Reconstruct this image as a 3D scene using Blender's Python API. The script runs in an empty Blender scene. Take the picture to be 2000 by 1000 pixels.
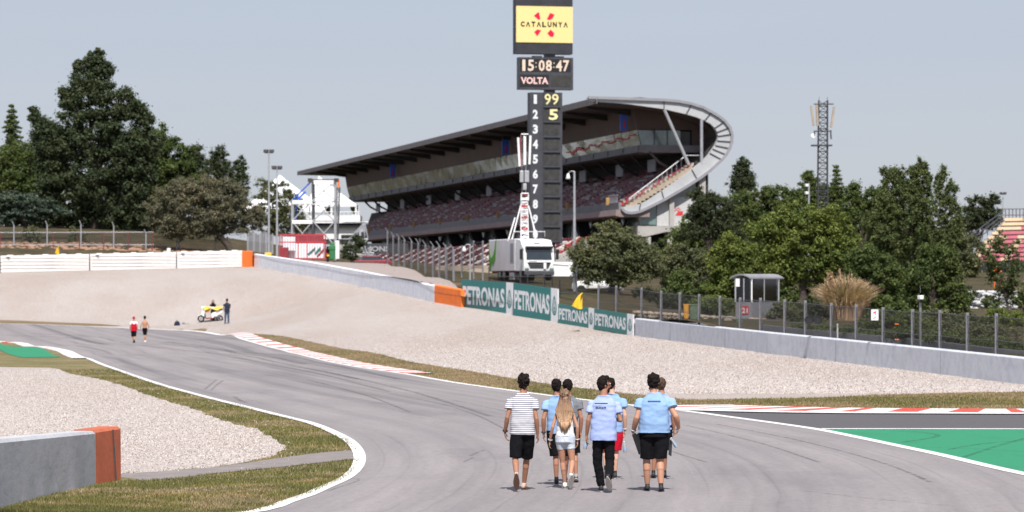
import bpy, bmesh, math, random
import numpy as np
from mathutils import Vector, Matrix, noise
from mathutils.bvhtree import BVHTree
from mathutils.geometry import tessellate_polygon
R = math.radians
random.seed(7)
rng = np.random.default_rng(11)
sc = bpy.context.scene
col = sc.collection

# ------------------------------------------------------------------ camera, sky, sun, exposure
F = 7000.0          # focal length in photo pixels (photo 2000 wide)
CAMZ = 3.0
HOR = 582.0
cam_d = bpy.data.cameras.new('camera')
cam_d.sensor_width = 36.0
cam_d.lens = 36.0 * F / 2000.0
cam_d.clip_start = 0.5
cam_d.clip_end = 9000
cam_d.dof.use_dof = True
cam_d.dof.focus_distance = 57.0
cam_d.dof.aperture_fstop = 4.2
cam = bpy.data.objects.new('camera', cam_d)
col.objects.link(cam)
cam.location = (0, 0, CAMZ)
cam.rotation_euler = (R(90) + math.atan((HOR - 500) / F), 0, 0)
sc.camera = cam

SUN = Vector((0.05, -0.56, 0.83)).normalized()
elev = math.asin(SUN.z)
world = bpy.data.worlds.new('World')
sc.world = world
world.use_nodes = True
nt = world.node_tree
nt.nodes.clear()
sky = nt.nodes.new('ShaderNodeTexSky')
sky.sky_type = 'NISHITA'
sky.sun_disc = False
sky.sun_elevation = elev
sky.sun_rotation = math.atan2(SUN.x, SUN.y)
sky.altitude = 0
sky.air_density = 1.0
sky.dust_density = 0.6
sky.ozone_density = 1.0
bg = nt.nodes.new('ShaderNodeBackground')
# thin even high cloud: a pale layer over the clear sky, faintly streaked
sk_tc = nt.nodes.new('ShaderNodeTexCoord')
sk_mp = nt.nodes.new('ShaderNodeMapping'); sk_mp.inputs['Scale'].default_value = (4, 4, 38)
sk_mp.inputs['Rotation'].default_value = (0.0, R(4), 0)
sk_n = nt.nodes.new('ShaderNodeTexNoise'); sk_n.inputs['Scale'].default_value = 1.3; sk_n.inputs['Detail'].default_value = 5
sk_r = nt.nodes.new('ShaderNodeMapRange'); sk_r.inputs[1].default_value = 0.3; sk_r.inputs[2].default_value = 0.75
sk_r.inputs[3].default_value = 0.68; sk_r.inputs[4].default_value = 0.82
sk_c = nt.nodes.new('ShaderNodeMix'); sk_c.data_type = 'RGBA'; sk_c.inputs[7].default_value = (4.70, 5.0, 6.15, 1)
nt.links.new(sk_tc.outputs['Generated'], sk_mp.inputs[0]); nt.links.new(sk_mp.outputs[0], sk_n.inputs['Vector'])
nt.links.new(sk_n.outputs['Fac'], sk_r.inputs[0]); nt.links.new(sk_r.outputs[0], sk_c.inputs[0])
bg.inputs['Strength'].default_value = 0.085
wo = nt.nodes.new('ShaderNodeOutputWorld')
nt.links.new(sky.outputs[0], sk_c.inputs[6])
nt.links.new(sk_c.outputs[2], bg.inputs[0])
nt.links.new(bg.outputs[0], wo.inputs[0])
sd = bpy.data.lights.new('sun', 'SUN')
sd.energy = 5.0
sd.angle = R(0.55)
sd.color = (1.0, 0.955, 0.90)
so = bpy.data.objects.new('sun', sd)
col.objects.link(so)
so.rotation_euler = SUN.to_track_quat('Z', 'Y').to_euler()
so.location = (20, -20, 60)
vs = sc.view_settings
vs.view_transform = 'Standard'
vs.look = 'None'
vs.exposure = 0.35
vs.gamma = 1.0
vs.use_curve_mapping = False
sc.cycles.use_denoising = True
sc.cycles.max_bounces = 6
sc.cycles.transparent_max_bounces = 24

# ------------------------------------------------------------------ materials
def nd(t, typ, **kw):
    n = t.nodes.new(typ)
    for k, v in kw.items():
        setattr(n, k, v)
    return n

def ramp(t, stops):
    r = t.nodes.new('ShaderNodeValToRGB')
    e = r.color_ramp.elements
    e[0].position, e[1].position = stops[0][0], stops[-1][0]
    e[0].color, e[1].color = (*stops[0][1], 1), (*stops[-1][1], 1)
    for p, c in stops[1:-1]:
        x = e.new(p); x.color = (*c, 1)
    return r

def base_mat(name, rough=0.7, metal=0.0, spec=0.5):
    m = bpy.data.materials.new(name)
    m.use_nodes = True
    t = m.node_tree
    b = t.nodes['Principled BSDF']
    b.inputs['Roughness'].default_value = rough
    b.inputs['Metallic'].default_value = metal
    b.inputs['Specular IOR Level'].default_value = spec
    return m, t, b

def mat(name, c, rough=0.7, var=0.12, scale=3.0, metal=0.0, bump=0.0, bscale=None, spec=0.4, detail=5, stretch=None, coord='Object'):
    m, t, b = base_mat(name, rough, metal, spec)
    tc = nd(t, 'ShaderNodeTexCoord')
    src = tc.outputs[coord]
    if stretch:
        mp = nd(t, 'ShaderNodeMapping')
        mp.inputs['Scale'].default_value = stretch
        t.links.new(src, mp.inputs[0]); src = mp.outputs[0]
    n = nd(t, 'ShaderNodeTexNoise')
    n.inputs['Scale'].default_value = scale
    n.inputs['Detail'].default_value = detail
    n.inputs['Roughness'].default_value = 0.65
    t.links.new(src, n.inputs['Vector'])
    lo = tuple(max(0, x * (1 - var)) for x in c); hi = tuple(min(1, x * (1 + var)) for x in c)
    r = ramp(t, [(0.3, lo), (0.7, hi)])
    t.links.new(n.outputs['Fac'], r.inputs[0])
    t.links.new(r.outputs[0], b.inputs['Base Color'])
    if bump:
        n2 = nd(t, 'ShaderNodeTexNoise')
        n2.inputs['Scale'].default_value = bscale or scale * 4
        n2.inputs['Detail'].default_value = 4
        t.links.new(src, n2.inputs['Vector'])
        bp = nd(t, 'ShaderNodeBump')
        bp.inputs['Strength'].default_value = bump
        bp.inputs['Distance'].default_value = 0.02
        t.links.new(n2.outputs['Fac'], bp.inputs['Height'])
        t.links.new(bp.outputs[0], b.inputs['Normal'])
    return m

def mixn(t, a, bb, f, mode='MIX'):
    x = nd(t, 'ShaderNodeMix', data_type='RGBA', blend_type=mode)
    for sock, val in ((x.inputs[6], a), (x.inputs[7], bb), (x.inputs[0], f)):
        if isinstance(val, (int, float)):
            sock.default_value = val
        elif isinstance(val, tuple):
            sock.default_value = (*val, 1)
        else:
            t.links.new(val, sock)
    return x.outputs[2]

def noise_n(t, src, scale, detail=4, rough=0.6, stretch=None):
    if stretch:
        mp = nd(t, 'ShaderNodeMapping'); mp.inputs['Scale'].default_value = stretch
        t.links.new(src, mp.inputs[0]); src = mp.outputs[0]
    n = nd(t, 'ShaderNodeTexNoise')
    n.inputs['Scale'].default_value = scale; n.inputs['Detail'].default_value = detail
    n.inputs['Roughness'].default_value = rough
    t.links.new(src, n.inputs['Vector'])
    return n.outputs['Fac']

def mr(t, v, a, b, c=0.0, d=1.0):
    n = nd(t, 'ShaderNodeMapRange')
    n.inputs[1].default_value = a; n.inputs[2].default_value = b
    n.inputs[3].default_value = c; n.inputs[4].default_value = d
    t.links.new(v, n.inputs[0])
    return n.outputs[0]

M = {}
def gravel_mat():
    m, t, b = base_mat('gravel', 0.95, spec=0.2)
    tc = nd(t, 'ShaderNodeTexCoord'); o = tc.outputs['Object']
    vo = nd(t, 'ShaderNodeTexVoronoi'); vo.inputs['Scale'].default_value = 32
    t.links.new(o, vo.inputs['Vector'])
    sep = nd(t, 'ShaderNodeSeparateColor'); t.links.new(vo.outputs['Color'], sep.inputs[0])
    r = ramp(t, [(0.0, (0.22, 0.18, 0.16)), (0.3, (0.385, 0.340, 0.315)), (0.75, (0.47, 0.42, 0.395)), (1.0, (0.58, 0.54, 0.52))])
    t.links.new(sep.outputs[0], r.inputs[0])
    big = noise_n(t, o, 0.12, 4, 0.6, (1.0, 0.35, 1))
    c2 = mixn(t, r.outputs[0], ramp_out(t, big, [(0.35, (0.88, 0.84, 0.80)), (0.65, (1.0, 1.0, 1.0))]), 1.0, 'MULTIPLY')
    med = noise_n(t, o, 5.0, 6, 0.8, (1.0, 1.0, 1))
    c3 = mixn(t, c2, ramp_out(t, med, [(0.30, (0.86, 0.85, 0.84)), (0.56, (1.0, 1.0, 1.0))]), 1.0, 'MULTIPLY')
    t.links.new(c3, b.inputs['Base Color'])
    bp = nd(t, 'ShaderNodeBump'); bp.inputs['Strength'].default_value = 0.7; bp.inputs['Distance'].default_value = 0.03
    t.links.new(vo.outputs['Distance'], bp.inputs['Height'])
    t.links.new(bp.outputs[0], b.inputs['Normal'])
    return m
def ramp_out(t, v, stops):
    r = ramp(t, stops); t.links.new(v, r.inputs[0]); return r.outputs[0]

def grass_mat(name, green, dry, bias=0.5, brown=(0.16, 0.10, 0.055)):
    m, t, b = base_mat(name, 0.95, spec=0.1)
    tc = nd(t, 'ShaderNodeTexCoord'); o = tc.outputs['Object']
    a = noise_n(t, o, 0.40, 6, 0.75, (1, 0.6, 1))
    c = ramp_out(t, a, [(bias - 0.12, green), (bias + 0.05, dry), (bias + 0.2, brown)])
    f = noise_n(t, o, 14, 5, 0.8, (1, 0.35, 1))
    c = mixn(t, c, ramp_out(t, f, [(0.3, (0.5, 0.5, 0.5)), (0.7, (1.3, 1.3, 1.25))]), 1.0, 'MULTIPLY')
    t.links.new(c, b.inputs['Base Color'])
    bp = nd(t, 'ShaderNodeBump'); bp.inputs['Strength'].default_value = 0.8; bp.inputs['Distance'].default_value = 0.04
    t.links.new(f, bp.inputs['Height']); t.links.new(bp.outputs[0], b.inputs['Normal'])
    return m

def asphalt_mat(name, c, streak=True):
    """UV: u metres along the track, v 0..1 across it."""
    m, t, b = base_mat(name, 0.85, spec=0.3)
    tc = nd(t, 'ShaderNodeTexCoord'); o = tc.outputs['Object']; uv = tc.outputs['UV']
    g = noise_n(t, o, 40, 3, 0.7)
    colr = ramp_out(t, g, [(0.3, tuple(x * 0.88 for x in c)), (0.7, tuple(x * 1.12 for x in c))])
    p = noise_n(t, o, 0.35, 5, 0.65, (1, 0.3, 1))
    colr = mixn(t, colr, ramp_out(t, p, [(0.3, (0.92, 0.92, 0.93)), (0.7, (1.05, 1.04, 1.03))]), 1.0, 'MULTIPLY')
    g4 = noise_n(t, o, 9, 4, 0.75, (1, 0.3, 1))
    colr = mixn(t, colr, ramp_out(t, g4, [(0.3, (0.9, 0.9, 0.9)), (0.7, (1.08, 1.08, 1.08))]), 1.0, 'MULTIPLY')
    if streak:
        # fine rubber streaks that run with the track
        s1 = noise_n(t, uv, 1.0, 4, 0.65, (0.012, 34, 1))
        s2 = noise_n(t, uv, 1.0, 4, 0.7, (0.007, 7, 1))
        s3 = noise_n(t, uv, 1.0, 2, 0.5, (0.02, 70, 1))
        sepx = nd(t, 'ShaderNodeSeparateXYZ'); t.links.new(uv, sepx.inputs[0])
        far = mr(t, sepx.outputs[0], 150, 235, 1.0, 0.16)     # heavier rubber in the far corner
        k1 = ramp_out(t, s1, [(0.47, (0, 0, 0)), (0.66, (1, 1, 1))])
        k2 = ramp_out(t, s2, [(0.46, (0, 0, 0)), (0.62, (1, 1, 1))])
        k3 = ramp_out(t, s3, [(0.60, (0, 0, 0)), (0.70, (1, 1, 1))])
        def mul(a, bb):
            n = nd(t, 'ShaderNodeMath', operation='MULTIPLY')
            for i, v in enumerate((a, bb)):
                if isinstance(v, float): n.inputs[i].default_value = v
                else: t.links.new(v, n.inputs[i])
            return n.outputs[0]
        f1 = mul(mul(k1, k2), far)
        colr = mixn(t, colr, (0.085, 0.082, 0.09), mul(f1, 0.95))
        colr = mixn(t, colr, (0.13, 0.125, 0.13), mul(mul(k2, far), 0.55))
        colr = mixn(t, colr, (0.12, 0.118, 0.125), mul(k3, 0.30))
        s4 = noise_n(t, uv, 1.0, 5, 0.65, (0.05, 14, 1))
        colr = mixn(t, colr, ramp_out(t, s4, [(0.3, (0.84, 0.84, 0.85)), (0.7, (1.08, 1.08, 1.07))]), 1.0, 'MULTIPLY')
        patch = noise_n(t, o, 0.09, 6, 0.7, (1, 0.35, 1))
        colr = mixn(t, colr, ramp_out(t, patch, [(0.40, (0.90, 0.89, 0.90)), (0.44, (1.0, 1.0, 1.0)), (0.6, (1.03, 1.02, 1.01))]), 1.0, 'MULTIPLY')
    t.links.new(colr, b.inputs['Base Color'])
    bp = nd(t, 'ShaderNodeBump'); bp.inputs['Strength'].default_value = 0.35; bp.inputs['Distance'].default_value = 0.01
    t.links.new(g, bp.inputs['Height']); t.links.new(bp.outputs[0], b.inputs['Normal'])
    return m

def leaf_mat(name, c, var=0.45, trans=0.25):
    m, t, b = base_mat(name, 0.7, spec=0.14)
    geo = nd(t, 'ShaderNodeNewGeometry')
    r = ramp(t, [(0.0, tuple(x * (1 - var) for x in c)), (0.6, c), (1.0, tuple(min(1, x * (1 + var * 1.3)) for x in c))])
    t.links.new(geo.outputs['Random Per Island'], r.inputs[0])
    tc = nd(t, 'ShaderNodeTexCoord')
    n = noise_n(t, tc.outputs['Object'], 0.45, 4, 0.6)
    cc = mixn(t, r.outputs[0], ramp_out(t, n, [(0.35, (0.80, 0.84, 0.85)), (0.65, (1.18, 1.10, 1.0))]), 1.0, 'MULTIPLY')
    t.links.new(cc, b.inputs['Base Color'])
    tr = nd(t, 'ShaderNodeBsdfTranslucent')
    t.links.new(mixn(t, cc, (1.1, 1.3, 0.5), 1.0, 'MULTIPLY'), tr.inputs[0])
    mx = nd(t, 'ShaderNodeMixShader'); mx.inputs[0].default_value = trans
    t.links.new(b.outputs[0], mx.inputs[1]); t.links.new(tr.outputs[0], mx.inputs[2])
    t.links.new(mx.outputs[0], t.nodes['Material Output'].inputs[0])
    return m

def net_mat(name, c, dens, sx=18.0):
    """woven wire: thin diagonal wires with clear gaps between them"""
    m, t, b = base_mat(name, 0.6, 0.3)
    b.inputs['Base Color'].default_value = (*c, 1)
    b.inputs['Specular IOR Level'].default_value = 0.1
    tc = nd(t, 'ShaderNodeTexCoord')
    vals = []
    for ang in (45, -45):
        mp = nd(t, 'ShaderNodeMapping'); mp.inputs['Rotation'].default_value = (0, 0, R(ang))
        t.links.new(tc.outputs['UV'], mp.inputs[0])
        w = nd(t, 'ShaderNodeTexWave'); w.inputs['Scale'].default_value = sx
        t.links.new(mp.outputs[0], w.inputs[0]); vals.append(w.outputs['Fac'])
    mxm = nd(t, 'ShaderNodeMath', operation='MAXIMUM')
    t.links.new(vals[0], mxm.inputs[0]); t.links.new(vals[1], mxm.inputs[1])
    th = nd(t, 'ShaderNodeMath', operation='GREATER_THAN'); th.inputs[1].default_value = 1 - dens
    t.links.new(mxm.outputs[0], th.inputs[0])
    tr = nd(t, 'ShaderNodeBsdfTransparent')
    mx = nd(t, 'ShaderNodeMixShader')
    t.links.new(th.outputs[0], mx.inputs[0]); t.links.new(tr.outputs[0], mx.inputs[1]); t.links.new(b.outputs[0], mx.inputs[2])
    t.links.new(mx.outputs[0], t.nodes['Material Output'].inputs[0])
    return m

def glass_mat(name, c, rough=0.08, wobble=0.0):
    m, t, b = base_mat(name, rough, 0.0, 1.0)
    b.inputs['Base Color'].default_value = (*c, 1)
    b.inputs['Coat Weight'].default_value = 0.5
    tc = nd(t, 'ShaderNodeTexCoord')
    n = noise_n(t, tc.outputs['Object'], 0.5, 3)
    t.links.new(ramp_out(t, n, [(0.3, tuple(x * .6 for x in c)), (0.7, tuple(x * 1.5 for x in c))]), b.inputs['Base Color'])
    return m

def mirror_mat(name, tint=(0.20, 0.245, 0.235)):
    m, t, b = base_mat(name, 0.24, 0.85, 1.0)
    tc = nd(t, 'ShaderNodeTexCoord')
    n = noise_n(t, tc.outputs['Object'], 0.7, 3, 0.5, (1, .22, 1.6))
    bp = nd(t, 'ShaderNodeBump'); bp.inputs['Strength'].default_value = 0.16; bp.inputs['Distance'].default_value = 0.2
    t.links.new(n, bp.inputs['Height']); t.links.new(bp.outputs[0], b.inputs['Normal'])
    t.links.new(ramp_out(t, n, [(0.3, tuple(x * .7 for x in tint)), (0.7, tint)]), b.inputs['Base Color'])
    return m

def stripe_mat(name, a, c, scale, lo=0.45, hi=0.55):
    m, t, b = base_mat(name, 0.9, spec=0.1)
    tc = nd(t, 'ShaderNodeTexCoord')
    mp = nd(t, 'ShaderNodeMapping'); mp.inputs['Scale'].default_value = (0.0, 0.0, 1.0)
    nn = noise_n(t, tc.outputs['Object'], 5, 3)
    t.links.new(tc.outputs['Object'], mp.inputs[0])
    w = nd(t, 'ShaderNodeTexWave', bands_direction='Z'); w.inputs['Scale'].default_value = scale
    w.inputs['Distortion'].default_value = 0.0
    t.links.new(mp.outputs[0], w.inputs[0])
    c1 = ramp_out(t, w.outputs['Fac'], [(lo, a), (hi, c)])
    c2 = mixn(t, c1, ramp_out(t, nn, [(0.3, (0.9, 0.9, 0.92)), (0.7, (1, 1, 1))]), 1.0, 'MULTIPLY')
    t.links.new(c2, b.inputs['Base Color'])
    return m

def emit_mat(name, c, s=1.0):
    m, t, b = base_mat(name, 0.5)
    tc = nd(t, 'ShaderNodeTexCoord')
    n = noise_n(t, tc.outputs['Object'], 12, 2)
    cc = ramp_out(t, n, [(0.3, tuple(x * .93 for x in c)), (0.7, c)])
    t.links.new(cc, b.inputs['Base Color']); t.links.new(cc, b.inputs['Emission Color'])
    b.inputs['Emission Strength'].default_value = s
    return m

M['gravel'] = gravel_mat()
M['grass'] = grass_mat('grass', (0.145, 0.140, 0.060), (0.215, 0.178, 0.095), 0.50, (0.30, 0.225, 0.15))
M['drygrass'] = grass_mat('drygrass', (0.135, 0.115, 0.055), (0.20, 0.15, 0.088), 0.44, (0.25, 0.175, 0.11))
M['earth'] = grass_mat('earth', (0.050, 0.050, 0.026), (0.090, 0.068, 0.042), 0.52, (0.19, 0.12, 0.078))  # tones darkened to stand in for the shade under the trees
M['asphalt'] = asphalt_mat('asphalt', (0.250, 0.231, 0.233))
M['asphalt_dark'] = mat('asphalt_dark', (0.088, 0.083, 0.088), 0.9, 0.15, 20, bump=0.4, bscale=60)
M['path'] = mat('path', (0.21, 0.185, 0.178), 0.9, 0.15, 2.0, bump=0.4, bscale=60)
M['road2'] = mat('road2', (0.30, 0.25, 0.23), 0.9, 0.08, 0.5, bump=0.3, bscale=40)
def scuffed(name, c, dark, lo=0.3, hi=0.75):
    m, t, b = base_mat(name, 0.75)
    tc = nd(t, 'ShaderNodeTexCoord'); o = tc.outputs['Object']
    n = noise_n(t, o, 0.8, 6, 0.75, (1.0, 0.25, 1)); n2 = noise_n(t, o, 18, 4, 0.8, (1, .3, 1))
    cc = mixn(t, c, dark, mr(t, n, 0.52, 0.78, 0, 0.5))
    cc = mixn(t, cc, ramp_out(t, n2, [(0.3, (0.85, .85, .85)), (0.65, (1.06, 1.06, 1.06))]), 1.0, 'MULTIPLY')
    t.links.new(cc, b.inputs['Base Color'])
    return m
M['green_paint'] = scuffed('green_paint', (0.012, 0.215, 0.098), (0.010, 0.10, 0.055))
M['white_line'] = scuffed('white_line', (0.70, 0.69, 0.68), (0.30, 0.285, 0.28))
M['red_paint'] = scuffed('red_paint', (0.60, 0.06, 0.045), (0.40, 0.10, 0.08))
def wall_mat(name, c, grime, sy=1.0):
    m, t, b = base_mat(name, 0.85, spec=0.3)
    tc = nd(t, 'ShaderNodeTexCoord')
    mp0 = nd(t, 'ShaderNodeMapping'); mp0.inputs['Scale'].default_value = (1, sy, 1); t.links.new(tc.outputs['Object'], mp0.inputs[0]); o = mp0.outputs[0]
    n = noise_n(t, o, 1.2, 6, 0.75); n2 = noise_n(t, o, 14, 6, 0.85, (1, 1, 0.8)); n3 = noise_n(t, o, 2.0, 5, 0.7, (1.0, 1.0, 0.8))
    cc = mixn(t, c, grime, mr(t, n, 0.42, 0.72, 0, 0.35))
    cc = mixn(t, cc, ramp_out(t, n2, [(0.34, (0.78, .78, .78)), (0.5, (1.0, 1.0, 1.0))]), 1.0, 'MULTIPLY')
    cc = mixn(t, cc, ramp_out(t, n3, [(0.36, (0.84, .84, .86)), (0.55, (1.0, 1.0, 1.0))]), 1.0, 'MULTIPLY')
    n5 = noise_n(t, o, 5.0, 6, 0.8, (1.0, 1.0, 0.9))
    cc = mixn(t, cc, grime, mr(t, n5, 0.60, 0.72, 0, 0.5))
    t.links.new(cc, b.inputs['Base Color'])
    bp = nd(t, 'ShaderNodeBump'); bp.inputs['Strength'].default_value = 0.5; bp.inputs['Distance'].default_value = 0.02
    t.links.new(n2, bp.inputs['Height']); t.links.new(bp.outputs[0], b.inputs['Normal'])
    return m
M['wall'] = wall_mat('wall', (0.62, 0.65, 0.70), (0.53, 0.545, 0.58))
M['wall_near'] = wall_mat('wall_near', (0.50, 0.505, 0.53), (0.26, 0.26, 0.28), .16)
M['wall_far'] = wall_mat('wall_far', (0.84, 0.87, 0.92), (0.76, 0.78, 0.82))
M['orange_worn'] = wall_mat('orange_worn', (0.52, 0.14, 0.07), (0.33, 0.10, 0.06))
M['orange'] = wall_mat('orange', (0.95, 0.22, 0.04), (0.8, 0.19, 0.05))
M['white_barrier'] = mat('white_barrier', (0.74, 0.71, 0.69), 0.5, 0.06, 2)
M['black'] = mat('black', (0.018, 0.018, 0.02), 0.5, 0.3, 8)
M['board_dark'] = mat('board_dark', (0.035, 0.037, 0.045), 0.55, 0.3, 0.8)
M['board_cell'] = mat('board_cell', (0.05, 0.048, 0.045), 0.35, 0.35, 2.5)
M['board_frame'] = mat('board_frame', (0.055, 0.057, 0.068), 0.5, 0.2, 1.5)
M['metal'] = mat('metal', (0.30, 0.30, 0.32), 0.45, 0.15, 6, 0.6)
M['post'] = mat('post', (0.20, 0.20, 0.22), 0.6, 0.18, 6, 0.2)
M['metal_dark'] = mat('metal_dark', (0.09, 0.09, 0.10), 0.5, 0.2, 5, 0.4)
M['galv'] = mat('galv', (0.42, 0.43, 0.45), 0.5, 0.15, 3, 0.4)
M['white'] = mat('white', (0.80, 0.80, 0.80), 0.4, 0.05, 3)
M['canvas'] = mat('canvas', (0.80, 0.80, 0.82), 0.8, 0.05, 0.6, bump=0.2, bscale=2)
M['red'] = mat('red', (0.55, 0.03, 0.04), 0.5, 0.15, 4)
M['gate_red'] = mat('gate_red', (0.45, 0.04, 0.05), 0.5, 0.15, 4)
M['dred'] = mat('dred', (0.20, 0.03, 0.04), 0.6, 0.2, 4)
M['yellow'] = mat('yellow', (0.80, 0.50, 0.03), 0.7, 0.08, 4)
M['blue'] = mat('blue', (0.04, 0.13, 0.62), 0.5, 0.15, 2)
M['green'] = mat('green', (0.03, 0.16, 0.06), 0.6, 0.15, 3)
M['binorange'] = mat('binorange', (0.65, 0.30, 0.04), 0.6, 0.15, 3)
M['bingreen'] = mat('bingreen', (0.12, 0.17, 0.11), 0.6, 0.15, 3)
M['beige'] = mat('beige', (0.38, 0.31, 0.24), 0.85, 0.15, 1.5)
M['stone'] = mat('stone', (0.33, 0.27, 0.21), 0.9, 0.35, 2.5, bump=0.8, bscale=4)
M['concrete'] = mat('concrete', (0.40, 0.38, 0.36), 0.9, 0.12, 0.7, bump=0.2)
M['blockwall'] = mat('blockwall', (0.50, 0.50, 0.50), 0.9, 0.10, 4, bump=0.4)
M['steel_band'] = mat('steel_band', (0.50, 0.51, 0.52), 0.45, 0.10, 0.8, 0.2)
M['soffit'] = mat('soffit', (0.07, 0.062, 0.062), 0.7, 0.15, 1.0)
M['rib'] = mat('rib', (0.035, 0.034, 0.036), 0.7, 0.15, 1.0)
M['fascia'] = mat('fascia', (0.17, 0.145, 0.14), 0.6, 0.12, 0.5)
M['brown_wall'] = mat('brown_wall', (0.115, 0.082, 0.072), 0.8, 0.1, 0.4)
M['pinkbeam'] = mat('pinkbeam', (0.26, 0.20, 0.19), 0.8, 0.15, 0.8)
M['greybeam'] = mat('greybeam', (0.17, 0.17, 0.18), 0.7, 0.15, 0.8)
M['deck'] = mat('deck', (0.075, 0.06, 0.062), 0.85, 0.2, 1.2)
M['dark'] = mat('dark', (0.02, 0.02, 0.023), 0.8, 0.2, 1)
M['seat_maroon'] = mat('seat_maroon', (0.135, 0.016, 0.026), 0.5, 0.25, 0.9)
M['seat_grey'] = mat('seat_grey', (0.26, 0.235, 0.24), 0.5, 0.2, 0.9)
M['seat_red'] = mat('seat_red', (0.58, 0.05, 0.05), 0.5, 0.12, 1)
M['seat_white'] = mat('seat_white', (0.66, 0.62, 0.58), 0.5, 0.10, 1)
M['seat_pink'] = mat('seat_pink', (0.50, 0.16, 0.20), 0.6, 0.10, 1)
M['seat_cream'] = mat('seat_cream', (0.66, 0.52, 0.36), 0.6, 0.10, 1)
M['mirror'] = mirror_mat('mirror')
M['glass'] = glass_mat('glass', (0.02, 0.03, 0.035))
M['glass_teal'] = glass_mat('glass_teal', (0.10, 0.15, 0.145), 0.15)
M['petronas'] = mat('teal_board', (0.0, 0.155, 0.148), 0.45, 0.06, 1.0)
M['boardwhite'] = mat('boardwhite', (0.70, 0.72, 0.75), 0.5, 0.05, 2)
M['screen'] = emit_mat('screen', (0.70, 0.56, 0.24), 0.22)
M['screen_red'] = emit_mat('screen_red', (0.62, 0.0, 0.04), 0.40)
M['screen_black'] = mat('screen_black', (0.01, 0.01, 0.01), 0.5)
M['led_cream'] = emit_mat('led_cream', (0.62, 0.50, 0.40), 0.25)
M['led_pink'] = emit_mat('led_pink', (0.75, 0.50, 0.47), 0.15)
M['led_yellow'] = emit_mat('led_yellow', (0.68, 0.62, 0.33), 0.25)
M['tyre'] = mat('tyre', (0.02, 0.02, 0.02), 0.85, 0.2, 10)
M['bark'] = mat('bark', (0.07, 0.055, 0.045), 0.95, 0.3, 3, bump=0.8, bscale=8)
M['net'] = net_mat('net', (0.045, 0.042, 0.042), 0.12)
M['net_red'] = net_mat('net_red', (0.35, 0.03, 0.03), 0.25, 10)
M['sheet_grey'] = mat('sheet_grey', (0.27, 0.27, 0.29), 0.7, 0.1, 1)
M['truck_grey'] = mat('truck_grey', (0.66, 0.63, 0.65), 0.6, 0.08, 0.8)
M['logo_green'] = mat('logo_green', (0.10, 0.33, 0.04), 0.5, 0.35, 1.2)
M['skin'] = mat('skin', (0.44, 0.225, 0.145), 0.6, 0.08, 6)
M['skin_tan'] = mat('skin_tan', (0.33, 0.155, 0.095), 0.6, 0.08, 6)
M['skin_light'] = mat('skin_light', (0.54, 0.31, 0.22), 0.6, 0.08, 6)
M['hair_dark'] = mat('hair_dark', (0.012, 0.008, 0.007), 0.7, 0.4, 40, bump=0.8, bscale=60, spec=0.12)
M['hair_brown'] = mat('hair_brown', (0.06, 0.03, 0.018), 0.55, 0.4, 40, bump=0.8, bscale=60)
def hairblond():
    m, t, b = base_mat('hair_blond', 0.5)
    tc = nd(t, 'ShaderNodeTexCoord'); o = tc.outputs['Object']
    n = noise_n(t, o, 1.0, 5, 0.7, (55, 55, 4))
    sep = nd(t, 'ShaderNodeSeparateXYZ'); t.links.new(o, sep.inputs[0])
    root = mr(t, sep.outputs[2], 1.02, 1.42)
    lt = mixn(t, (0.56, 0.36, 0.21), (0.08, 0.04, 0.024), root)
    c = mixn(t, lt, (0.30, 0.17, 0.10), mr(t, n, 0.4, 0.62))
    t.links.new(c, b.inputs['Base Color'])
    return m
M['hair_blond'] = hairblond()
M['shirt_stripe'] = stripe_mat('shirt_stripe', (0.72, 0.72, 0.74), (0.12, 0.12, 0.17), 10.5, 0.56, 0.76)
def cloth(name, c, var=0.07):
    return mat(name, c, 0.95, var, 9, bump=0.35, bscale=14, spec=0.1)
M['shirt_blue'] = cloth('shirt_blue', (0.25, 0.39, 0.62))
M['shirt_lav'] = cloth('shirt_lav', (0.34, 0.42, 0.70))
M['shirt_grey'] = cloth('shirt_grey', (0.17, 0.18, 0.20))
M['cloth_white'] = cloth('cloth_white', (0.78, 0.77, 0.76))
M['cloth_red'] = cloth('cloth_red', (0.50, 0.01, 0.03))
M['denim'] = cloth('denim', (0.52, 0.57, 0.64), 0.16)
M['jeans'] = cloth('jeans', (0.06, 0.09, 0.15), 0.2)
M['cloth_black'] = cloth('cloth_black', (0.008, 0.008, 0.010), 0.3)
M['cloth_navy'] = cloth('cloth_navy', (0.025, 0.032, 0.055), 0.2)
M['sole'] = mat('sole', (0.42, 0.38, 0.36), 0.9, 0.15, 30)
M['sole_tan'] = mat('sole_tan', (0.12, 0.065, 0.045), 0.9, 0.15, 30)
M['shoe_tan'] = mat('shoe_tan', (0.50, 0.36, 0.29), 0.8, 0.1, 30)
M['shoe_white'] = mat('shoe_white', (0.72, 0.70, 0.68), 0.8, 0.08, 30)
M['shoe_grey'] = mat('shoe_grey', (0.25, 0.25, 0.26), 0.8, 0.2, 30)
M['ink'] = mat('ink', (0.02, 0.03, 0.07), 0.8, 0.1, 5)
M['bottle'] = glass_mat('bottle', (0.30, 0.33, 0.34), 0.1)
M['paper'] = mat('paper', (0.8, 0.8, 0.8), 0.8, 0.03, 5)
M['dry_reed'] = leaf_mat('dry_reed', (0.47, 0.34, 0.235), 0.4, 0.2)
M['bladegreen'] = leaf_mat('bladegreen', (0.185, 0.180, 0.072), 0.45, 0.3)
M['bladedry'] = leaf_mat('bladedry', (0.33, 0.255, 0.155), 0.4, 0.2)

# ------------------------------------------------------------------ helpers
def P(px, py, s):
    """world point seen at photo pixel (px,py) where one metre spans s pixels"""
    return Vector(((px - 1000) / s, F / s, CAMZ + (HOR - py) / s))

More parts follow.
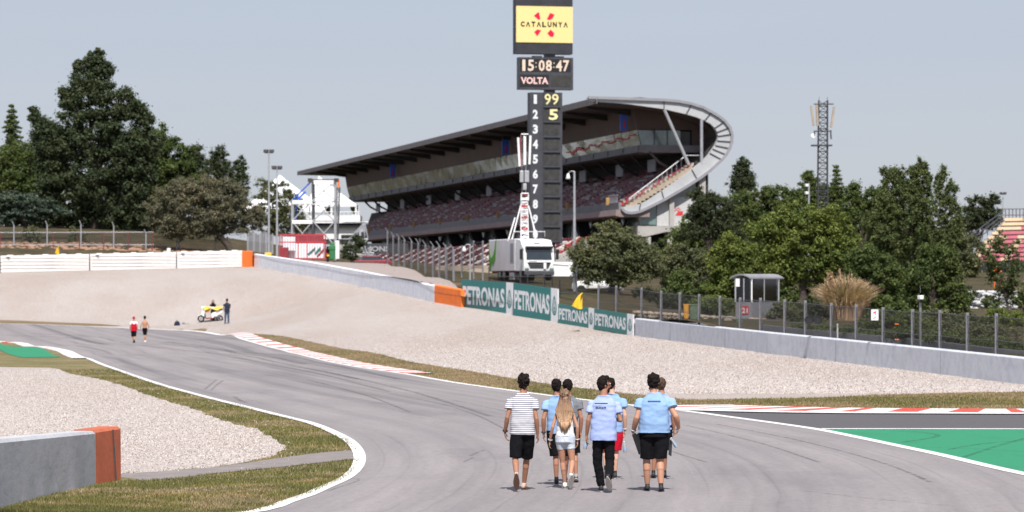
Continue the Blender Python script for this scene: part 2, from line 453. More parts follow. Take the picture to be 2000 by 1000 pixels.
ORG = {}
def tag(o, label=None, cat=None, group=None, kind=None):
    if label: o['label'] = label
    if cat: o['category'] = cat
    if group: o['group'] = group
    if kind: o['kind'] = kind
    return o

def thing(name, label, cat, loc, group=None, rotz=0.0):
    o = bpy.data.objects.new(name, None)
    o.empty_display_size = 0.3
    col.objects.link(o)
    o.location = loc
    o.rotation_euler = (0, 0, rotz)
    ORG[o.name] = Vector(loc)
    return tag(o, label, cat, group)

def frame(d):
    d = Vector(d).normalized()
    a = Vector((0, 0, 1)) if abs(d.z) < 0.95 else Vector((0, 1, 0))
    u = d.cross(a).normalized(); v = u.cross(d).normalized()
    return u, v, d

class MB:
    def __init__(s): s.v = []; s.f = []; s.mi = []; s.uv = None
    def add(s, v, f, mi=0):
        n = len(s.v); s.v += [tuple(x) for x in v]; s.f += [tuple(i + n for i in q) for q in f]; s.mi += [mi] * len(f)
        return s
    def hexa(s, p, mi=0):
        return s.add(p, [(0, 3, 2, 1), (4, 5, 6, 7), (0, 1, 5, 4), (1, 2, 6, 5), (2, 3, 7, 6), (3, 0, 4, 7)], mi)
    def box(s, c, size, rz=0.0, mi=0, rot=None):
        x, y, z = (a / 2 for a in size)
        m = rot if rot is not None else Matrix.Rotation(rz, 3, 'Z')
        c = Vector(c)
        return s.hexa([c + m @ Vector(q) for q in ((-x, -y, -z), (x, -y, -z), (x, y, -z), (-x, y, -z), (-x, -y, z), (x, -y, z), (x, y, z), (-x, y, z))], mi)
    def bbox(s, c, size, bev, rz=0.0, mi=0):
        bm = bmesh.new(); bmesh.ops.create_cube(bm, size=1.0)
        for v in bm.verts: v.co = Vector((v.co.x * size[0], v.co.y * size[1], v.co.z * size[2]))
        bmesh.ops.bevel(bm, geom=bm.edges[:], offset=bev, segments=2, affect='EDGES', profile=0.5)
        m = Matrix.Rotation(rz, 3, 'Z'); c = Vector(c)
        bm.verts.index_update()
        s.add([c + m @ v.co for v in bm.verts], [[v.index for v in f.verts] for f in bm.faces], mi); bm.free(); return s
    def bar(s, a, b, r0, r1=None, n=6, mi=0, cap=True):
        a = Vector(a); b = Vector(b); r1 = r0 if r1 is None else r1
        u, v, d = frame(b - a)
        ring = [(math.cos(2 * math.pi * i / n), math.sin(2 * math.pi * i / n)) for i in range(n)]
        V = [a + (u * c + v * q) * r0 for c, q in ring] + [b + (u * c + v * q) * r1 for c, q in ring]
        Fc = [(i, i + n, (i + 1) % n + n, (i + 1) % n) for i in range(n)]
        if cap: Fc += [tuple(range(n)), tuple(range(2 * n - 1, n - 1, -1))]
        return s.add(V, Fc, mi)
    def beam(s, a, b, w, h, mi=0):
        """square beam, w sideways, h upwards"""
        a = Vector(a); b = Vector(b); d = (b - a).normalized()
        side = d.cross(Vector((0, 0, 1)))
        side = side.normalized() if side.length > 1e-4 else Vector((1, 0, 0))
        up = side.cross(d).normalized()
        p = []
        for e in (a, b):
            p += [e - side * w / 2 - up * h / 2, e + side * w / 2 - up * h / 2, e + side * w / 2 + up * h / 2, e - side * w / 2 + up * h / 2]
        return s.hexa(p, mi)
    def path(s, pts, r, n=6, mi=0):
        for a, b in zip(pts[:-1], pts[1:]): s.bar(a, b, r, n=n, mi=mi)
        return s
    def ell(s, c, r, nu=12, nv=8, mi=0, rot=None):
        c = Vector(c); V = []; Fc = []
        for j in range(1, nv):
            t = math.pi * j / nv
            for i in range(nu):
                p = 2 * math.pi * i / nu
                V.append(Vector((r[0] * math.sin(t) * math.cos(p), r[1] * math.sin(t) * math.sin(p), r[2] * math.cos(t))))
        V.append(Vector((0, 0, r[2]))); V.append(Vector((0, 0, -r[2])))
        T = len(V) - 2; B = len(V) - 1
        for j in range(nv - 2):
            for i in range(nu):
                a = j * nu + i; b = j * nu + (i + 1) % nu
                Fc.append((a, a + nu, b + nu, b))
        for i in range(nu):
            Fc.append((T, i, (i + 1) % nu)); Fc.append((B, (nv - 2) * nu + (i + 1) % nu, (nv - 2) * nu + i))
        if rot is not None: V = [rot @ q for q in V]
        return s.add([c + q for q in V], Fc, mi)
    def loft(s, rings, n=16, mi=0, pw=2.0):
        """rings: (centre, rx, ry) horizontal superellipses or (centre, U, V) with vectors"""
        V = []; Fc = []
        for c, a, b in rings:
            c = Vector(c)
            U = a if isinstance(a, Vector) else Vector((a, 0, 0)); W = b if isinstance(b, Vector) else Vector((0, b, 0))
            for i in range(n):
                t = 2 * math.pi * i / n; ct, st = math.cos(t), math.sin(t)
                V.append(c + U * math.copysign(abs(ct) ** (2 / pw), ct) + W * math.copysign(abs(st) ** (2 / pw), st))
        k = len(rings)
        for j in range(k - 1):
            for i in range(n):
                a = j * n + i; b = j * n + (i + 1) % n
                Fc.append((a, b, b + n, a + n))
        Fc.append(tuple(range(n - 1, -1, -1))); Fc.append(tuple(range((k - 1) * n, k * n)))
        return s.add(V, Fc, mi)
    def cap(s, a, b, r0, r1, n=12, mi=0):
        """tapered capsule, closed"""
        a = Vector(a); b = Vector(b); u, v, d = frame(b - a)
        rings = []
        for t in (-80, -50, -20): rings.append((a + d * r0 * math.sin(R(t)), r0 * math.cos(R(t))))
        rings.append((a + (b - a) * .33, r0 * .67 + r1 * .33)); rings.append((a + (b - a) * .67, r0 * .33 + r1 * .67))
        for t in (20, 50, 80): rings.append((b + d * r1 * math.sin(R(t)), r1 * math.cos(R(t))))
        return s.loft([(c, u * q, v * q) for c, q in rings], n, mi)
    def prism(s, pts, thick, mi=0):
        """closed solid from a planar outline pts, extruded by vector thick"""
        pts = [Vector(p) for p in pts]; th = Vector(thick); n = len(pts)
        tri = tessellate_polygon([pts])
        Fc = [tuple(x) for x in tri] + [tuple(n + i for i in reversed(x)) for x in tri]
        Fc += [(i, (i + 1) % n, (i + 1) % n + n, i + n) for i in range(n)]
        return s.add(pts + [p + th for p in pts], Fc, mi)
    def torus(s, c, ax, r0, r1, n=24, m=8, mi=0):
        u, v, d = frame(ax); c = Vector(c); V = []; Fc = []
        for i in range(n):
            t = 2 * math.pi * i / n; e = u * math.cos(t) + v * math.sin(t)
            for j in range(m):
                p = 2 * math.pi * j / m
                V.append(c + e * (r0 + r1 * math.cos(p)) + d * r1 * math.sin(p))
        for i in range(n):
            for j in range(m):
                Fc.append((i * m + j, ((i + 1) % n) * m + j, ((i + 1) % n) * m + (j + 1) % m, i * m + (j + 1) % m))
        return s.add(V, Fc, mi)
    def build(s, name, mats, parent=None, label=None, cat=None, group=None, kind=None, smooth=False, local=False, fix=True):
        if not isinstance(mats, (list, tuple)): mats = [mats]
        if parent is not None:
            org = ORG[parent.name]
        else:
            a = np.array(s.v); org = Vector(((a[:, 0].min() + a[:, 0].max()) / 2, (a[:, 1].min() + a[:, 1].max()) / 2, a[:, 2].min()))
            if kind == 'structure': org = Vector((0, 0, 0))
        off = Vector((0, 0, 0)) if local else org
        me = bpy.data.meshes.new(name)
        me.from_pydata([(x - off.x, y - off.y, z - off.z) for x, y, z in s.v], [], s.f)
        for m in mats: me.materials.append(M[m] if isinstance(m, str) else m)
        if len(mats) > 1: me.polygons.foreach_set('material_index', s.mi)
        if fix:
            bm = bmesh.new(); bm.from_mesh(me); bmesh.ops.recalc_face_normals(bm, faces=bm.faces); bm.to_mesh(me); bm.free()
        if smooth: me.polygons.foreach_set('use_smooth', [True] * len(me.polygons))
        if s.uv is not None:
            uvl = me.uv_layers.new(name='uv')
            for lp in me.loops: uvl.data[lp.index].uv = s.uv[lp.vertex_index]
        me.update()
        o = bpy.data.objects.new(name, me)
        col.objects.link(o)
        if parent is not None: o.parent = parent
        else: o.location = off
        ORG[o.name] = org
        return tag(o, label, cat, group, kind)

def remesh(mb, vox, smooth=2, amp=0.0, sc_=(8, 8, 8), seed=0):
    me = bpy.data.meshes.new('tmp'); me.from_pydata([tuple(x) for x in mb.v], [], mb.f)
    bm = bmesh.new(); bm.from_mesh(me); bmesh.ops.recalc_face_normals(bm, faces=bm.faces); bm.to_mesh(me); bm.free()
    o = bpy.data.objects.new('tmp', me); col.objects.link(o)
    md = o.modifiers.new('r', 'REMESH'); md.mode = 'VOXEL'; md.voxel_size = vox
    if smooth:
        ms = o.modifiers.new('s', 'SMOOTH'); ms.factor = 0.5; ms.iterations = smooth
    dg = bpy.context.evaluated_depsgraph_get(); dg.update()
    m2 = bpy.data.meshes.new_from_object(o.evaluated_get(dg))
    n = len(m2.vertices); co = np.empty(n * 3); m2.vertices.foreach_get('co', co); co = co.reshape(-1, 3)
    if amp:
        no = np.empty(n * 3); m2.vertices.foreach_get('normal', no); no = no.reshape(-1, 3)
        d = np.array([noise.noise(Vector((c[0] * sc_[0] + seed, c[1] * sc_[1], c[2] * sc_[2]))) + .5 * noise.noise(Vector((c[0] * sc_[0] * 2.3, c[1] * sc_[1] * 2.3 + seed, c[2] * sc_[2] * 2.3))) for c in co])
        co = co + no * (d * amp)[:, None]
    faces = [tuple(p.vertices) for p in m2.polygons]
    bpy.data.objects.remove(o); bpy.data.meshes.remove(me); bpy.data.meshes.remove(m2)
    r = MB(); r.v = [tuple(c) for c in co]; r.f = faces; r.mi = [0] * len(faces)
    return r

def text_geo(body, w, h, bold=0.0, res=2):
    """flat glyph geometry fitted into w x h, origin bottom left"""
    c = bpy.data.curves.new('tmp', 'FONT'); c.body = body; c.size = 1; c.offset = bold; c.resolution_u = res
    o = bpy.data.objects.new('tmp', c); col.objects.link(o)
    dg = bpy.context.evaluated_depsgraph_get(); dg.update()
    me = bpy.data.meshes.new_from_object(o.evaluated_get(dg))
    v = np.array([tuple(x.co) for x in me.vertices]); f = [tuple(p.vertices) for p in me.polygons]
    bpy.data.objects.remove(o); bpy.data.curves.remove(c); bpy.data.meshes.remove(me)
    mn = v.min(0); mx = v.max(0)
    v = (v - mn) / np.maximum(mx - mn, 1e-6)
    return [(a[0] * w, a[1] * h) for a in v], f

def put_text(mb, body, o, X, Y, w, h, bold=0.0, mi=0):
    """o world origin; X, Y unit vectors"""
    v, f = text_geo(body, w, h, bold)
    o = Vector(o)
    mb.add([o + Vector(X) * a + Vector(Y) * b for a, b in v], f, mi)
    return mb

def copy_tree(o, parent=None):
    c = o.copy(); col.objects.link(c); c.parent = parent
    ORG[c.name] = ORG.get(o.name, Vector((0, 0, 0)))
    for ch in o.children: copy_tree(ch, c)
    return c

# ------------------------------------------------------------------ terrain
class RBF:
    def __init__(s, pts, c=6.0):
        p = np.array(pts, float); s.p = p[:, :2]; s.c = c
        d = np.sqrt(((s.p[:, None] - s.p[None]) ** 2).sum(-1) + c * c)
        n = len(p); A = np.zeros((n + 1, n + 1)); A[:n, :n] = d; A[:n, n] = 1; A[n, :n] = 1
        A[:n, :n] -= np.eye(n) * 0.25
        s.w = np.linalg.solve(A, np.append(p[:, 2], 0))
    def __call__(s, x, y):
        x = np.asarray(x, float); y = np.asarray(y, float)
        d = np.sqrt((x[..., None] - s.p[:, 0]) ** 2 + (y[..., None] - s.p[:, 1]) ** 2 + s.c ** 2)
        return d @ s.w[:-1] + s.w[-1]

def q3(px, py, s): v = P(px, py, s); return (v.x, v.y, v.z)
def q0(px, py): s = (py - HOR) / CAMZ; return ((px - 1000) / s, F / s, 0.0)

# the long wall: photo pixel of its foot and the scale there
WALL = [(-900, 560, 25.0), (-350, 542, 23.6), (0, 533, 22.6), (175, 529, 22.3), (345, 525, 22.0), (474, 521.5, 21.8), (495, 521.5, 21.7), (600, 538, 23.6), (700, 557, 25.5), (848, 590, 29.2), (904, 601, 30.1),
        (1003, 615, 31.2), (1091, 630, 32.3), (1163, 643, 33.3), (1239, 656, 34.5), (1500, 691, 42.3), (1760, 722, 47.8), (2000, 751.5, 53.0)]
WP = [P(*w) for w in WALL]
d_ = (WP[-1] - WP[-3]); WP += [WP[-1] + d_ * k for k in (1.0, 2.4)]
for w in WP[-2:]: w.z = -0.15
front_pts = []
for a_, b_ in zip(WP[:-1], WP[1:]):
    kk_ = max(1, int((b_ - a_).length / 5))
    front_pts += [tuple(a_.lerp(b_, j / kk_)) for j in range(kk_)]
front_pts.append(tuple(WP[-1]))
front_pts += [q0(*a) for a in ((560, 686), (640, 706), (700, 717), (830, 735), (1000, 762), (1250, 795), (1600, 841), (2000, 928), (2300, 1000), (172, 702), (240, 727), (320, 754), (480, 796), (608, 828), (700, 896), (640, 950), (504, 1000),
     (1400, 900), (1000, 950), (1800, 805), (1990, 803), (2300, 803), (1340, 780), (350, 850), (0, 720), (0, 668), (100, 678), (-200, 680), (-300, 760), (270, 672), (450, 700), (1990, 766), (1700, 772), (1300, 1050), (0, 800), (-400, 900))]
front_pts += [q3(0, 632, 26.6), q3(352, 645, 27.3), q3(440, 654, 28.4), q3(444, 632, 25.7), q3(345, 636, 26.2), q3(200, 638, 26.9), q3(-200, 626, 26.0),
              q3(200, 947, 112.6), q3(0, 996, 145), (-6, 30, .1), (-30, 20, 0), (8, 30, 0), (30, 20, 0), (0, 5, 0), (60, 60, 0), (60, 110, 0), (-90, 120, 0), (-70, 220, 0.3), (45, 30, 0)]
zf = RBF(front_pts, 5.0)

def rayhit(px, py, fn=None, t0=30.0, t1=420.0):
    fn = fn or zf
    dx = (px - 1000) / F; dz = (HOR - py) / F
    Y = np.arange(t0, t1, 0.25)
    g = CAMZ + dz * Y - fn(dx * Y, Y)
    i = np.argmax(g <= 0)
    if g[i] > 0: i = len(Y) - 1
    y = Y[i]
    if i > 0 and g[i] <= 0:
        y = Y[i - 1] + (Y[i] - Y[i - 1]) * g[i - 1] / (g[i - 1] - g[i] + 1e-9)
    return Vector((dx * y, y, float(fn(dx * y, y))))

CELL = 2.0
def smooth_line(pts, step, closed=False):
    """Catmull-Rom through 2D points, resampled"""
    p = [Vector((a[0], a[1])) for a in pts]; n = len(p); out = []
    segs = n if closed else n - 1
    for i in range(segs):
        if closed: a, b, c, d = p[(i - 1) % n], p[i], p[(i + 1) % n], p[(i + 2) % n]
        else: a, b, c, d = p[max(i - 1, 0)], p[i], p[i + 1], p[min(i + 2, n - 1)]
        # centripetal-like safe tangents
        l = (c - b).length
        k = max(1, int(l / step))
        m1 = (c - a) * 0.5; m2 = (d - b) * 0.5
        m1 *= min(1.0, l / (m1.length + 1e-6)); m2 *= min(1.0, l / (m2.length + 1e-6))
        for j in range(k):
            t = j / k; t2 = t * t; t3 = t2 * t
            out.append(b * (2 * t3 - 3 * t2 + 1) + m1 * (t3 - 2 * t2 + t) + c * (-2 * t3 + 3 * t2) + m2 * (t3 - t2))
    if not closed: out.append(p[-1])
    return out

def drape(name, poly, material, layer, jitter=0.0, step=1.0, smooth=True, uvfn=None, skirt=None):
    """sheet over the terrain; poly: world xy points"""
    pts = smooth_line(poly, step, True) if smooth else [Vector(p[:2]) for p in poly]
    if jitter:
        q = []
        for p in pts:
            s = p.y / 60.0
            q.append(p + Vector((noise.noise(Vector((p.x * .9, p.y * .9, 1))) + .6 * noise.noise(Vector((p.x * 3.1, p.y * 3.1, 4))),
                                 (noise.noise(Vector((p.x * .9, p.y * .9, 9))) + .6 * noise.noise(Vector((p.x * 3.1, p.y * 3.1, 7)))) * 2.0)) * jitter)
        pts = q
    bm = bmesh.new()
    vs_ = [bm.verts.new((p.x, p.y, 0)) for p in pts]
    es = [bm.edges.new((vs_[i], vs_[(i + 1) % len(vs_)])) for i in range(len(vs_))]
    bmesh.ops.triangle_fill(bm, use_beauty=True, use_dissolve=False, edges=es)
    xs = [p.x for p in pts]; ys = [p.y for p in pts]
    for ax, lo, hi in ((0, min(xs), max(xs)), (1, min(ys), max(ys))):
        g = math.ceil(lo / CELL) * CELL
        while g < hi:
            co = [0, 0, 0]; co[ax] = g; no = [0, 0, 0]; no[ax] = 1
            bmesh.ops.bisect_plane(bm, geom=bm.verts[:] + bm.edges[:] + bm.faces[:], plane_co=co, plane_no=no, dist=1e-4)
            g += CELL
    bm.verts.index_update()
    mb = MB()
    X = np.array([v.co.x for v in bm.verts]); Y = np.array([v.co.y for v in bm.verts])
    Z = zf(X, Y) + layer
    mb.v = list(zip(X, Y, Z)); mb.f = [tuple(v.index for v in f.verts) for f in bm.faces]; mb.mi = [0] * len(mb.f)
    if uvfn is not None: mb.uv = [uvfn(x, y) for x, y in zip(X, Y)]
    bm.free()
    o = mb.build(name, material, kind='structure', fix=False)
    bmx = bmesh.new(); bmx.from_mesh(o.data)
    for f in bmx.faces:
        if f.normal.z < 0: f.normal_flip()
    bmx.to_mesh(o.data); bmx.free()
    return o, pts

def hits(pxs): return [rayhit(*p) for p in pxs]

# front terrain (gravel) as one grid
def side_of_wall(x, y):
    """>0 behind the wall (farther than it)"""
    ang = x / y
    wx = np.array([w.x / w.y for w in WP]); wy = np.array([w.y for w in WP])
    o = np.argsort(wx)
    return y - np.interp(ang, wx[o], wy[o])
gx = np.arange(-120, 122, CELL); gy = np.arange(4, 362, CELL)
GX, GY = np.meshgrid(gx, gy, indexing='ij'); GZ = zf(GX, GY)
GZ = np.where(side_of_wall(GX, GY) > 9, GZ - 0.8, GZ)
nx, ny = GX.shape
gm = MB(); gm.v = list(zip(GX.ravel(), GY.ravel(), GZ.ravel()))
SB = side_of_wall(GX, GY)
for i in range(nx - 1):
    for j in range(ny - 1):
        if SB[i, j] < 12: gm.f.append((i * ny + j, (i + 1) * ny + j, (i + 1) * ny + j + 1, i * ny + j + 1))
gm.mi = [0] * len(gm.f)
gm.build('gravel_ground', 'gravel', kind='structure', fix=False)

# track edges
LPX = [(-700, 640), (-300, 655), (0, 667.5), (50, 671), (100, 679), (140, 688), (172, 701), (240, 727), (320, 754), (400, 776), (480, 796), (560, 816), (608, 828), (648, 844), (680, 861), (698, 880), (703, 897), (698, 914), (682, 931), (642, 951), (602, 969), (560, 983), (507, 1000)]
RPX = [(-700, 612), (-300, 622), (0, 632), (150, 637), (352, 645.5), (440, 655), (472, 662), (520, 676), (560, 686), (600, 696), (640, 706), (700, 717.5), (790, 731), (830, 738), (900, 750), (1000, 764), (1100, 777), (1200, 789), (1320, 802), (1440, 818), (1520, 829), (1600, 841), (1680, 857), (1760, 874), (1840, 891), (1920, 910), (2000, 928)]
LE = hits(LPX) + [Vector((-5.6, 42, .05)), Vector((-8.5, 32, 0)), Vector((-13, 20, 0)), Vector((-19, 8, 0))]
RE = hits(RPX) + [Vector((9.6, 50, 0)), Vector((9.9, 38, 0)), Vector((9.2, 26, 0)), Vector((6, 8, 0))]
LS = smooth_line(LE, 1.0); RS = smooth_line(RE, 1.0)
poly = [(p.x, p.y) for p in LS] + [(p.x, p.y) for p in reversed(RS)]
# streak coordinates: distance along, and away from, the inside edge
LX = np.array([(p.x, p.y) for p in smooth_line([Vector((-46, 300, 0)), Vector((-40, 262, 0))] + LE[3:], 1.0)])
LC = np.concatenate([[0], np.cumsum(np.linalg.norm(np.diff(LX, axis=0), axis=1))])
def track_uv(x, y):
    A = LX[:-1]; D = LX[1:] - A; L2 = (D ** 2).sum(1) + 1e-9
    t = np.clip(((np.array((x, y)) - A) * D).sum(1) / L2, 0, 1); q = A + D * t[:, None]
    d = np.hypot(q[:, 0] - x, q[:, 1] - y); i = int(np.argmin(d))
    return (float(LC[i] + t[i] * math.sqrt(L2[i])), float(d[i]) / 12.0)
drape('track', poly, 'asphalt', 0.020, smooth=False, uvfn=track_uv)

def ribbon(name, pts, width, layer, mats, side=0.0, block=None, thick=0.0, duty=0.5, kind='structure'):
    """strip along pts; side shifts it sideways; block alternates the materials"""
    pts = [Vector((p.x, p.y)) for p in pts]
    mb = MB(); acc = 0.0; mi = 0; n = len(pts); V = []; ii = []
    d = [0]
    for a, b in zip(pts[:-1], pts[1:]): d.append(d[-1] + (b - a).length)
    L = []
    for i, p in enumerate(pts):
        t = (pts[min(i + 1, n - 1)] - pts[max(i - 1, 0)]).normalized(); nrm = Vector((-t.y, t.x))
        a = p + nrm * (side - width / 2); b = p + nrm * (side + width / 2)
        L.append((a, b))
    for i, (a, b) in enumerate(L):
        za = float(zf(a.x, a.y)) + layer; zb_ = float(zf(b.x, b.y)) + layer
        V += [(a.x, a.y, za), (b.x, b.y, zb_)]
    Fc = []; mis = []
    for i in range(n - 1):
        Fc.append((2 * i, 2 * i + 2, 2 * i + 3, 2 * i + 1))
        mis.append(int(((d[i] + block) % (block * 2)) < block * 2 * duty) if block else 0)
    mb.v = V; mb.f = Fc; mb.mi = mis
    if thick:
        base = len(mb.v)
        mb.v += [(x, y, z - thick) for x, y, z in V]
        for i in range(n - 1):
            for a, b in ((2 * i, 2 * i + 2), (2 * i + 1, 2 * i + 3)):
                mb.f.append((a, b, b + base, a + base)); mb.mi.append(mis[i])
    o = mb.build(name, mats, kind=kind, fix=False)
    bmx = bmesh.new(); bmx.from_mesh(o.data)
    for f in bmx.faces:
        if f.normal.z < -0.01: f.normal_flip()
    bmx.to_mesh(o.data); bmx.free()
    return o
ribbon('white_line', LS, 0.23, 0.028, 'white_line', side=0.0)
ribbon('white_line', RS, 0.27, 0.028, 'white_line')

# kerb along the right edge in the middle distance
def seg(pts, x0, x1):
    return smooth_line([rayhit(*p) for p in pts if x0 <= p[0] <= x1], 0.35)
RK = smooth_line([p for p in RE if 139 < p.y < 250 and p.x > -21], .35)
ribbon('kerb', RK, 1.05, 0.050, ['white_line', 'red_paint'], side=0.60, block=2.0, duty=.36, thick=0.05)
LK = smooth_line([p for p in LE if 168 < p.y < 300], .35)
ribbon('kerb', LK, .7, 0.050, ['white_line', 'red_paint'], side=-0.42, block=1.4, duty=.16, thick=0.05)
# kerb on the right of the frame
ribbon('kerb', seg([(1290, 794.5), (1320, 796.5), (1440, 800), (1600, 803.5), (1800, 805.3), (2000, 806.3), (2400, 807)], 0, 3000), 3.0, 0.045, ['white_line', 'red_paint'], side=.6, block=.70, duty=.44, thick=0.05)
ribbon('kerb_line', seg([(1300, 799.5), (1320, 801), (1440, 804.6), (1600, 807.5), (1800, 808.6), (2000, 809.2), (2400, 809.5)], 0, 3000), 1.2, 0.040, 'white_line')

# run-off asphalt and green paint on the right
e1 = hits([(1330, 799.5), (1440, 803), (1600, 806), (1800, 808), (2000, 809), (2500, 809)])
e2 = hits([(2500, 1060), (2000, 930), (1840, 893), (1680, 859), (1520, 831), (1440, 820), (1320, 803)])
drape('runoff_asphalt', [(p.x, p.y) for p in e1 + e2], 'asphalt_dark', 0.012, smooth=False)
g1 = hits([(1612, 839), (1800, 839), (2000, 839.5), (2500, 840), (2500, 1060), (2000, 929), (1920, 911), (1840, 892.5), (1760, 875.5), (1680, 858.5), (1612, 843.5)])
drape('green_runoff', [(p.x, p.y) for p in g1], 'green_paint', 0.017, smooth=False)
ribbon('white_line', smooth_line(hits([(1604, 839), (1800, 839), (2000, 839.3), (2500, 840)]), 1.0), 0.42, 0.024, 'white_line')
# green run-off on the left
g2 = hits([(-300, 659), (0, 672), (60, 678), (90, 684), (118, 698), (46, 699), (0, 684), (-300, 668)])
drape('green_runoff', [(p.x, p.y) for p in g2], 'green_paint', 0.024, smooth=False)

# rubber marks left by tyres
def rubber():
    m, t, b = base_mat('rubber_mark', .8)
    b.inputs['Base Color'].default_value = (.03, .03, .033, 1)
    tc = nd(t, 'ShaderNodeTexCoord'); n = noise_n(t, tc.outputs['Object'], 3.0, 5, .8)
    tr = nd(t, 'ShaderNodeBsdfTransparent'); mx = nd(t, 'ShaderNodeMixShader')
    t.links.new(mr(t, n, .38, .75, .0, .62), mx.inputs[0]); t.links.new(tr.outputs[0], mx.inputs[1]); t.links.new(b.outputs[0], mx.inputs[2])
    t.links.new(mx.outputs[0], t.nodes['Material Output'].inputs[0])
    return m
M['rubber_mark'] = rubber()
for pts, w in (([(918, 893), (932, 886), (946, 881)], .07), ([(640, 962), (690, 945), (700, 938), (652, 934)], .05), ([(905, 905), (925, 895)], .06), ([(1240, 860), (1300, 880), (1380, 905)], .06),
               ([(420, 700), (520, 712), (640, 735), (760, 766)], .16), ([(380, 694), (500, 706), (640, 728), (800, 765), (960, 815)], .18), ([(600, 742), (720, 775), (800, 806)], .10), ([(140, 668), (300, 678), (430, 692), (560, 712), (700, 742)], .30),
               ([(0, 655), (150, 662), (300, 672), (450, 688), (600, 712)], .35), ([(60, 652), (200, 660), (360, 672), (520, 692), (640, 712), (780, 742)], .30), ([(760, 770), (860, 790), (930, 812), (990, 842)], .07), ([(880, 782), (990, 806), (1060, 836)], .06),
               ([(400, 762), (414, 750), (424, 742)], .08), ([(412, 764), (425, 752), (436, 744)], .08), ([(458, 776), (470, 784), (482, 788)], .12), ([(1560, 960), (1700, 976), (1850, 990)], .05), ([(1400, 830), (1560, 862), (1720, 905), (1820, 945)], .09), ([(1340, 832), (1480, 866), (1600, 905)], .08)):
    ribbon('tyre_mark', smooth_line([rayhit(*p) for p in pts], .5), w, 0.0235, 'rubber_mark')
for pts, w in (([(1760, 866), (1810, 858), (1832, 852), (1800, 846), (1740, 843)], .12), ([(1850, 880), (1920, 868), (2000, 862)], .10), ([(1880, 895), (1950, 872), (2000, 858)], .10), ([(1790, 875), (1900, 878), (2000, 884)], .08)):
    ribbon('tyre_mark', smooth_line([rayhit(*p) for p in pts], .4), w, 0.0215, 'rubber_mark')
# left infield grass with a gravel bed in it, and a service path
lg = [(p.x, p.y) for p in LE] + [(-60, 10), (-110, 60), (-110, 200), (-90, 250)]
_, left_grass = drape('infield_grass', lg, 'grass', 0.004, smooth=False)
gl = hits([(-500, 700), (0, 717), (100, 719), (140, 731), (200, 742), (256, 759), (304, 777), (368, 796), (416, 815), (456, 829), (496, 839), (526, 855), (554, 872), (549, 884), (500, 899), (440, 910), (320, 920), (236, 926), (100, 944), (-500, 990)])
_, left_gravel = drape('gravel_bed', [(p.x, p.y) for p in gl], 'gravel', 0.010, jitter=0.16, step=0.35)
pa = hits([(232, 933), (240, 926.5), (340, 920), (440, 911), (560, 894), (620, 886), (702, 880), (708, 900), (692, 898), (560, 912), (400, 928), (340, 936), (240, 941)])
drape('service_path', [(p.x, p.y) for p in pa], 'path', 0.015, jitter=0.03, step=0.4)
# grass strip between track and the big gravel bed
gs = hits([(345, 644), (400, 642), (500, 652), (600, 666), (700, 685), (800, 706), (900, 722), (960, 732), (1140, 759), (1340, 780), (1500, 778.5), (1600, 777), (1700, 772), (1800, 769), (2000, 766), (2500, 763), (2500, 812), (2000, 807), (1800, 806), (1600, 804.5), (1440, 801), (1320, 799), (1200, 790), (1100, 778), (1000, 765), (900, 751), (790, 733), (700, 718), (600, 697), (520, 677), (440, 656)])
_, strip_grass = drape('grass_strip', [(p.x, p.y) for p in gs], 'drygrass', 0.006, jitter=0.12, step=0.5)
gt = hits([(-400, 612), (0, 625), (120, 630), (200, 633), (235, 636.5), (150, 636), (0, 631.5), (-400, 619)])
drape('grass_strip', [(p.x, p.y) for p in gt], 'drygrass', 0.006, jitter=0.2, step=0.8)

# ---- ground behind the wall: its own sheet, reaching the horizon
TOPH = [1.5] * 6 + [1.2, 1.16, 1.12, 1.10, 1.10, 1.08, 1.06, 1.05, 1.03, 1.0, 1.0, 1.0, 1.0, 1.0]
back_pts = []
for w, h in zip(WP, TOPH):
    dn = Vector((w.x, w.y, 0)).normalized() * 0.8
    back_pts.append((w.x + dn.x, w.y + dn.y, w.z + h - 0.35))
back_pts += [q3(*a) for a in ((0, 470, 20.3), (200, 468, 20.3), (100, 450, 19.3), (250, 452, 19.2), (360, 470, 19.8), (470, 478, 19.6), (0, 442, 18.5), (-400, 445, 19), (150, 441, 18.8), (300, 445, 17.5), (520, 503, 20.6),
     (640, 514, 20.8), (760, 513, 20.0), (700, 517, 22), (820, 531, 24.2), (860, 543, 26.6), (895, 554, 28.5), (780, 511, 18.5), (850, 522, 20),
     (1000, 552, 25), (1090, 553, 25), (940, 550, 26), (1240, 585, 28), (1180, 592, 29), (1350, 600, 30), (1400, 622, 37), (1480, 640, 39.5), (1600, 625, 34), (1700, 642, 41), (1850, 650, 42), (2000, 690, 50.5), (2000, 600, 25), (1900, 610, 30))]
back_pts += [(20, 400, 5.0), (-8, 430, 5.2), (-40, 600, 6.5), (-33, 420, 7.0), (60, 420, 6.5), (30, 600, 12), (90, 600, 13), (150, 520, 11), (-90, 420, 11.0), (-60, 360, 9.2), (0, 800, 6), (-300, 500, 8), (300, 500, 5), (-800, 2500, 6), (0, 2500, 6), (800, 2500, 6), (140, 120, 0.8), (100, 60, 0.8), (-200, 200, 5)]
zb = RBF(back_pts, 3.0)
bw = []
for i in range(len(WP) - 1):
    a, b = WP[i], WP[i + 1]; k = max(1, int((b - a).length / 4))
    for j in range(k): bw.append((a.lerp(b, j / k)))
bw.append(WP[-1])
tt = [0.25, 1.5, 3, 5, 8, 11, 15, 20, 26, 33, 41, 50, 60, 72, 86, 102, 122, 150, 190, 250, 350, 600, 1200, 2500, 5000]
bk = MB()
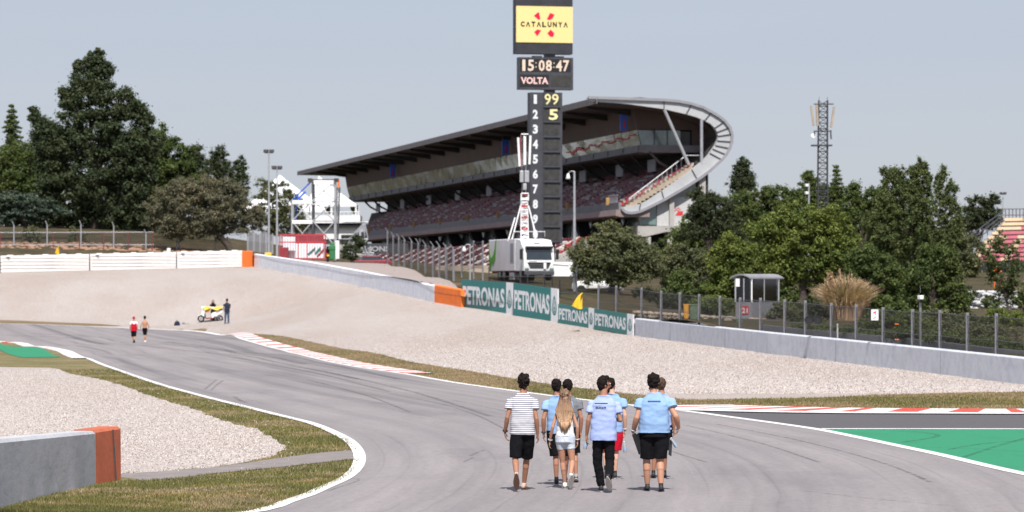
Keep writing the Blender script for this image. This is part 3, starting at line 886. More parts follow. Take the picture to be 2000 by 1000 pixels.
for w in bw:
    dn = Vector((w.x, w.y, 0)).normalized()
    for t in tt:
        x, y = w.x + dn.x * t, w.y + dn.y * t
        z = float(zb(x, y)) if t < 1300 else 6.0
        bk.v.append((x, y, z))
nt_ = len(tt)
for i in range(len(bw) - 1):
    for j in range(nt_ - 1): bk.f.append((i * nt_ + j, (i + 1) * nt_ + j, (i + 1) * nt_ + j + 1, i * nt_ + j + 1))
bk.mi = [0] * len(bk.f)
o = bk.build('hillside', 'earth', kind='structure', fix=False, smooth=True)
bmx = bmesh.new(); bmx.from_mesh(o.data)
for f in bmx.faces:
    if f.normal.z < 0: f.normal_flip()
bmx.to_mesh(o.data); bmx.free()
# service road on that ground
rd = [rayhit(px, py, zb, 200, 420) for px, py in ((560, 517), (640, 513.5), (700, 512.5), (757, 513), (800, 524), (850, 540), (893, 554), (904, 560), (850, 575), (700, 540), (600, 522))]
mbr = MB()
def road_sheet():
    L = [P(520, 510, 20.6), P(640, 513.5, 20.6), P(757, 513, 20.3), P(800, 524, 23.4), P(850, 540, 26.2), P(900, 556, 29.3)]
    Rr = [WP[6], WP[7], WP[8], WP[8].lerp(WP[9], .5), WP[9], WP[10]]
    m = MB(); n = 10
    rows = []
    for a, b in zip(L, Rr):
        rows.append([(a.x + (b.x - a.x) * k / n, a.y + (b.y - a.y) * k / n) for k in range(n + 1)])
    fine = []
    for r0, r1 in zip(rows[:-1], rows[1:]):
        for j in range(5): fine.append([(p[0] + (q[0] - p[0]) * j / 5, p[1] + (q[1] - p[1]) * j / 5) for p, q in zip(r0, r1)])
    fine.append(rows[-1])
    for r in fine:
        for x, y in r: m.v.append((x, y, float(zb(x, y)) + 0.05))
    for i in range(len(fine) - 1):
        for j in range(n): m.f.append((i * (n + 1) + j, (i + 1) * (n + 1) + j, (i + 1) * (n + 1) + j + 1, i * (n + 1) + j + 1))
    m.mi = [0] * len(m.f)
    m.build('service_road', 'road2', kind='structure')
road_sheet()

# ---- scattered grass blades and stones
def inpoly(x, y, poly):
    px = np.array([p[0] for p in poly]); py = np.array([p[1] for p in poly])
    inside = np.zeros(len(x), bool); j = len(px) - 1
    for i in range(len(px)):
        c = ((py[i] > y) != (py[j] > y)) & (x < (px[j] - px[i]) * (y - py[i]) / (py[j] - py[i] + 1e-12) + px[i])
        inside ^= c; j = i
    return inside
def quick_mesh(name, V, Fc, material, **kw):
    me = bpy.data.meshes.new(name)
    nv = len(V); k = Fc.shape[1]; nf = len(Fc)
    me.vertices.add(nv); me.vertices.foreach_set('co', np.asarray(V, np.float32).ravel())
    me.loops.add(nf * k); me.loops.foreach_set('vertex_index', Fc.astype(np.int32).ravel())
    me.polygons.add(nf); me.polygons.foreach_set('loop_start', np.arange(0, nf * k, k, dtype=np.int32))
    me.polygons.foreach_set('loop_total', np.full(nf, k, np.int32))
    me.materials.append(M[material]); me.update(); me.validate()
    o = bpy.data.objects.new(name, me); col.objects.link(o)
    ORG[o.name] = Vector((0, 0, 0))
    return tag(o, **kw)
def wedge(n, y0, y1, xa=-0.15, xb=0.15, power=1.0):
    """random ground points, denser near the camera"""
    u = rng.random(n) ** power
    y = y0 + (y1 - y0) * u
    x = (xa + (xb - xa) * rng.random(n)) * y
    return x, y
def blades(name, x, y, h, w, material, label):
    n = len(x); z = zf(x, y)
    a = rng.random(n) * 6.283; hh = h * (0.5 + rng.random(n)); ww = w * (0.7 + .6 * rng.random(n)) * (0.6 + y / 130)
    le = (rng.random((n, 2)) - .5) * hh[:, None] * 0.9
    V = np.empty((n, 3, 3))
    V[:, 0] = np.c_[x - np.cos(a) * ww, y - np.sin(a) * ww, z]
    V[:, 1] = np.c_[x + np.cos(a) * ww, y + np.sin(a) * ww, z]
    V[:, 2] = np.c_[x + le[:, 0], y + le[:, 1], z + hh]
    quick_mesh(name, V.reshape(-1, 3), np.arange(n * 3).reshape(n, 3), material, label=label, kind='stuff')
lgp = [(p[0], p[1]) for p in left_grass]; lgr = [(p[0], p[1]) for p in left_gravel]
pap = [(p.x, p.y) for p in pa]; sgp = [(p[0], p[1]) for p in strip_grass]
trk = poly
x, y = wedge(420000, 48, 150, power=1.9, xb=0.0)
k = inpoly(x, y, lgp) & ~inpoly(x, y, lgr) & ~inpoly(x, y, pap) & ~inpoly(x, y, trk)
# patchy: green where the noise is low, straw elsewhere
pn = np.array([noise.noise(Vector((a * .30, b * .22, 0))) + .6 * noise.noise(Vector((a * 1.3, b * .9, 3))) for a, b in zip(x[k], y[k])])
xg, yg = x[k], y[k]
gsel = (pn + rng.normal(0, .18, len(pn))) < 0.08
blades('grass_blades', xg[gsel], yg[gsel], 0.045, 0.009, 'bladegreen', 'short green grass growing on the verge inside the track bend')
dsel = ~gsel & (rng.random(len(pn)) < .75)
blades('dry_grass_blades', xg[dsel], yg[dsel], 0.035, 0.009, 'bladedry', 'short straw coloured grass on the verge inside the track bend')
x, y = wedge(330000, 88, 240, power=1.8, xa=-0.1, xb=.15)
k = inpoly(x, y, sgp) & ~inpoly(x, y, trk)
x, y = x[k], y[k]
pn = np.array([noise.noise(Vector((a * .3, b * .1, 5))) for a, b in zip(x, y)])
g = (pn + rng.normal(0, .2, len(pn))) < -0.12
blades('grass_blades', x[g], y[g], 0.05, 0.011, 'bladegreen', 'sparse green grass on the strip beyond the right kerb')
blades('dry_grass_blades', x[~g], y[~g], 0.04, 0.011, 'bladedry', 'dry straw grass on the strip beyond the right kerb')
def stones(name, x, y, r0, label, material='gravel_stone'):
    n = len(x); z = zf(x, y) + 0.01
    r = r0 * (0.5 + rng.random(n)); a = rng.random(n) * 6.283
    V = np.empty((n, 5, 3)); 
    for i in range(4):
        t = a + i * 1.5708 + rng.normal(0, .25, n); rr = r * (0.8 + .5 * rng.random(n))
        V[:, i] = np.c_[x + np.cos(t) * rr, y + np.sin(t) * rr, z - 0.005]
    V[:, 4] = np.c_[x, y, z + r * (.5 + .5 * rng.random(n))]
    base = np.arange(n)[:, None] * 5
    Fc = np.concatenate([base + np.array(t) for t in ((0, 1, 4), (1, 2, 4), (2, 3, 4), (3, 0, 4))])
    quick_mesh(name, V.reshape(-1, 3), Fc, material, label=label, kind='stuff')
def stone_mat():
    m, t, b = base_mat('gravel_stone', 0.95, spec=0.2)
    geo = nd(t, 'ShaderNodeNewGeometry')
    t.links.new(ramp_out(t, geo.outputs['Random Per Island'], [(0.0, (0.12, 0.095, 0.085)), (0.3, (0.36, 0.315, 0.29)), (0.8, (0.46, 0.41, 0.385)), (1.0, (0.60, 0.56, 0.54))]), b.inputs['Base Color'])
    return m
M['gravel_stone'] = stone_mat()
x, y = wedge(150000, 56, 150, xb=-0.06, power=1.6)
k = inpoly(x, y, lgr); stones('pebbles', x[k], y[k], 0.017, 'pale loose pebbles in the gravel bed inside the bend')
# strays where gravel spills into the grass
k2 = inpoly(x, y, lgp) & ~k & (rng.random(len(x)) < .02); stones('stray_pebbles', x[k2], y[k2], 0.016, 'stray pebbles thrown on to the grass inside the bend')
x, y = wedge(170000, 100, 215, power=1.5, xa=-.06, xb=.15)
k = ~inpoly(x, y, sgp) & ~inpoly(x, y, trk) & (side_of_wall(x, y) < -0.3) & (y > 105)
k &= np.array([not (a > 4 and b < 112) for a, b in zip(x, y)])
stones('pebbles', x[k], y[k], 0.022, 'pale loose pebbles in the big gravel trap below the boards')

# ------------------------------------------------------------------ walls along the track
def wall_run(name, label, cat, pts, hs, th, mats, group=None, z0=-1.0, mi_end=None, top_over=0.0, parent=None):
    """solid wall over foot points pts with heights hs; th = thickness away from the camera"""
    mb = MB(); n = len(pts); V = []
    for i, (p, h) in enumerate(zip(pts, hs)):
        t = (pts[min(i + 1, n - 1)] - pts[max(i - 1, 0)]); t.z = 0; t.normalize()
        nr = Vector((-t.y, t.x, 0))
        if nr.x * p.x + nr.y * p.y < 0: nr = -nr
        bv = min(0.05, th * .2)
        V += [p + Vector((0, 0, z0)), p + Vector((0, 0, h - bv)) + nr * 0.02, p + nr * (bv + .02) + Vector((0, 0, h)), p + nr * (th - bv) + Vector((0, 0, h)), p + nr * th + Vector((0, 0, h - bv)), p + nr * th + Vector((0, 0, z0))]
    Fc = []
    for i in range(n - 1):
        for j in range(6):
            Fc.append((i * 6 + j, i * 6 + (j + 1) % 6, (i + 1) * 6 + (j + 1) % 6, (i + 1) * 6 + j))
    Fc += [tuple(range(6)), tuple(range((n - 1) * 6 + 5, (n - 1) * 6 - 1, -1))]
    mb.add(V, Fc)
    return mb.build(name, mats, parent, label, cat, group)

def cutline(a, b, n):
    return [a.lerp(b, i / n) for i in range(n + 1)]
# near left wall: one continuous block with an orange end piece
nl = [P(-260, 1062, 178), P(0, 996, 145), P(189, 949.5, 114)]
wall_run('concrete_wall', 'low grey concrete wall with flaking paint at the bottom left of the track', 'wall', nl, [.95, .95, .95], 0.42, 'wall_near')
t = (nl[2] - nl[1]).normalized()
t = (P(238, 940, 111.5) - nl[2]).normalized()
oe = wall_run('wall_end_block', 'worn rust orange end block of the low grey wall nearest the camera', 'wall', [nl[2] + t * 0.01, P(238, 940, 111.5)], [.965, .965], 0.45, 'orange_worn')
# seam on the orange block
sm = MB(); a_ = nl[2].lerp(P(238, 940, 111.5), .72); nrn = Vector((t.y, -t.x, 0)); nrn = nrn if nrn.y < 0 else -nrn
sm.beam(a_ + nrn * .012 + Vector((0, 0, .0)) + t * .06, a_ + nrn * .0 + Vector((0, 0, .93)) - t * .1, 0.02, 0.02)
sm.build('seam', 'asphalt_dark', oe)
# long right wall
wr = [WP[14] + Vector((0.02, -.02, 0))] + [WP[14].lerp(WP[15], k) for k in (.25, .5, .75)] + [WP[15], WP[16], WP[17], WP[18], WP[19]]
rw = wall_run('concrete_wall', 'long grey concrete wall running off to the right below the post fence', 'wall', wr, [1.0] * len(wr), 0.35, 'wall')
jm = MB()
for k in (.31, .72):
    for a, b in ((WP[14], WP[15]), (WP[15], WP[17])):
        p = a.lerp(b, float(k)); tr_ = (b - a); tr_.z = 0; tr_.normalize(); nn = Vector((tr_.y, -tr_.x, 0)); nn = nn if nn.y < 0 else -nn
        jm.box(p + nn * 0.002 + Vector((0, 0, .45)), (0.015, 0.008, 0.92), math.atan2(tr_.y, tr_.x))
jm.build('joint', 'metal_dark', rw)
# wall behind the scooter, up the slope
wm = [WP[6].lerp(WP[7], k) for k in (0.01, .5)] + [WP[7], WP[8], WP[8].lerp(WP[9], .5), WP[9].lerp(WP[8], .003)]
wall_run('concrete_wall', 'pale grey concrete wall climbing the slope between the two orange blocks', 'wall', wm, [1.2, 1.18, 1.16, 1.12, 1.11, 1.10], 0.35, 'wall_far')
wall_run('wall_end_block', 'bright orange wall block beside the first teal board', 'wall', [WP[9], WP[9].lerp(WP[10], .93)], [1.15, 1.15], 0.4, 'orange')
wall_run('wall_end_block', 'orange block at the end of the white barrier on the slope', 'wall', [WP[5] + Vector((0, -.1, 0)), WP[6] + Vector((-.05, -.1, 0))], [1.45, 1.45], 0.8, 'orange')
# white foam barrier modules
for i, (a, b, lab) in enumerate(((WP[1], WP[2], 'white foam barrier module cut by the left edge of the photo'), (WP[2], WP[3], 'white foam barrier module with the small yellow flag above it'),
                                 (WP[3], WP[4], 'middle white foam barrier module with the white can on its top'), (WP[4], WP[5], 'white foam barrier module touching the orange end block'))):
    th = thing('foam_barrier', lab, 'barrier', a.lerp(b, .5), 'white foam barriers on the slope')
    m = MB(); a2 = a.lerp(b, .006); b2 = a.lerp(b, .994)
    H = 1.48
    for k in range(5):
        z0 = H * k / 5; z1 = H * (k + 1) / 5
        for p0, p1 in ((a2, b2),):
            # each band bulges slightly
            V = []
            for p in (p0, p1):
                V += [p + Vector((0, 0.0, z0 + .004)), p + Vector((0, -.03, z0 + .03)), p + Vector((0, -.03, z1 - .03)), p + Vector((0, 0, z1 - .004)), p + Vector((0, 1.0, z1 - .01)), p + Vector((0, 1.0, z0 + .01))]
            m.add(V, [(j, (j + 1) % 6, 6 + (j + 1) % 6, 6 + j) for j in range(6)] + [tuple(range(6)), tuple(range(11, 5, -1))])
    m.build('bands', 'white_barrier', th)
    m = MB()
    for k in range(1, 5): m.box((a2.lerp(b2, .5)) + Vector((0, .3, H * k / 5)), ((b2 - a2).length, .62, .012), math.atan2(b2.y - a2.y, b2.x - a2.x))
    m.build('groove', 'galv', th)
    for k in (.1, .3, .5, .7, .88): m = MB(); m.bbox(a2.lerp(b2, k) + Vector((0, .3, H + .02)), (.5, .3, .07), .02); m.build('strap_lug', 'white_barrier', th)
    if i:
        m = MB(); m.box(a2.lerp(b2, .07) + Vector((0, -.052, H - .17)), (.55, .01, .09)); m.build('maker_mark', 'black', th)
m = MB(); c = WP[3].lerp(WP[4], .9) + Vector((0, .35, 1.64)); m.loft([(c + Vector((0, .3, 0)) + Vector((0, 0, z)), r, r) for z, r in ((-.12, .16), (.0, .17), (.16, .18), (.2, .18), (.22, .14))], 14)
m.build('paint_can', 'boardwhite', label='small white can standing on the foam barrier', cat='can')
m = MB(); c = P(522, 496, 21.9); m.bbox(c + Vector((0, 1.2, .0)), (.62, .4, .26), .06); m.build('yellow_case', 'yellow', label='small yellow case lying behind the top end of the pale wall', cat='case')

# ---- sponsor boards
def board(label, x0, y0t, y0b, x1, y1t, y1b, s0, s1, xs):
    """quad board from photo corners; xs where the white strip begins"""
    A = P(x0, y0b, s0 * 1.0015); B = P(x1, y1b, s1 * 1.0015); h0 = (y0b - y0t) / s0; h1 = (y1b - y1t) / s1
    d = (B - A); L = d.length; du = Vector((d.x, d.y, 0)).normalized(); nr = Vector((du.y, -du.x, 0)); nr = nr if nr.y < 0 else -nr
    th = thing('sponsor_board', label, 'sign board', A.lerp(B, .5), 'teal sponsor boards on the wall')
    def pt(u, v, off): # u 0..1 along, v 0..1 up
        return A + d * u + Vector((0, 0, (h0 + (h1 - h0) * u) * v)) + nr * off
    us = ((xs - 1000) / 1.0)
    # fraction along where the strip begins, solved in the photo
    lo, hi = 0.0, 1.0
    for _ in range(40):
        mid = (lo + hi) / 2; p = pt(mid, 0, 0); x = 1000 + F * p.x / p.y
        lo, hi = (mid, hi) if x < xs else (lo, mid)
    uf = lo
    m = MB(); m.hexa([pt(0, 0, .10), pt(uf, 0, .10), pt(uf, 0, .04), pt(0, 0, .04), pt(0, 1, .10), pt(uf, 1, .10), pt(uf, 1, .04), pt(0, 1, .04)]); m.build('panel', 'petronas', th)
    m = MB(); m.hexa([pt(uf, 0, .103), pt(1, 0, .103), pt(1, 0, .037), pt(uf, 0, .037), pt(uf, 1, .103), pt(1, 1, .103), pt(1, 1, .037), pt(uf, 1, .037)]); m.build('logo_panel', 'boardwhite', th)
    v, f = text_geo('PETRONAS', 1, 1, 0.035, 3)
    m = MB(); m.add([pt(uf * (.035 + .93 * a), .20 + .60 * b, .106) for a, b in v], f); m.build('lettering', 'boardwhite', th, fix=False)
    # drop emblem: ring with a stem
    m = MB(); V = []; Fc = []; n = 28
    cu_, cv, ru, rv = (uf + 1) / 2, .42, (1 - uf) * .34, .22
    for k in range(n):
        t = 2 * math.pi * k / n; yy = math.sin(t); xx = math.cos(t) * (1 if yy < 0 else 1 - .35 * yy)
        st = 1 + .55 * max(0, yy) * 1.2
        V += [pt(cu_ + ru * xx, cv + rv * yy * st, .109), pt(cu_ + ru * .66 * xx, cv + rv * .76 * yy * st, .109)]
    for k in range(n): Fc.append((2 * k, (2 * k + 2) % (2 * n), (2 * k + 3) % (2 * n), 2 * k + 1))
    m.add(V, Fc)
    V = []; Fc = []
    for k in range(20):
        t = 2 * math.pi * k / 20
        for q in (1, .45): V.append(pt(cu_ + ru * .42 * q * math.cos(t) , cv - rv * .25 + rv * .42 * q * math.sin(t), .111))
    for k in range(20): Fc.append((2 * k, (2 * k + 2) % 40, (2 * k + 3) % 40, 2 * k + 1))
    m.add(V, Fc)
    m.add([pt(cu_ - ru * .42, cv - rv * .25, .113), pt(cu_ - ru * .15, cv - rv * .25, .113), pt(cu_ + ru * .15, cv + rv * .9, .113), pt(cu_ + ru * .0, cv + rv * .95, .113)], [(0, 1, 2, 3)])
    m.build('emblem', 'petronas', th, fix=False)
    m = MB()
    for u in (.03, .5, .97): m.box(pt(u, .5, .0) + nr * 0.02, (.05, .05, (h0 + h1) * .48), math.atan2(du.y, du.x))
    m.build('frame', 'metal', th)
board('tall teal sponsor board next to the orange block', 904, 545.5, 605.5, 1004.5, 552.5, 615.5, 29.9, 31.1, 991.5)
board('tall teal sponsor board between the other tall one and the step down', 1005, 552.7, 615.5, 1092.5, 564.5, 630.5, 31.2, 32.2, 1079)
board('lower teal sponsor board with the yellow flag in front of it', 1093, 593.5, 630.5, 1163, 602.8, 643, 32.3, 33.2, 1152.5)
board('lower teal sponsor board touching the bare grey wall', 1163.3, 602.8, 643, 1239.5, 614.5, 655.5, 33.3, 34.4, 1228)
wb = [WP[11].lerp(WP[12], .1), WP[12], WP[13], WP[14]]
wall_run('concrete_wall', 'concrete wall standing behind the teal boards', 'wall', [w + Vector((0, 1.2, 0)) for w in wb], [.95, .95, .9, .9], 0.35, 'wall')

# ------------------------------------------------------------------ trees
M['leaf_dark'] = leaf_mat('leaf_dark', (0.058, 0.076, 0.040))
M['leaf_mid'] = leaf_mat('leaf_mid', (0.088, 0.118, 0.04))
M['leaf_olive'] = leaf_mat('leaf_olive', (0.13, 0.142, 0.074), 0.35)
M['leaf_grey'] = leaf_mat('leaf_grey', (0.15, 0.145, 0.1), 0.35)
M['leaf_bright'] = leaf_mat('leaf_bright', (0.135, 0.17, 0.045))
M['leaf_blue'] = leaf_mat('leaf_blue', (0.075, 0.1, 0.078))
M['leaf_deep'] = leaf_mat('leaf_deep', (0.055, 0.07, 0.036))
M['leaf_poplar'] = leaf_mat('leaf_poplar', (0.098, 0.124, 0.05))

def leaf_cloud(cent, crad, L, per, flat=0.75):
    """cent (n,3), crad (n,) -> quads; per leaves for each clump"""
    n = len(cent); N = n * per
    c = np.repeat(cent, per, 0); r = np.repeat(crad, per)
    d = rng.normal(0, 1, (N, 3)); d /= np.linalg.norm(d, axis=1)[:, None]
    rad = r * np.abs(rng.normal(0, .62, N))
    p = c + d * rad[:, None] * np.array([1, 1, flat])
    nrm = d * 0.9 + rng.normal(0, .6, (N, 3)) + np.array([0, 0, .25]); nrm /= np.linalg.norm(nrm, axis=1)[:, None]
    a = rng.normal(0, 1, (N, 3)); u = np.cross(nrm, a); u /= np.linalg.norm(u, axis=1)[:, None] + 1e-9
    v = np.cross(nrm, u)
    s = L * (0.5 + .9 * rng.random(N))
    u *= (s * .5)[:, None]; v *= (s * .30)[:, None]
    V = np.empty((N, 4, 3)); V[:, 0] = p - u; V[:, 1] = p - v; V[:, 2] = p + u; V[:, 3] = p + v
    return V.reshape(-1, 3)

def child_mesh(name, V, k, material, parent):
    o = quick_mesh(name, V - np.array(ORG[parent.name]), np.arange(len(V)).reshape(-1, k), material)
    o.parent = parent; ORG[o.name] = ORG[parent.name]
    return o

def limbs(th, base, targets, r0, forks=1, lean=None):
    m = MB(); top = Vector(np.mean([tuple(t) for t in targets], 0))
    b = Vector(base); H = top.z - b.z
    mid = b.lerp(top, .45) + Vector((random.uniform(-.3, .3), 0, 0)) if lean is None else Vector(lean)
    m.bar(b - Vector((0, 0, .3)), b.lerp(mid, .5) + Vector((.08, 0, 0)), r0 * 1.25, r0, n=8, cap=False)
    m.bar(b.lerp(mid, .5) + Vector((.08, 0, 0)), mid, r0, r0 * .85, n=8, cap=False)
    for t in targets:
        t = Vector(t); k = mid.lerp(t, .5) + Vector((random.uniform(-.3, .3), random.uniform(-.3, .3), random.uniform(.0, .5)))
        m.bar(mid, k, r0 * .6, r0 * .38, n=6, cap=False); m.bar(k, t, r0 * .38, r0 * .1, n=5, cap=False)
    return m.build('trunk', 'bark', th, smooth=True)

def tree(name, label, s, lobes, leaf='leaf_mid', L=0.26, dens=1.0, crad=0.7, group=None, trunk=None, r0=0.22, flat=.75, cat='tree', shell=0.28, depth=0.85, base_px=None, seed=None):
    """lobes (cx, cy, rx, ry) in photo pixels at scale s; trunk = px x of its foot"""
    C_ = []; Rd = []
    area = 0
    for cx, cy, rx, ry in lobes:
        rx *= 1.07; ry *= 1.06
        crad_ = crad * .8; c = np.array(P(cx, cy, s)); R3 = np.array((rx / s, max(min(rx, ry), .6 * rx) / s * depth, ry / s))
        cr = min(crad_, max(.26, .5 * min(R3)))
        n = int(max(7, 1.45 * (R3[0] * R3[1] + R3[0] * R3[2] + R3[1] * R3[2]) / (cr * cr) * 1.05))
        d = rng.normal(0, 1, (n, 3)); d /= np.linalg.norm(d, axis=1)[:, None]
        rad = shell + (1 - shell) * rng.random(n) ** .7
        C_.append(c + d * rad[:, None] * np.maximum(R3 - cr * .28, .1)); Rd.append(cr * (.55 + .75 * rng.random(n)))
        area += math.pi * R3[0] * R3[2]
    C_ = np.concatenate(C_); Rd = np.concatenate(Rd)
    L *= .80; per = max(14, int(dens * 3.0 * (np.mean(Rd) ** 2) * math.pi / (L * L * .3)))
    per = min(per, 320)
    tx = trunk if trunk is not None else lobes[0][0]
    gx_ = (tx - 1000) / s; gy_ = F / s; gz = float(zb(gx_, gy_))
    if base_px is not None: gz = P(tx, base_px, s).z
    th = thing(name, label, cat, (gx_, gy_, gz), group)
    idx = rng.choice(len(C_), min(len(C_), 11), replace=False)
    limbs(th, (gx_, gy_, gz), [C_[i] for i in idx], r0)
    V = leaf_cloud(C_, Rd, L, per, flat)
    child_mesh('crown', V, 4, leaf, th)
    return th

def conifer(name, label, s, cx, top, bot, rad, leaf, L=.3, group=None, tiers=12, droop=.25, base=None, dens=1.0):
    A = P(cx, top, s); B = P(cx, bot, s); gz = float(zb(A.x, A.y))
    th = thing(name, label, 'tree', (A.x, A.y, min(gz, B.z)), group)
    m = MB(); m.bar((A.x, A.y, min(gz, B.z) - .3), A, .28, .03, n=7); 
    Cn = []; Rr = []
    for i in range(tiers):
        f = (i + .3) / tiers; z = A.z + (B.z - A.z) * f; r = rad / s * (f ** .8) * random.uniform(.8, 1.1)
        for k in range(9):
            a = random.uniform(0, 6.28); rr = r * random.uniform(.75, 1.15)
            e = Vector((A.x + math.cos(a) * rr, A.y + math.sin(a) * rr, z - droop * rr + .25 * rr * rr / max(r, .1) * .3))
            m.bar((A.x, A.y, z), e, .05, .015, n=4, cap=False)
            for q in np.linspace(.15, 1, max(3, int(rr / .32))):
                Cn.append((A.x + (e.x - A.x) * q, A.y + (e.y - A.y) * q, z + (e.z - z) * q - .05)); Rr.append(.14 + .32 * (1.1 - q) * min(1, rr))
    m.build('trunk', 'bark', th)
    V = leaf_cloud(np.array(Cn), np.array(Rr) + .08, L, int(20 * dens), .55)
    child_mesh('crown', V, 4, leaf, th)
    return th

GL = 'trees on the bank at the left'; GR = 'trees behind the right wall'
tree('broadleaf_tree', 'tallest dark green tree, towering over the left bank', 19.0, [(180, 125, 20, 26), (152, 128, 12, 12), (205, 140, 20, 22), (170, 180, 55, 45), (135, 190, 24, 30), (225, 200, 38, 36), (262, 212, 22, 28), (285, 232, 16, 15), (180, 250, 95, 60), (250, 270, 50, 50), (272, 300, 46, 60), (110, 300, 50, 70), (180, 330, 100, 90), (255, 350, 55, 70), (130, 395, 60, 45), (235, 400, 60, 42), (66, 225, 11, 20), (84, 250, 20, 26), (90, 285, 30, 34), (110, 345, 40, 50), (150, 415, 55, 34), (210, 420, 60, 32), (275, 415, 40, 36), (95, 420, 36, 30), (170, 160, 34, 30), (192, 105, 8, 12)], 'leaf_dark', .34, 1.1, .95, GL, trunk=185, r0=.55)
conifer('cedar_tree', 'pointed conifer with tiered branches at the left edge of the photo', 17, 22, 203, 350, 44, 'leaf_mid', .26, GL, 16, .42, dens=1.5)
tree('broadleaf_tree', 'rounded olive green tree between the left edge conifer and the tallest tree', 17.6, [(45, 335, 50, 60), (20, 370, 45, 50), (75, 370, 45, 55), (85, 300, 34, 36), (100, 270, 26, 34), (10, 330, 26, 40), (60, 410, 60, 34)], 'leaf_mid', .3, 1, .8, GL)
th = tree('cedar_tree', 'low blue green cedar with flat spreading boughs below the left edge conifer', 20.2, [(45, 398, 70, 16), (70, 412, 75, 14), (30, 425, 70, 16), (20, 385, 50, 14)], 'leaf_blue', .28, 1, .55, GL, flat=.35)
tree('umbrella_pine', 'rounded pine whose crown slopes down right of the tallest tree', 18.2, [(305, 275, 36, 36), (340, 320, 48, 60), (300, 340, 50, 70), (358, 350, 32, 50), (330, 390, 55, 45), (290, 430, 50, 24)], 'leaf_mid', .28, 1.1, .7, GL)
tree('broadleaf_tree', 'small dark tree peeping over the right shoulder of the rounded pine', 15, [(378, 302, 22, 24), (385, 330, 20, 40), (400, 345, 16, 30)], 'leaf_dark', .34, 1, .6, GL)
tree('broadleaf_tree', 'dark upright tree with two tops above the grey green olive tree', 15.5, [(428, 312, 22, 28), (418, 340, 20, 40), (446, 350, 26, 40), (468, 330, 13, 26), (472, 360, 16, 34)], 'leaf_dark', .32, 1.1, .6, GL)
tree('olive_tree', 'broad grey green olive tree on the bank beside the tallest tree', 20.8, [(345, 378, 46, 34), (322, 418, 44, 44), (385, 374, 52, 32), (395, 415, 66, 50), (440, 386, 44, 36), (462, 420, 46, 38), (497, 425, 20, 26), (350, 444, 56, 26), (420, 448, 50, 20)], 'leaf_grey', .20, 1.25, .62, GL, trunk=458, r0=.28)
tree('broadleaf_tree', 'thin light green tree behind the two floodlight poles', 17, [(515, 372, 24, 26), (552, 370, 22, 20), (525, 410, 34, 32), (568, 405, 26, 36), (545, 440, 40, 24), (585, 440, 22, 24)], 'leaf_olive', .26, .6, .6, GL)
for i, (cx, cy) in enumerate(((40, 425), (130, 432), (230, 436), (320, 440))):
    tree('shrub', ['dark undergrowth below the low blue green cedar', 'dark undergrowth left of the trunk of the tallest tree', 'dark undergrowth right of the trunk of the tallest tree', 'dark undergrowth under the left end of the grey green olive tree'][i], 18.6, [(cx, cy, 55, 22), (cx + 34, cy + 4, 40, 18)], 'leaf_dark', .3, 1, .6, 'undergrowth on the left bank', cat='shrub', r0=.06)
M['clod'] = mat('clod', (0.30, 0.18, 0.12), 0.95, 0.4, 2)
m = MB()
for i in range(420):
    c = P(random.uniform(-60, 460), random.uniform(480, 500), 20.9 + random.uniform(-.3, .3)); c.z = float(zb(c.x, c.y)); r = random.uniform(.08, .26)
    m.ell(c, (r * 1.4, r, r * .7), 6, 4)
m.build('bank_rubble', 'clod', label='orange brown clods along the foot of the left bank', kind='stuff')
for i, (cx, w) in enumerate(((1330, 34), (1395, 36), (1460, 36), (1530, 40), (1610, 40), (1690, 40), (1770, 40), (1850, 34))):
    tree('shrub', ['tall shrub behind the smaller olive tree', 'tall shrub between smaller olive tree and bright green tree', 'tall shrub behind the bright green tree', 'tall shrub behind the booth roof', 'tall shrub behind the trunk of the largest bright tree', 'tall shrub behind the pampas plumes', 'tall shrub left of the dense green tree', 'tall shrub behind the dense green tree'][i], 28, [(cx, 556, w, 30), (cx - 20, 580, w, 24), (cx + 24, 580, w, 24), (cx, 600, w * 1.1, 14)], ['leaf_mid', 'leaf_deep', 'leaf_poplar'][i % 3], .22, 1.0, .5, 'tall shrubs under the right trees', cat='shrub', r0=.06)
# right side
for i, (cx, cy, ss_, w) in enumerate(((1345, 460, 19, 1), (1400, 452, 18.5, 1.1), (1460, 455, 18, 1.2), (1525, 450, 18, 1.2), (1600, 440, 18.4, 1.2), (1665, 435, 18.2, 1.2), (1730, 440, 18, 1.2), (1800, 445, 18, 1.1), (1872, 470, 18, .8))):
    tree('background_tree', ['dark tree low behind the right end of the grandstand', 'background tree between the two dull pines', 'background tree under the egg shaped skyline tree', 'background tree below the skyline left of the tall mast', 'background tree around the foot of the tall mast', 'background tree below the thin spiky conifer', 'background tree just left of the poplar cluster', 'background tree directly behind the poplar cluster', 'background tree between the poplars and the pink seats'][i], ss_, [(cx, cy, 40 * w, 42), (cx - 24, cy + 32, 36 * w, 40), (cx + 24, cy + 30, 36 * w, 40), (cx, cy + 62, 50 * w, 34), (cx - 10, cy + 95, 50 * w, 30)], ['leaf_mid', 'leaf_deep', 'leaf_olive'][i % 3] if i not in (5, 6) else 'leaf_mid', .34, .9, .8, GR)
tree('olive_tree', 'rounded olive tree with forked trunk right of the truck', 27.5, [(1200, 455, 34, 22), (1135, 500, 24, 30), (1190, 462, 42, 28), (1150, 490, 34, 34), (1225, 478, 40, 32), (1190, 500, 50, 40), (1255, 500, 34, 36), (1160, 530, 42, 28), (1235, 530, 40, 26), (1278, 520, 20, 28), (1200, 545, 30, 18)], 'leaf_olive', .19, 1.3, .5, GR, trunk=1205, r0=.2)
tree('olive_tree', 'smaller olive tree between the forked one and the bright green trees', 26, [(1335, 500, 42, 28), (1310, 525, 32, 32), (1360, 520, 34, 34), (1335, 550, 44, 24)], 'leaf_olive', .2, 1.2, .5, GR, trunk=1350, r0=.18)
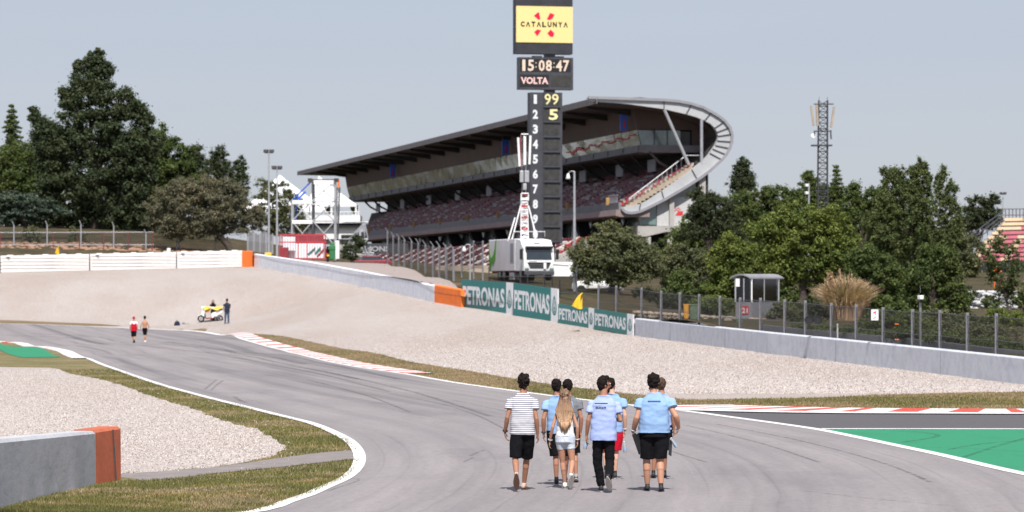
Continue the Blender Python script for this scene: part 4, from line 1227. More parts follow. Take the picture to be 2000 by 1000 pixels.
tree('stone_pine', 'dark pine touching the right end of the grandstand', 21.5, [(1372, 388, 34, 24), (1358, 415, 18, 18), (1395, 405, 44, 30), (1385, 440, 44, 28), (1352, 458, 26, 14), (1420, 450, 40, 34)], 'leaf_deep', .24, 1.2, .6, GR)
tree('stone_pine', 'dull green pine mass left of the tall mast', 20.5, [(1478, 388, 44, 26), (1440, 410, 40, 34), (1520, 388, 36, 28), (1495, 425, 60, 36), (1550, 400, 30, 34)], 'leaf_mid', .24, 1.2, .6, GR)
tree('poplar_tree', 'small dark egg shaped tree on the skyline right of the grandstand', 15.5, [(1449, 328, 19, 22), (1445, 355, 26, 30), (1462, 350, 17, 26)], 'leaf_dark', .30, 1.1, .55, GR)
tree('stone_pine', 'distant pine crown directly behind the foot of the tall mast', 18, [(1583, 352, 20, 22), (1590, 380, 38, 34), (1620, 390, 34, 34)], 'leaf_mid', .27, 1, .55, GR)
conifer('cypress_tree', 'thin spiky conifer just right of the tall mast', 20, 1634, 322, 420, 24, 'leaf_mid', .22, GR, 12, .1)
tree('broadleaf_tree', 'distant low tree between the spiky conifer and the poplars', 19, [(1668, 378, 24, 22), (1700, 395, 40, 34), (1660, 410, 40, 30), (1735, 400, 30, 30)], 'leaf_mid', .27, 1, .6, GR)
tree('broadleaf_tree', 'bright green tree left of the marshal booth', 29, [(1420, 478, 32, 28), (1448, 500, 34, 34), (1402, 515, 26, 30), (1430, 550, 44, 38), (1470, 530, 34, 44), (1400, 565, 26, 24)], 'leaf_bright', .20, 1.2, .5, GR, trunk=1440, r0=.15)
tree('broadleaf_tree', 'largest bright green tree, arching over the marshal booth', 30, [(1550, 430, 50, 34), (1500, 455, 40, 36), (1610, 430, 46, 36), (1570, 470, 80, 44), (1520, 500, 52, 40), (1640, 475, 42, 44), (1600, 520, 66, 42), (1660, 520, 30, 40), (1545, 530, 30, 24)], 'leaf_bright', .22, 1.2, .6, GR, trunk=1565, r0=.26)
tree('poplar_tree', 'cluster of spiky topped poplars rising highest on the right', 24, [(1746, 345, 13, 26), (1762, 360, 12, 34), (1793, 335, 12, 30), (1808, 350, 13, 36), (1728, 352, 10, 30), (1780, 365, 14, 40), (1745, 400, 32, 44), (1795, 400, 38, 44), (1765, 460, 62, 50), (1715, 440, 34, 44)], 'leaf_poplar', .20, 1.15, .42, GR, trunk=1790, r0=.2, flat=1.1)
tree('poplar_tree', 'loose poplar with a pale stem beside the cluster of poplars', 25, [(1842, 340, 9, 24), (1832, 365, 11, 24), (1858, 375, 13, 28), (1845, 410, 24, 38), (1868, 430, 17, 34), (1850, 465, 30, 34)], 'leaf_poplar', .19, .7, .38, GR, trunk=1838, r0=.1, flat=1.1)
tree('broadleaf_tree', 'dark round tree behind the pink seated stand', 15.5, [(1910, 405, 26, 24), (1940, 395, 16, 18), (1895, 430, 34, 30), (1930, 425, 34, 24), (1880, 460, 24, 26)], 'leaf_deep', .34, 1.1, .7, GR)
tree('broadleaf_tree', 'dense mid green tree behind the pampas grass', 33, [(1690, 505, 40, 30), (1720, 540, 46, 44), (1680, 555, 38, 46), (1735, 590, 36, 32), (1700, 600, 40, 30)], 'leaf_mid', .19, 1.2, .5, GR)
tree('broadleaf_tree', 'dense green tree in front of the poplars', 33, [(1825, 505, 40, 32), (1790, 535, 34, 34), (1855, 540, 34, 40), (1820, 575, 50, 40), (1780, 585, 34, 30), (1870, 590, 26, 30)], 'leaf_mid', .18, 1.2, .48, GR, trunk=1815)
tree('broadleaf_tree', 'thin leaved tree half hiding the pink seats at the right edge', 33, [(1950, 470, 20, 24), (1978, 500, 26, 36), (1935, 500, 20, 30), (1960, 545, 36, 34), (1990, 580, 26, 36), (1940, 585, 24, 22)], 'leaf_poplar', .17, .42, .4, GR, trunk=1965, r0=.08)
# low growth along the right fence
GS_ = 'shrubs along the right fence'
tree('shrub', 'bright green clipped shrub at the lower right edge behind the fence', 40, [(1945, 618, 34, 18), (1985, 622, 34, 24), (2040, 625, 40, 24)], 'leaf_bright', .12, 1.2, .3, GS_, cat='shrub', r0=.04)
tree('shrub', 'trailing dark shrub mass below the camera pole', 41, [(1740, 628, 44, 22), (1790, 640, 50, 24), (1700, 640, 34, 20)], 'leaf_mid', .12, 1.3, .32, GS_, cat='shrub', r0=.04)
tree('shrub', 'spreading olive shrub mass at the far right behind the posts', 43, [(1860, 648, 56, 24), (1920, 655, 50, 26), (1980, 665, 46, 26), (2030, 670, 40, 26)], 'leaf_olive', .12, 1.3, .32, GS_, cat='shrub', r0=.04)
tree('shrub', 'dark shrub filling the gap beside the stacked brown discs', 38, [(1590, 640, 40, 16), (1560, 630, 30, 16)], 'leaf_deep', .13, 1.2, .3, GS_, cat='shrub', r0=.04)
tree('shrub', 'green shrub below the small olive tree left of the booth', 33, [(1400, 592, 40, 18), (1365, 598, 28, 13), (1440, 602, 24, 14)], 'leaf_bright', .14, 1.1, .32, GS_, cat='shrub', r0=.04)
tree('shrub', 'low dark shrub under the forked olive tree', 29.5, [(1290, 580, 34, 14), (1330, 588, 24, 12), (1255, 572, 22, 12)], 'leaf_deep', .15, 1, .34, GS_, cat='shrub', r0=.04)
tree('shrub', 'round shrub on the bank above the middle white barrier module', 20.6, [(160, 470, 16, 20), (144, 462, 12, 22)], 'leaf_olive', .2, .8, .35, 'shrubs on the bank', cat='shrub', r0=.05, base_px=492)
tree('shrub', 'small shrub on the bank left of the yellow flag', 20.6, [(64, 462, 20, 20), (50, 478, 16, 14)], 'leaf_olive', .2, .7, .35, 'shrubs on the bank', cat='shrub', r0=.05, base_px=492)
tree('shrub', 'green shrub against the truss beside the green box', 20.5, [(685, 490, 20, 22), (700, 470, 16, 16)], 'leaf_dark', .2, 1, .35, 'shrubs by the gantry', cat='shrub', r0=.05)
for i, (cx, cy, ss_, rx) in enumerate(((1312, 590, 31, 26), (1385, 600, 34, 28), (1540, 605, 36, 34), (1600, 600, 35, 36), (1755, 610, 37, 40), (1830, 618, 38, 36), (1900, 632, 40, 40), (1500, 590, 33, 30))):
    tree('shrub', ['small dark shrub between the two olive trees', 'shrub just left of the two wheelie bins', 'shrub right of the marshal booth', 'shrub left of the pampas grass', 'shrub right of the pampas grass', 'shrub right of the camera pole', 'shrub left of the bright clipped one', 'shrub behind the marshal booth'][i], ss_, [(cx, cy, rx, 20), (cx - rx * .6, cy + 8, rx * .7, 15), (cx + rx * .6, cy + 8, rx * .7, 15)], ['leaf_deep', 'leaf_mid', 'leaf_olive'][i % 3], .16, 1.1, .34, GS_, cat='shrub', r0=.04)
for i, (cx, cy) in enumerate(((1590, 655), (1680, 662), (1770, 664), (1850, 672), (1930, 682), (1990, 690))):
    tree('shrub', ['low ground hugging shrub behind the two round black lamps', 'low ground hugging shrub below the white sign', 'low ground hugging shrub at the foot of the camera pole', 'low ground hugging shrub third from the right edge', 'low ground hugging shrub second from the right edge', 'low ground hugging shrub at the right edge'][i], (41.6, 43.4, 45.2, 46.8, 48.2, 49.4)[i], [(cx, cy - 12, 44, 13), (cx + 30, cy - 8, 34, 11)], 'leaf_mid', .11, 1.2, .28, GS_, cat='shrub', r0=.03)
# dry pampas grass
def pampas():
    s = 37.0; c = P(1652, 655, s); z0 = float(zb(c.x, c.y))
    th = thing('pampas_grass', 'dry straw coloured pampas grass clump behind the fence', 'grass clump', (c.x, c.y, z0))
    N = 3600; a = rng.random(N) * 6.283; r = rng.random(N) ** .6
    bx = c.x + np.cos(a) * r * .75; by = c.y + np.sin(a) * r * .8
    h = (1.2 + 1.6 * rng.random(N)) * (1 - .25 * r)
    lean = rng.random(N) ** .8 * .8 + .10
    dx = np.cos(a) * lean * (0.6 + r) * h * .55; dy = np.sin(a) * lean * (0.6 + r) * h * .4
    w = .012 + .012 * rng.random(N)
    V = np.empty((N, 2, 4, 3))
    z0_ = np.full(N, z0 - .1)
    mx, my, mz = bx + dx * .35, by + dy * .35, z0 + h * .65
    tx, ty, tz = bx + dx, by + dy, z0 + h - lean * h * .25
    for k, (p, q) in enumerate((((bx, by, z0_), (mx, my, mz)), ((mx, my, mz), (tx, ty, tz)))):
        w0 = w if k == 0 else w; w1 = w if k == 0 else w * .3
        V[:, k, 0] = np.c_[p[0] - w0, p[1], p[2]]; V[:, k, 1] = np.c_[p[0] + w0, p[1], p[2]]
        V[:, k, 2] = np.c_[q[0] + w1, q[1], q[2]]; V[:, k, 3] = np.c_[q[0] - w1, q[1], q[2]]
    child_mesh('leaves', V.reshape(-1, 3), 4, 'dry_reed', th)
    # feathery plumes
    P_ = []; Rr = []
    for i in range(26):
        x0 = random.uniform(-1.25, 1.35); zt = 2.75 - .75 * abs(x0 + .3) ** 1.2 + random.uniform(-.3, .15)
        y0 = random.uniform(-.4, .5)
        for q in np.linspace(0, 1, 7):
            P_.append((c.x + x0 + .1 * q * np.sign(x0), c.y + y0, z0 + zt - .55 * (1 - q))); Rr.append(.035 + .055 * math.sin(math.pi * min(1, q + .15)))
    child_mesh('plumes', leaf_cloud(np.array(P_), np.array(Rr), .085, 26, 1.4), 4, 'dry_reed', th)
pampas()

# ------------------------------------------------------------------ fences
wx_ = [w.x / w.y for w in WP]
def wall_at(px, back=.55):
    a = (px - 1000) / F
    for i in range(len(WP) - 1):
        a0, a1 = WP[i].x / WP[i].y, WP[i + 1].x / WP[i + 1].y
        if a0 <= a <= a1 or (i == len(WP) - 2):
            A, B = WP[i], WP[i + 1]
            # ray (a*Y, Y) meets segment
            dx, dy = B.x - A.x, B.y - A.y
            t = (a * A.y - A.x) / (dx - a * dy)
            p = A.lerp(B, t); n = Vector((-dy, dx, 0)).normalized(); n = n if n.y > 0 else -n
            return p + n * back, F / p.y
th0 = P(1500, 640, 42)
FPX = [(1152, 555), (1186, 558), (1235, 562), (1272, 568), (1308, 571), (1345, 575), (1385, 578), (1424, 581), (1463, 582), (1510, 585), (1550, 587), (1600, 592), (1648, 595), (1700, 600), (1757, 604), (1810, 606), (1863, 611), (1919, 612), (1976, 618), (2036, 622), (2100, 627)]
fp, _ = wall_at(1550)
fth = thing('post_fence', 'long fence of grey metal posts and dark wire net standing behind the right wall', 'fence', fp)
tops = []
for px, py in FPX:
    p, s = wall_at(px); top = P(px, py, F / p.y).z; bot = float(zb(p.x, p.y)) - .3
    m = MB(); m.bbox((p.x, p.y, (top + bot) / 2), (.125, .10, top - bot), .015, 0.1); m.build('post', 'post', fth)
    tops.append(Vector((p.x, p.y, top)))
def netting(th, tops, h, mats, cell=1.0, wires=3, r=.012, off=.09):
    m = MB(); m.uv = []
    acc = 0
    for i, p in enumerate(tops):
        if i: acc += (tops[i] - tops[i - 1]).length
        q = p + Vector((0, -off, 0))
        for z, v in ((-.12, 0), (-h, h - .12)):
            m.v.append((q.x, q.y, q.z + z)); m.uv.append((acc / cell, v / cell))
    m.f = [(2 * i, 2 * i + 1, 2 * i + 3, 2 * i + 2) for i in range(len(tops) - 1)]; m.mi = [0] * len(m.f)
    m.build('wire_net', mats, th, fix=False)
    m = MB()
    for k in range(wires):
        z = -.12 - (h - .2) * k / max(1, wires - 1)
        m.path([t + Vector((0, -off, z)) for t in tops], r, n=4)
    m.build('tension_wire', 'metal_dark', th)
netting(fth, tops, 2.0, 'net', 1.0)
# a second, taller post behind with a security camera
p, s = wall_at(1752, 1.0)
zt = P(1752, 574, s).z
ct = thing('camera_pole', 'thin pole with a white security camera between the posts of the right fence', 'camera pole', (p.x, p.y, float(zb(p.x, p.y))))
m = MB(); m.bar((p.x, p.y, ORG[ct.name].z - .3), (p.x, p.y, P(1752, 590, s).z), .055); m.bar((p.x, p.y, zt + .05), (p.x, p.y, zt + .35), .008); m.build('pole', 'metal', ct)
m = MB(); c = P(1752, 581, s); m.bbox((p.x, p.y - .1, c.z), (.17, .3, .17), .03, .3); m.build('camera', 'white', ct)
m = MB(); m.bbox((p.x, p.y - .1, c.z - .16), (.13, .16, .1), .02, .3); m.build('lens_dome', 'black', ct)
for py in (633, 663):
    c = P(1752, py, s); m = MB(); m.box((c.x, p.y - .07, c.z), (.16, .03, .03)); m.build('tape', 'orange', ct)
# white sign with a red figure on the fence
p, s = wall_at(1708, .42)
c = P(1708.5, 615, F / p.y); sg = thing('fence_sign', 'small white sign with a red mark fixed to the right fence', 'sign', c)
m = MB(); m.box(c, (14 / s, .03, 21 / s)); m.build('plate', 'white', sg)
m = MB(); y = c.y - .018
u = 1 / s
m.prism([(c.x - 3.2 * u, y, c.z + 5 * u), (c.x + 2.6 * u, y, c.z + 8 * u), (c.x + 2.2 * u, y, c.z + 1 * u), (c.x + .2 * u, y, c.z - 1 * u), (c.x + 1 * u, y, c.z + 4 * u), (c.x - 2.8 * u, y, c.z + 2.2 * u)], (0, -.004, 0))
m.prism([(c.x - 3.4 * u, y, c.z - 8 * u), (c.x + 1.8 * u, y, c.z - 5.5 * u), (c.x + 3 * u, y, c.z - 2.2 * u), (c.x + 2.1 * u, y, c.z - 2.2 * u), (c.x + .9 * u, y, c.z - 4.6 * u), (c.x - 3.4 * u, y, c.z - 6.2 * u)], (0, -.004, 0))
m.build('red_mark', 'red', sg)
# pair of round black lamps on a white stalk
p, s = wall_at(1589, 1.1); bz = float(zb(p.x, p.y))
sl = thing('signal_light', 'pair of round black signal lamps on a white stalk behind the right fence', 'signal light', (p.x, p.y, bz))
c = P(1589, 655, s); m = MB(); m.bar((p.x, p.y, bz - .2), (p.x, p.y, P(0, 632, s).z), .035, .03, n=8); m.build('stalk', 'white', sl)
for dx in (-8.6, 8.6):
    c = P(1589 + dx, 625, s); m = MB(); m.bar((c.x, p.y - .12, c.z), (c.x, p.y + .12, c.z), .19, n=20); m.torus((c.x, p.y - .12, c.z), (0, 1, 0), .17, .025, 20, 6); m.build('lamp', 'black', sl, smooth=False)
m = MB(); c = P(1589, 625, s); m.box((c.x, p.y, c.z), (.5, .05, .06)); m.build('bracket', 'metal_dark', sl)
# guard rail behind the fence on the right
gp = [P(1490, 640, 41), P(1560, 648, 42), P(1660, 657, 43.6), P(1760, 666, 45), P(1850, 676, 47.5), P(1940, 687, 49.5), P(2040, 697, 51)]
gr = thing('guard_rail', 'low grey steel guard rail running behind the right fence', 'guard rail', gp[2])
m = MB()
for a, b in zip(gp[:-1], gp[1:]): m.beam(a, b, .08, .30)
m.build('rail', 'sheet_grey', gr)
for a in gp:
    m = MB(); m.box(a + Vector((0, .12, -.35)), (.1, .1, .9)); m.build('post', 'metal_dark', gr)

# fence that follows the service road down the slope
sf = [(757, 452, 512, 20.3), (768, 460, 514, 20.6), (779, 464, 517, 21.2), (790, 468, 521, 22), (804, 471, 525, 22.8), (817, 474, 530, 23.6), (831, 478, 535, 24.5), (846, 480, 541, 25.4), (858, 480, 544, 26.0), (872, 484, 549, 26.8), (886, 487, 554, 27.6)]
b0 = P(820, 531, 23.6)
sth = thing('post_fence', 'fence of tall grey posts dropping down the slope beside the service road', 'fence', b0)
tp = []
for px, yt, yb, s in sf:
    a = P(px, yt, s); bz = float(zb(a.x, a.y)) - .2
    m = MB(); m.box((a.x, a.y, (a.z + bz) / 2), (.15, .12, a.z - bz)); m.bar(a, a + Vector((-.25, 0, .35)), .04, n=4); m.build('post', 'post', sth); tp.append(a)
netting(sth, tp, 2.4, 'net', 1.0, 4)
# second fence behind it, crossing to the truck
sf2 = [(870, 478, 24), (885, 482, 24.3), (902, 480, 24.6), (925, 470, 24.8), (943, 470, 25), (955, 520, 26), (1062, 545, 27.5), (1096, 540, 28), (1128, 530, 28)]
b0 = P(930, 545, 25); sth2 = thing('post_fence', 'tall post fence between the truck and the beige wall', 'fence', b0); tp = []
for px, yt, s in sf2[:5]:
    a = P(px, yt, s); bz = float(zb(a.x, a.y)) - .2
    m = MB(); m.box((a.x, a.y, (a.z + bz) / 2), (.13, .1, a.z - bz)); m.build('post', 'post', sth2); tp.append(a)
netting(sth2, tp, 2.2, 'net', 1.0, 3)
# fence above the boards
sf3 = [(955, 521, 27.0), (1017, 528, 27.8), (1031, 532, 27.9), (1063, 530, 28.2), (1078, 534, 28.4), (1093, 547, 28.7), (1126, 520, 29.6)]
b0 = P(1040, 560, 28); sth3 = thing('post_fence', 'short dark post fence between the tall teal boards and the truck', 'fence', b0); tp = []
for px, yt, s in sf3:
    a = P(px, yt, s); bz = float(zb(a.x, a.y)) - .2
    m = MB(); m.box((a.x, a.y, (a.z + bz) / 2), (.10, .08, a.z - bz)); m.build('post', 'metal_dark', sth3)
    tp.append(P(px, 537, s))
netting(sth3, tp, 1.3, 'net', 1.0, 2, .03)

# bank fence at the left
bf = [(27, 433), (92, 432), (158, 431), (222, 434), (285, 449)]
b0 = P(150, 492, 20.9); bth = thing('wire_fence', 'wire fence of pale posts with bent tops along the left bank', 'fence', b0); tp = []
for px, yt in bf + [(-40, 433), (-110, 433)]:
    a = P(px, yt + 8, 20.9); m = MB(); m.bar(P(px, 498, 20.9), a, .06, n=6); m.bar(a, a + Vector((-.15, -.1, .42)), .05, n=5); m.build('post', 'galv', bth)
m = MB()
for y in (453.5, 478):
    m.bar(P(-140, y + 1, 20.9), P(300, y, 20.9), .028, n=5)
m.build('rail', 'metal', bth)
netting(bth, [P(-140, 454, 20.9), P(100, 454, 20.9), P(300, 453.5, 20.9)], 1.9, 'net', 1.0, 1, .01, 0)
for px in (1, 52, 104, 155, 202, 250, 297):
    m = MB(); m.bar(P(px, 500, 21.3), P(px, 455 + (px == 52) * 24, 21.3), .04, n=5); m.build('stake', 'dred', bth)
b1 = P(380, 490, 20.9); bt2 = thing('wire_fence', 'low dark wire fence with a leaning strut below the grey green olive tree', 'fence', b1)
for (xa, ya), (xb, yb_) in (((345, 492), (345, 464)), ((355, 490), (341, 458)), ((420, 490), (420, 462)), ((444, 488), (444, 462))):
    m = MB(); m.bar(P(xa, ya, 20.7), P(xb, yb_, 20.7), .07, n=6); m.build('post', 'galv', bt2)
netting(bt2, [P(300, 458, 20.7), P(345, 460, 20.7), P(450, 470, 20.7)], 1.3, 'net', 1.0, 2, .015, 0)
# plank fence at the top of the slope
b1 = P(505, 497, 20.2); pf = thing('screen_fence', 'worn grey screen fence between the olive tree and the floodlight poles', 'fence', b1)
for i, px in enumerate(range(484, 536, 4)):
    m = MB(); y = 455 + 3 * math.sin(px * 1.3); a = P(px, y, 20.2); b = P(px, 500, 20.2); m.box((a + b) / 2, (.17, .06, a.z - b.z)); m.build('board', 'metal' if i % 3 else 'sheet_grey', pf)
# flags
def flag(label, px, py, s, w, h, pole_bottom):
    c = P(px, py, s); th = thing('flag', label, 'flag', P(px, pole_bottom, s))
    m = MB(); m.bar(P(px, pole_bottom, s), P(px + w * .35, py - h * .5, s), .018, n=5); m.build('stick', 'metal_dark', th)
    m = MB(); n = 9; V = []
    for i in range(n):
        for j in range(n):
            u, v = i / (n - 1), j / (n - 1)
            X = px + w * (.38 - u * .95 * (v ** .7)); Y = py - h * .5 + h * (v * (1 - .12 * u) + .06 * math.sin(u * 5))
            p = P(X, Y, s); p.y += .12 * math.sin(u * 7 + v * 3); V.append(p)
    m.add(V, [(i * n + j, (i + 1) * n + j, (i + 1) * n + j + 1, i * n + j + 1) for i in range(n - 1) for j in range(n - 1)])
    m.build('cloth', 'yellow', th, smooth=True)
flag('yellow flag leaning over the lower teal board', 1129, 588, 33.6, 22, 30, 612)
flag('tiny yellow flag behind the white barrier on the bank', 112, 489, 22.3, 9, 17, 512)

# ------------------------------------------------------------------ masts, lamps, small structures
def lamp_pole(label, px, yt, yb, s, heads, arm=None, r=.09):
    a = P(px, yt, s); b = P(px, yb, s); b.z = min(b.z, float(zb(b.x, b.y)))
    th = thing('floodlight_pole', label, 'lamp post', b)
    m = MB(); m.bar(b, a, r * 1.25, r * .7, n=8); m.build('pole', 'galv', th)
    if heads == 'twin':
        for dx in (-.26, .26):
            m = MB(); m.bbox(a + Vector((dx, -.1, .05)), (.42, .35, .30), .04, rz=dx); m.build('floodlight', 'metal_dark', th)
        m = MB(); m.box(a + Vector((0, 0, -.12)), (.8, .08, .08)); m.build('crossbar', 'metal', th)
    if heads == 'arm':
        m = MB(); m.path([a, a + Vector((-.25, -.05, .03)), a + Vector((-.45, -.05, -.15))], .035, n=6); m.build('arm', 'galv', th)
        m = MB(); m.loft([(a + Vector((-.45, -.05, z)), r_, r_) for z, r_ in ((-.15, .06), (-.3, .12), (-.5, .17), (-.55, .12))], 12); m.build('lamp_head', 'white', th, smooth=True)
    return th
lamp_pole('taller of the two grey floodlight poles left of the grandstand', 525, 296, 500, 21.0, 'twin')
lamp_pole('shorter grey floodlight pole right beside the taller one', 541, 328, 505, 21.3, 'twin')
lamp_pole('grey pole with a small white drooping lamp right of the score tower', 1122, 335, 575, 27.5, 'arm', r=.10)
lamp_pole('thin distant floodlight pole over the pink seated stand', 1959, 378, 430, 14, 'twin', r=.06)
lamp_pole('short curved lamp post on the slope left of the truck', 918, 478, 548, 25.5, 'arm', r=.06)
# pole with two cameras beside the lattice mast
a = P(1580, 358, 22); b = P(1580, 410, 22); th = thing('camera_pole', 'short pole with two small cameras left of the tall mast', 'camera pole', Vector((b.x, b.y, float(zb(b.x, b.y)))))
m = MB(); m.bar(ORG[th.name], a, .11, .07); m.build('pole', 'galv', th)
for y in (362, 377):
    c = P(1575.5, y, 22); m = MB(); m.bbox(c, (.26, .34, .26), .05, .3); m.build('camera', 'white', th)
    m = MB(); m.bbox(c + Vector((0, 0, -.18)), (.2, .25, .14), .04); m.build('lens_dome', 'black', th)

def lattice(m, base, top, w0, w1, n, r=.05, bays=None):
    """four-legged braced mast"""
    base = Vector(base); top = Vector(top)
    for i in range(n):
        f0, f1 = i / n, (i + 1) / n
        a, b = base.lerp(top, f0), base.lerp(top, f1); ha = (w0 + (w1 - w0) * f0) / 2; hb = (w0 + (w1 - w0) * f1) / 2
        ca = [a + Vector((x * ha, y * ha, 0)) for x, y in ((-1, -1), (1, -1), (1, 1), (-1, 1))]
        cb = [b + Vector((x * hb, y * hb, 0)) for x, y in ((-1, -1), (1, -1), (1, 1), (-1, 1))]
        for k in range(4):
            m.bar(ca[k], cb[k], r, n=5, cap=False); m.bar(ca[k], ca[(k + 1) % 4], r * .6, n=4, cap=False)
            if (i + k) % 2: m.bar(ca[k], cb[(k + 1) % 4], r * .6, n=4, cap=False)
            else: m.bar(ca[(k + 1) % 4], cb[k], r * .6, n=4, cap=False)
# the telecom mast on the right
s = 20.0; top = P(1608, 196, s); bot = P(1605.5, 470, s); bot.z = float(zb(bot.x, bot.y))
tm = thing('telecom_mast', 'tall grey lattice mast with pale antenna panels rising from the right trees', 'mast', bot)
m = MB(); lattice(m, bot, top, 1.0, .85, 32, .055); m.build('lattice', 'metal_dark', tm)
m = MB(); c = P(1605, 284, s); m.box(c, (2.0, 1.4, .12)); m.build('platform', 'metal_dark', tm)
for (xa, ya), (xb, yb_), w in (((1584, 207), (1589, 246), .28), ((1595, 205), (1596.5, 246), .46), ((1629, 209), (1623, 249), .38)):
    a, b = P(xa, ya, s), P(xb, yb_, s); m = MB(); m.beam(a + Vector((0, -.4, 0)), b + Vector((0, -.4, 0)), w, .2)
    m.build('antenna_panel', 'beige', tm)
for (xa, ya), (xb, yb_) in (((1589, 203), (1628, 203)), ((1590, 256), (1624, 256)), ((1622, 258), (1623, 272)), ((1590, 256), (1591, 266))):
    m = MB(); m.bar(P(xa, ya, s) + Vector((0, -.3, 0)), P(xb, yb_, s) + Vector((0, -.3, 0)), .08, n=5); m.build('bracket', 'metal_dark', tm)
m = MB(); c = P(1588, 265, s); m.bar(c + Vector((0, -.35, 0)), c + Vector((0, 0, 0)), .24, n=14); m.build('dish', 'white', tm)
for dx in (-.4, .4): 
    m = MB(); m.bar(top + Vector((dx, 0, 0)), top + Vector((dx, 0, .35)), .02, n=4); m.build('rod', 'metal_dark', tm)

# marshal booth
s = 36.5
def booth():
    g = P(1480, 640, s); g.z = float(zb(g.x, g.y))
    th = thing('marshal_booth', 'small raised grey marshal booth with glass upper half and curved roof', 'booth', g)
    x0, x1, x2 = 1437, 1467, 1522   # left face, corner, right end
    A = P(x0, 622, s) ; B = P(x1, 622, s - .4); Cc = P(x2, 622, s - .9)
    # footprint: corner B nearest, left face B->A, front face B->C
    B.y -= .5; A.y += .3; Cc.y += .4; D = A + (Cc - B)
    def q(p, py): return Vector((p.x, p.y, CAMZ + (HOR - py) / s))
    m = MB(); m.hexa([q(B, 622), q(Cc, 620), q(D, 620), q(A, 622), q(B, 590), q(Cc, 590), q(D, 590), q(A, 590)]); m.build('lower_panels', 'sheet_grey', th)
    for a, b in ((B, Cc), (A, B), (Cc, D), (A, D)):
        m = MB(); n_ = Vector(((b - a).y, -(b - a).x, 0)).normalized() * .01
        i0, i1 = a.lerp(b, .06), a.lerp(b, .94)
        m.hexa([q(i0, 589), q(i1, 589), q(i1, 589) + n_, q(i0, 589) + n_, q(i0, 544), q(i1, 544), q(i1, 544) + n_, q(i0, 544) + n_]); m.build('window', 'booth_glass', th)
    for p in (A, B, Cc, D, A.lerp(B, .5), B.lerp(Cc, .45)):
        m = MB(); m.box((q(p, 590) + q(p, 543)) / 2, (.07, .07, 47 / s)); m.build('frame_post', 'galv' if p is not B else 'white', th)
    m = MB(); rf = []
    c = (A + Cc) / 2; ex = (Cc - A) / 2 * 1.22; wdir = (D - A)
    ux = (Cc - B).normalized(); n = 8
    for i in range(n + 1):
        f = i / n * 2 - 1; z = 542 - 7 * (1 - f * f)
        e0 = B.lerp(A, (1 - f) / 2 if True else 0) 
        rf.append((f, z))
    L0 = (Cc - B); side = (A - B)
    outer = []
    for f, z in rf:
        b = B + side * (.5 + .62 * f)
        outer.append((q(b - L0 * .12, z), q(b + L0 * 1.12, z - 1.0)))
    V = [];
    for a, b in outer: V += [a, b, a + Vector((0, 0, -.07)), b + Vector((0, 0, -.07))]
    Fc = []
    for i in range(n):
        k = i * 4; Fc += [(k, k + 4, k + 5, k + 1), (k + 2, k + 3, k + 7, k + 6), (k, k + 2, k + 6, k + 4), (k + 1, k + 5, k + 7, k + 3)]
    Fc += [(0, 1, 3, 2), (n * 4, n * 4 + 2, n * 4 + 3, n * 4 + 1)]
    m.add(V, Fc); m.build('roof', 'sheet_grey', th)
    for p in (A.lerp(Cc, .05), B.lerp(Cc, .1), B.lerp(Cc, .95), D.lerp(A, .1), B):
        m = MB(); m.bar(q(p, 622), Vector((p.x, p.y, g.z - .3)), .06, n=6); m.build('leg', 'galv', th)
    # red number plate with white digits
    a = A.lerp(B, .30); b = A.lerp(B, .80); nn = Vector(((b - a).y, -(b - a).x, 0)).normalized() * .02
    if nn.y > 0: nn = -nn
    m = MB(); m.hexa([q(a, 614) , q(b, 614), q(b, 614) + nn, q(a, 614) + nn, q(a, 598), q(b, 598), q(b, 598) + nn, q(a, 598) + nn]); pl = m.build('number_plate', 'red', th)
    m = MB(); X = (b - a).normalized(); W = (b - a).length
    put_text(m, '21', q(a, 611.5) + nn * 1.3 + X * W * .15, X, Vector((0, 0, 1)), W * .7, 10.5 / s, .03); m.build('digits', 'boardwhite', pl, fix=False)
    m = MB(); m.box(q(A, 552) + Vector((.12, -.06, 0)), (.2, .03, .42)); m.build('notice', 'paper', th)
m_, t_, b_ = base_mat('booth_glass', .05); tr_ = nd(t_, 'ShaderNodeBsdfTransparent'); tr_.inputs[0].default_value = (.75, .78, .78, 1)
gl_ = nd(t_, 'ShaderNodeBsdfGlossy'); gl_.inputs['Roughness'].default_value = .05
fr_ = nd(t_, 'ShaderNodeFresnel'); mx_ = nd(t_, 'ShaderNodeMixShader'); t_.links.new(fr_.outputs[0], mx_.inputs[0]); t_.links.new(tr_.outputs[0], mx_.inputs[1]); t_.links.new(gl_.outputs[0], mx_.inputs[2]); t_.links.new(mx_.outputs[0], t_.nodes['Material Output'].inputs[0])
M['booth_glass'] = m_
booth()
# wheelie bins
def bin_(label, px, yt, yb, s, w, mats, lid):
    a = P(px, yb, s); h = (yb - yt) / s; th = thing('wheelie_bin', label, 'bin', a)
    m = MB(); m.loft([(a + Vector((0, 0, z)), w * k, w * .45 * 1.1) for z, k in ((.05, .42), (h * .5, .46), (h * .93, .5))], 16, pw=5); m.build('body', mats, th)
    m = MB(); m.bbox(a + Vector((0, 0, h * .95)), (w * 1.1, w * 1.05, .07), .02); m.build('lid', lid, th)
    for dx in (-.35, .35):
        m = MB(); m.bar(a + Vector((w * dx, .1, .06)), a + Vector((w * dx, .2, .06)), .08, n=10); m.build('wheel', 'tyre', th)
bin_('orange bin half hidden by the dull green bin', 1340, 594, 624, 35.5, .30, 'binorange', 'binorange')
bin_('dull green wheelie bin beside the orange one under the trees', 1356, 594, 625, 35.2, .62, 'bingreen', 'bingreen')
bin_('small dark green bin standing under the marshal booth', 1444, 622, 646, 38, .45, 'bingreen', 'bingreen')
bin_('beige box bin left of the marshal booth', 1421, 618, 640, 37.6, .46, 'beige', 'concrete')
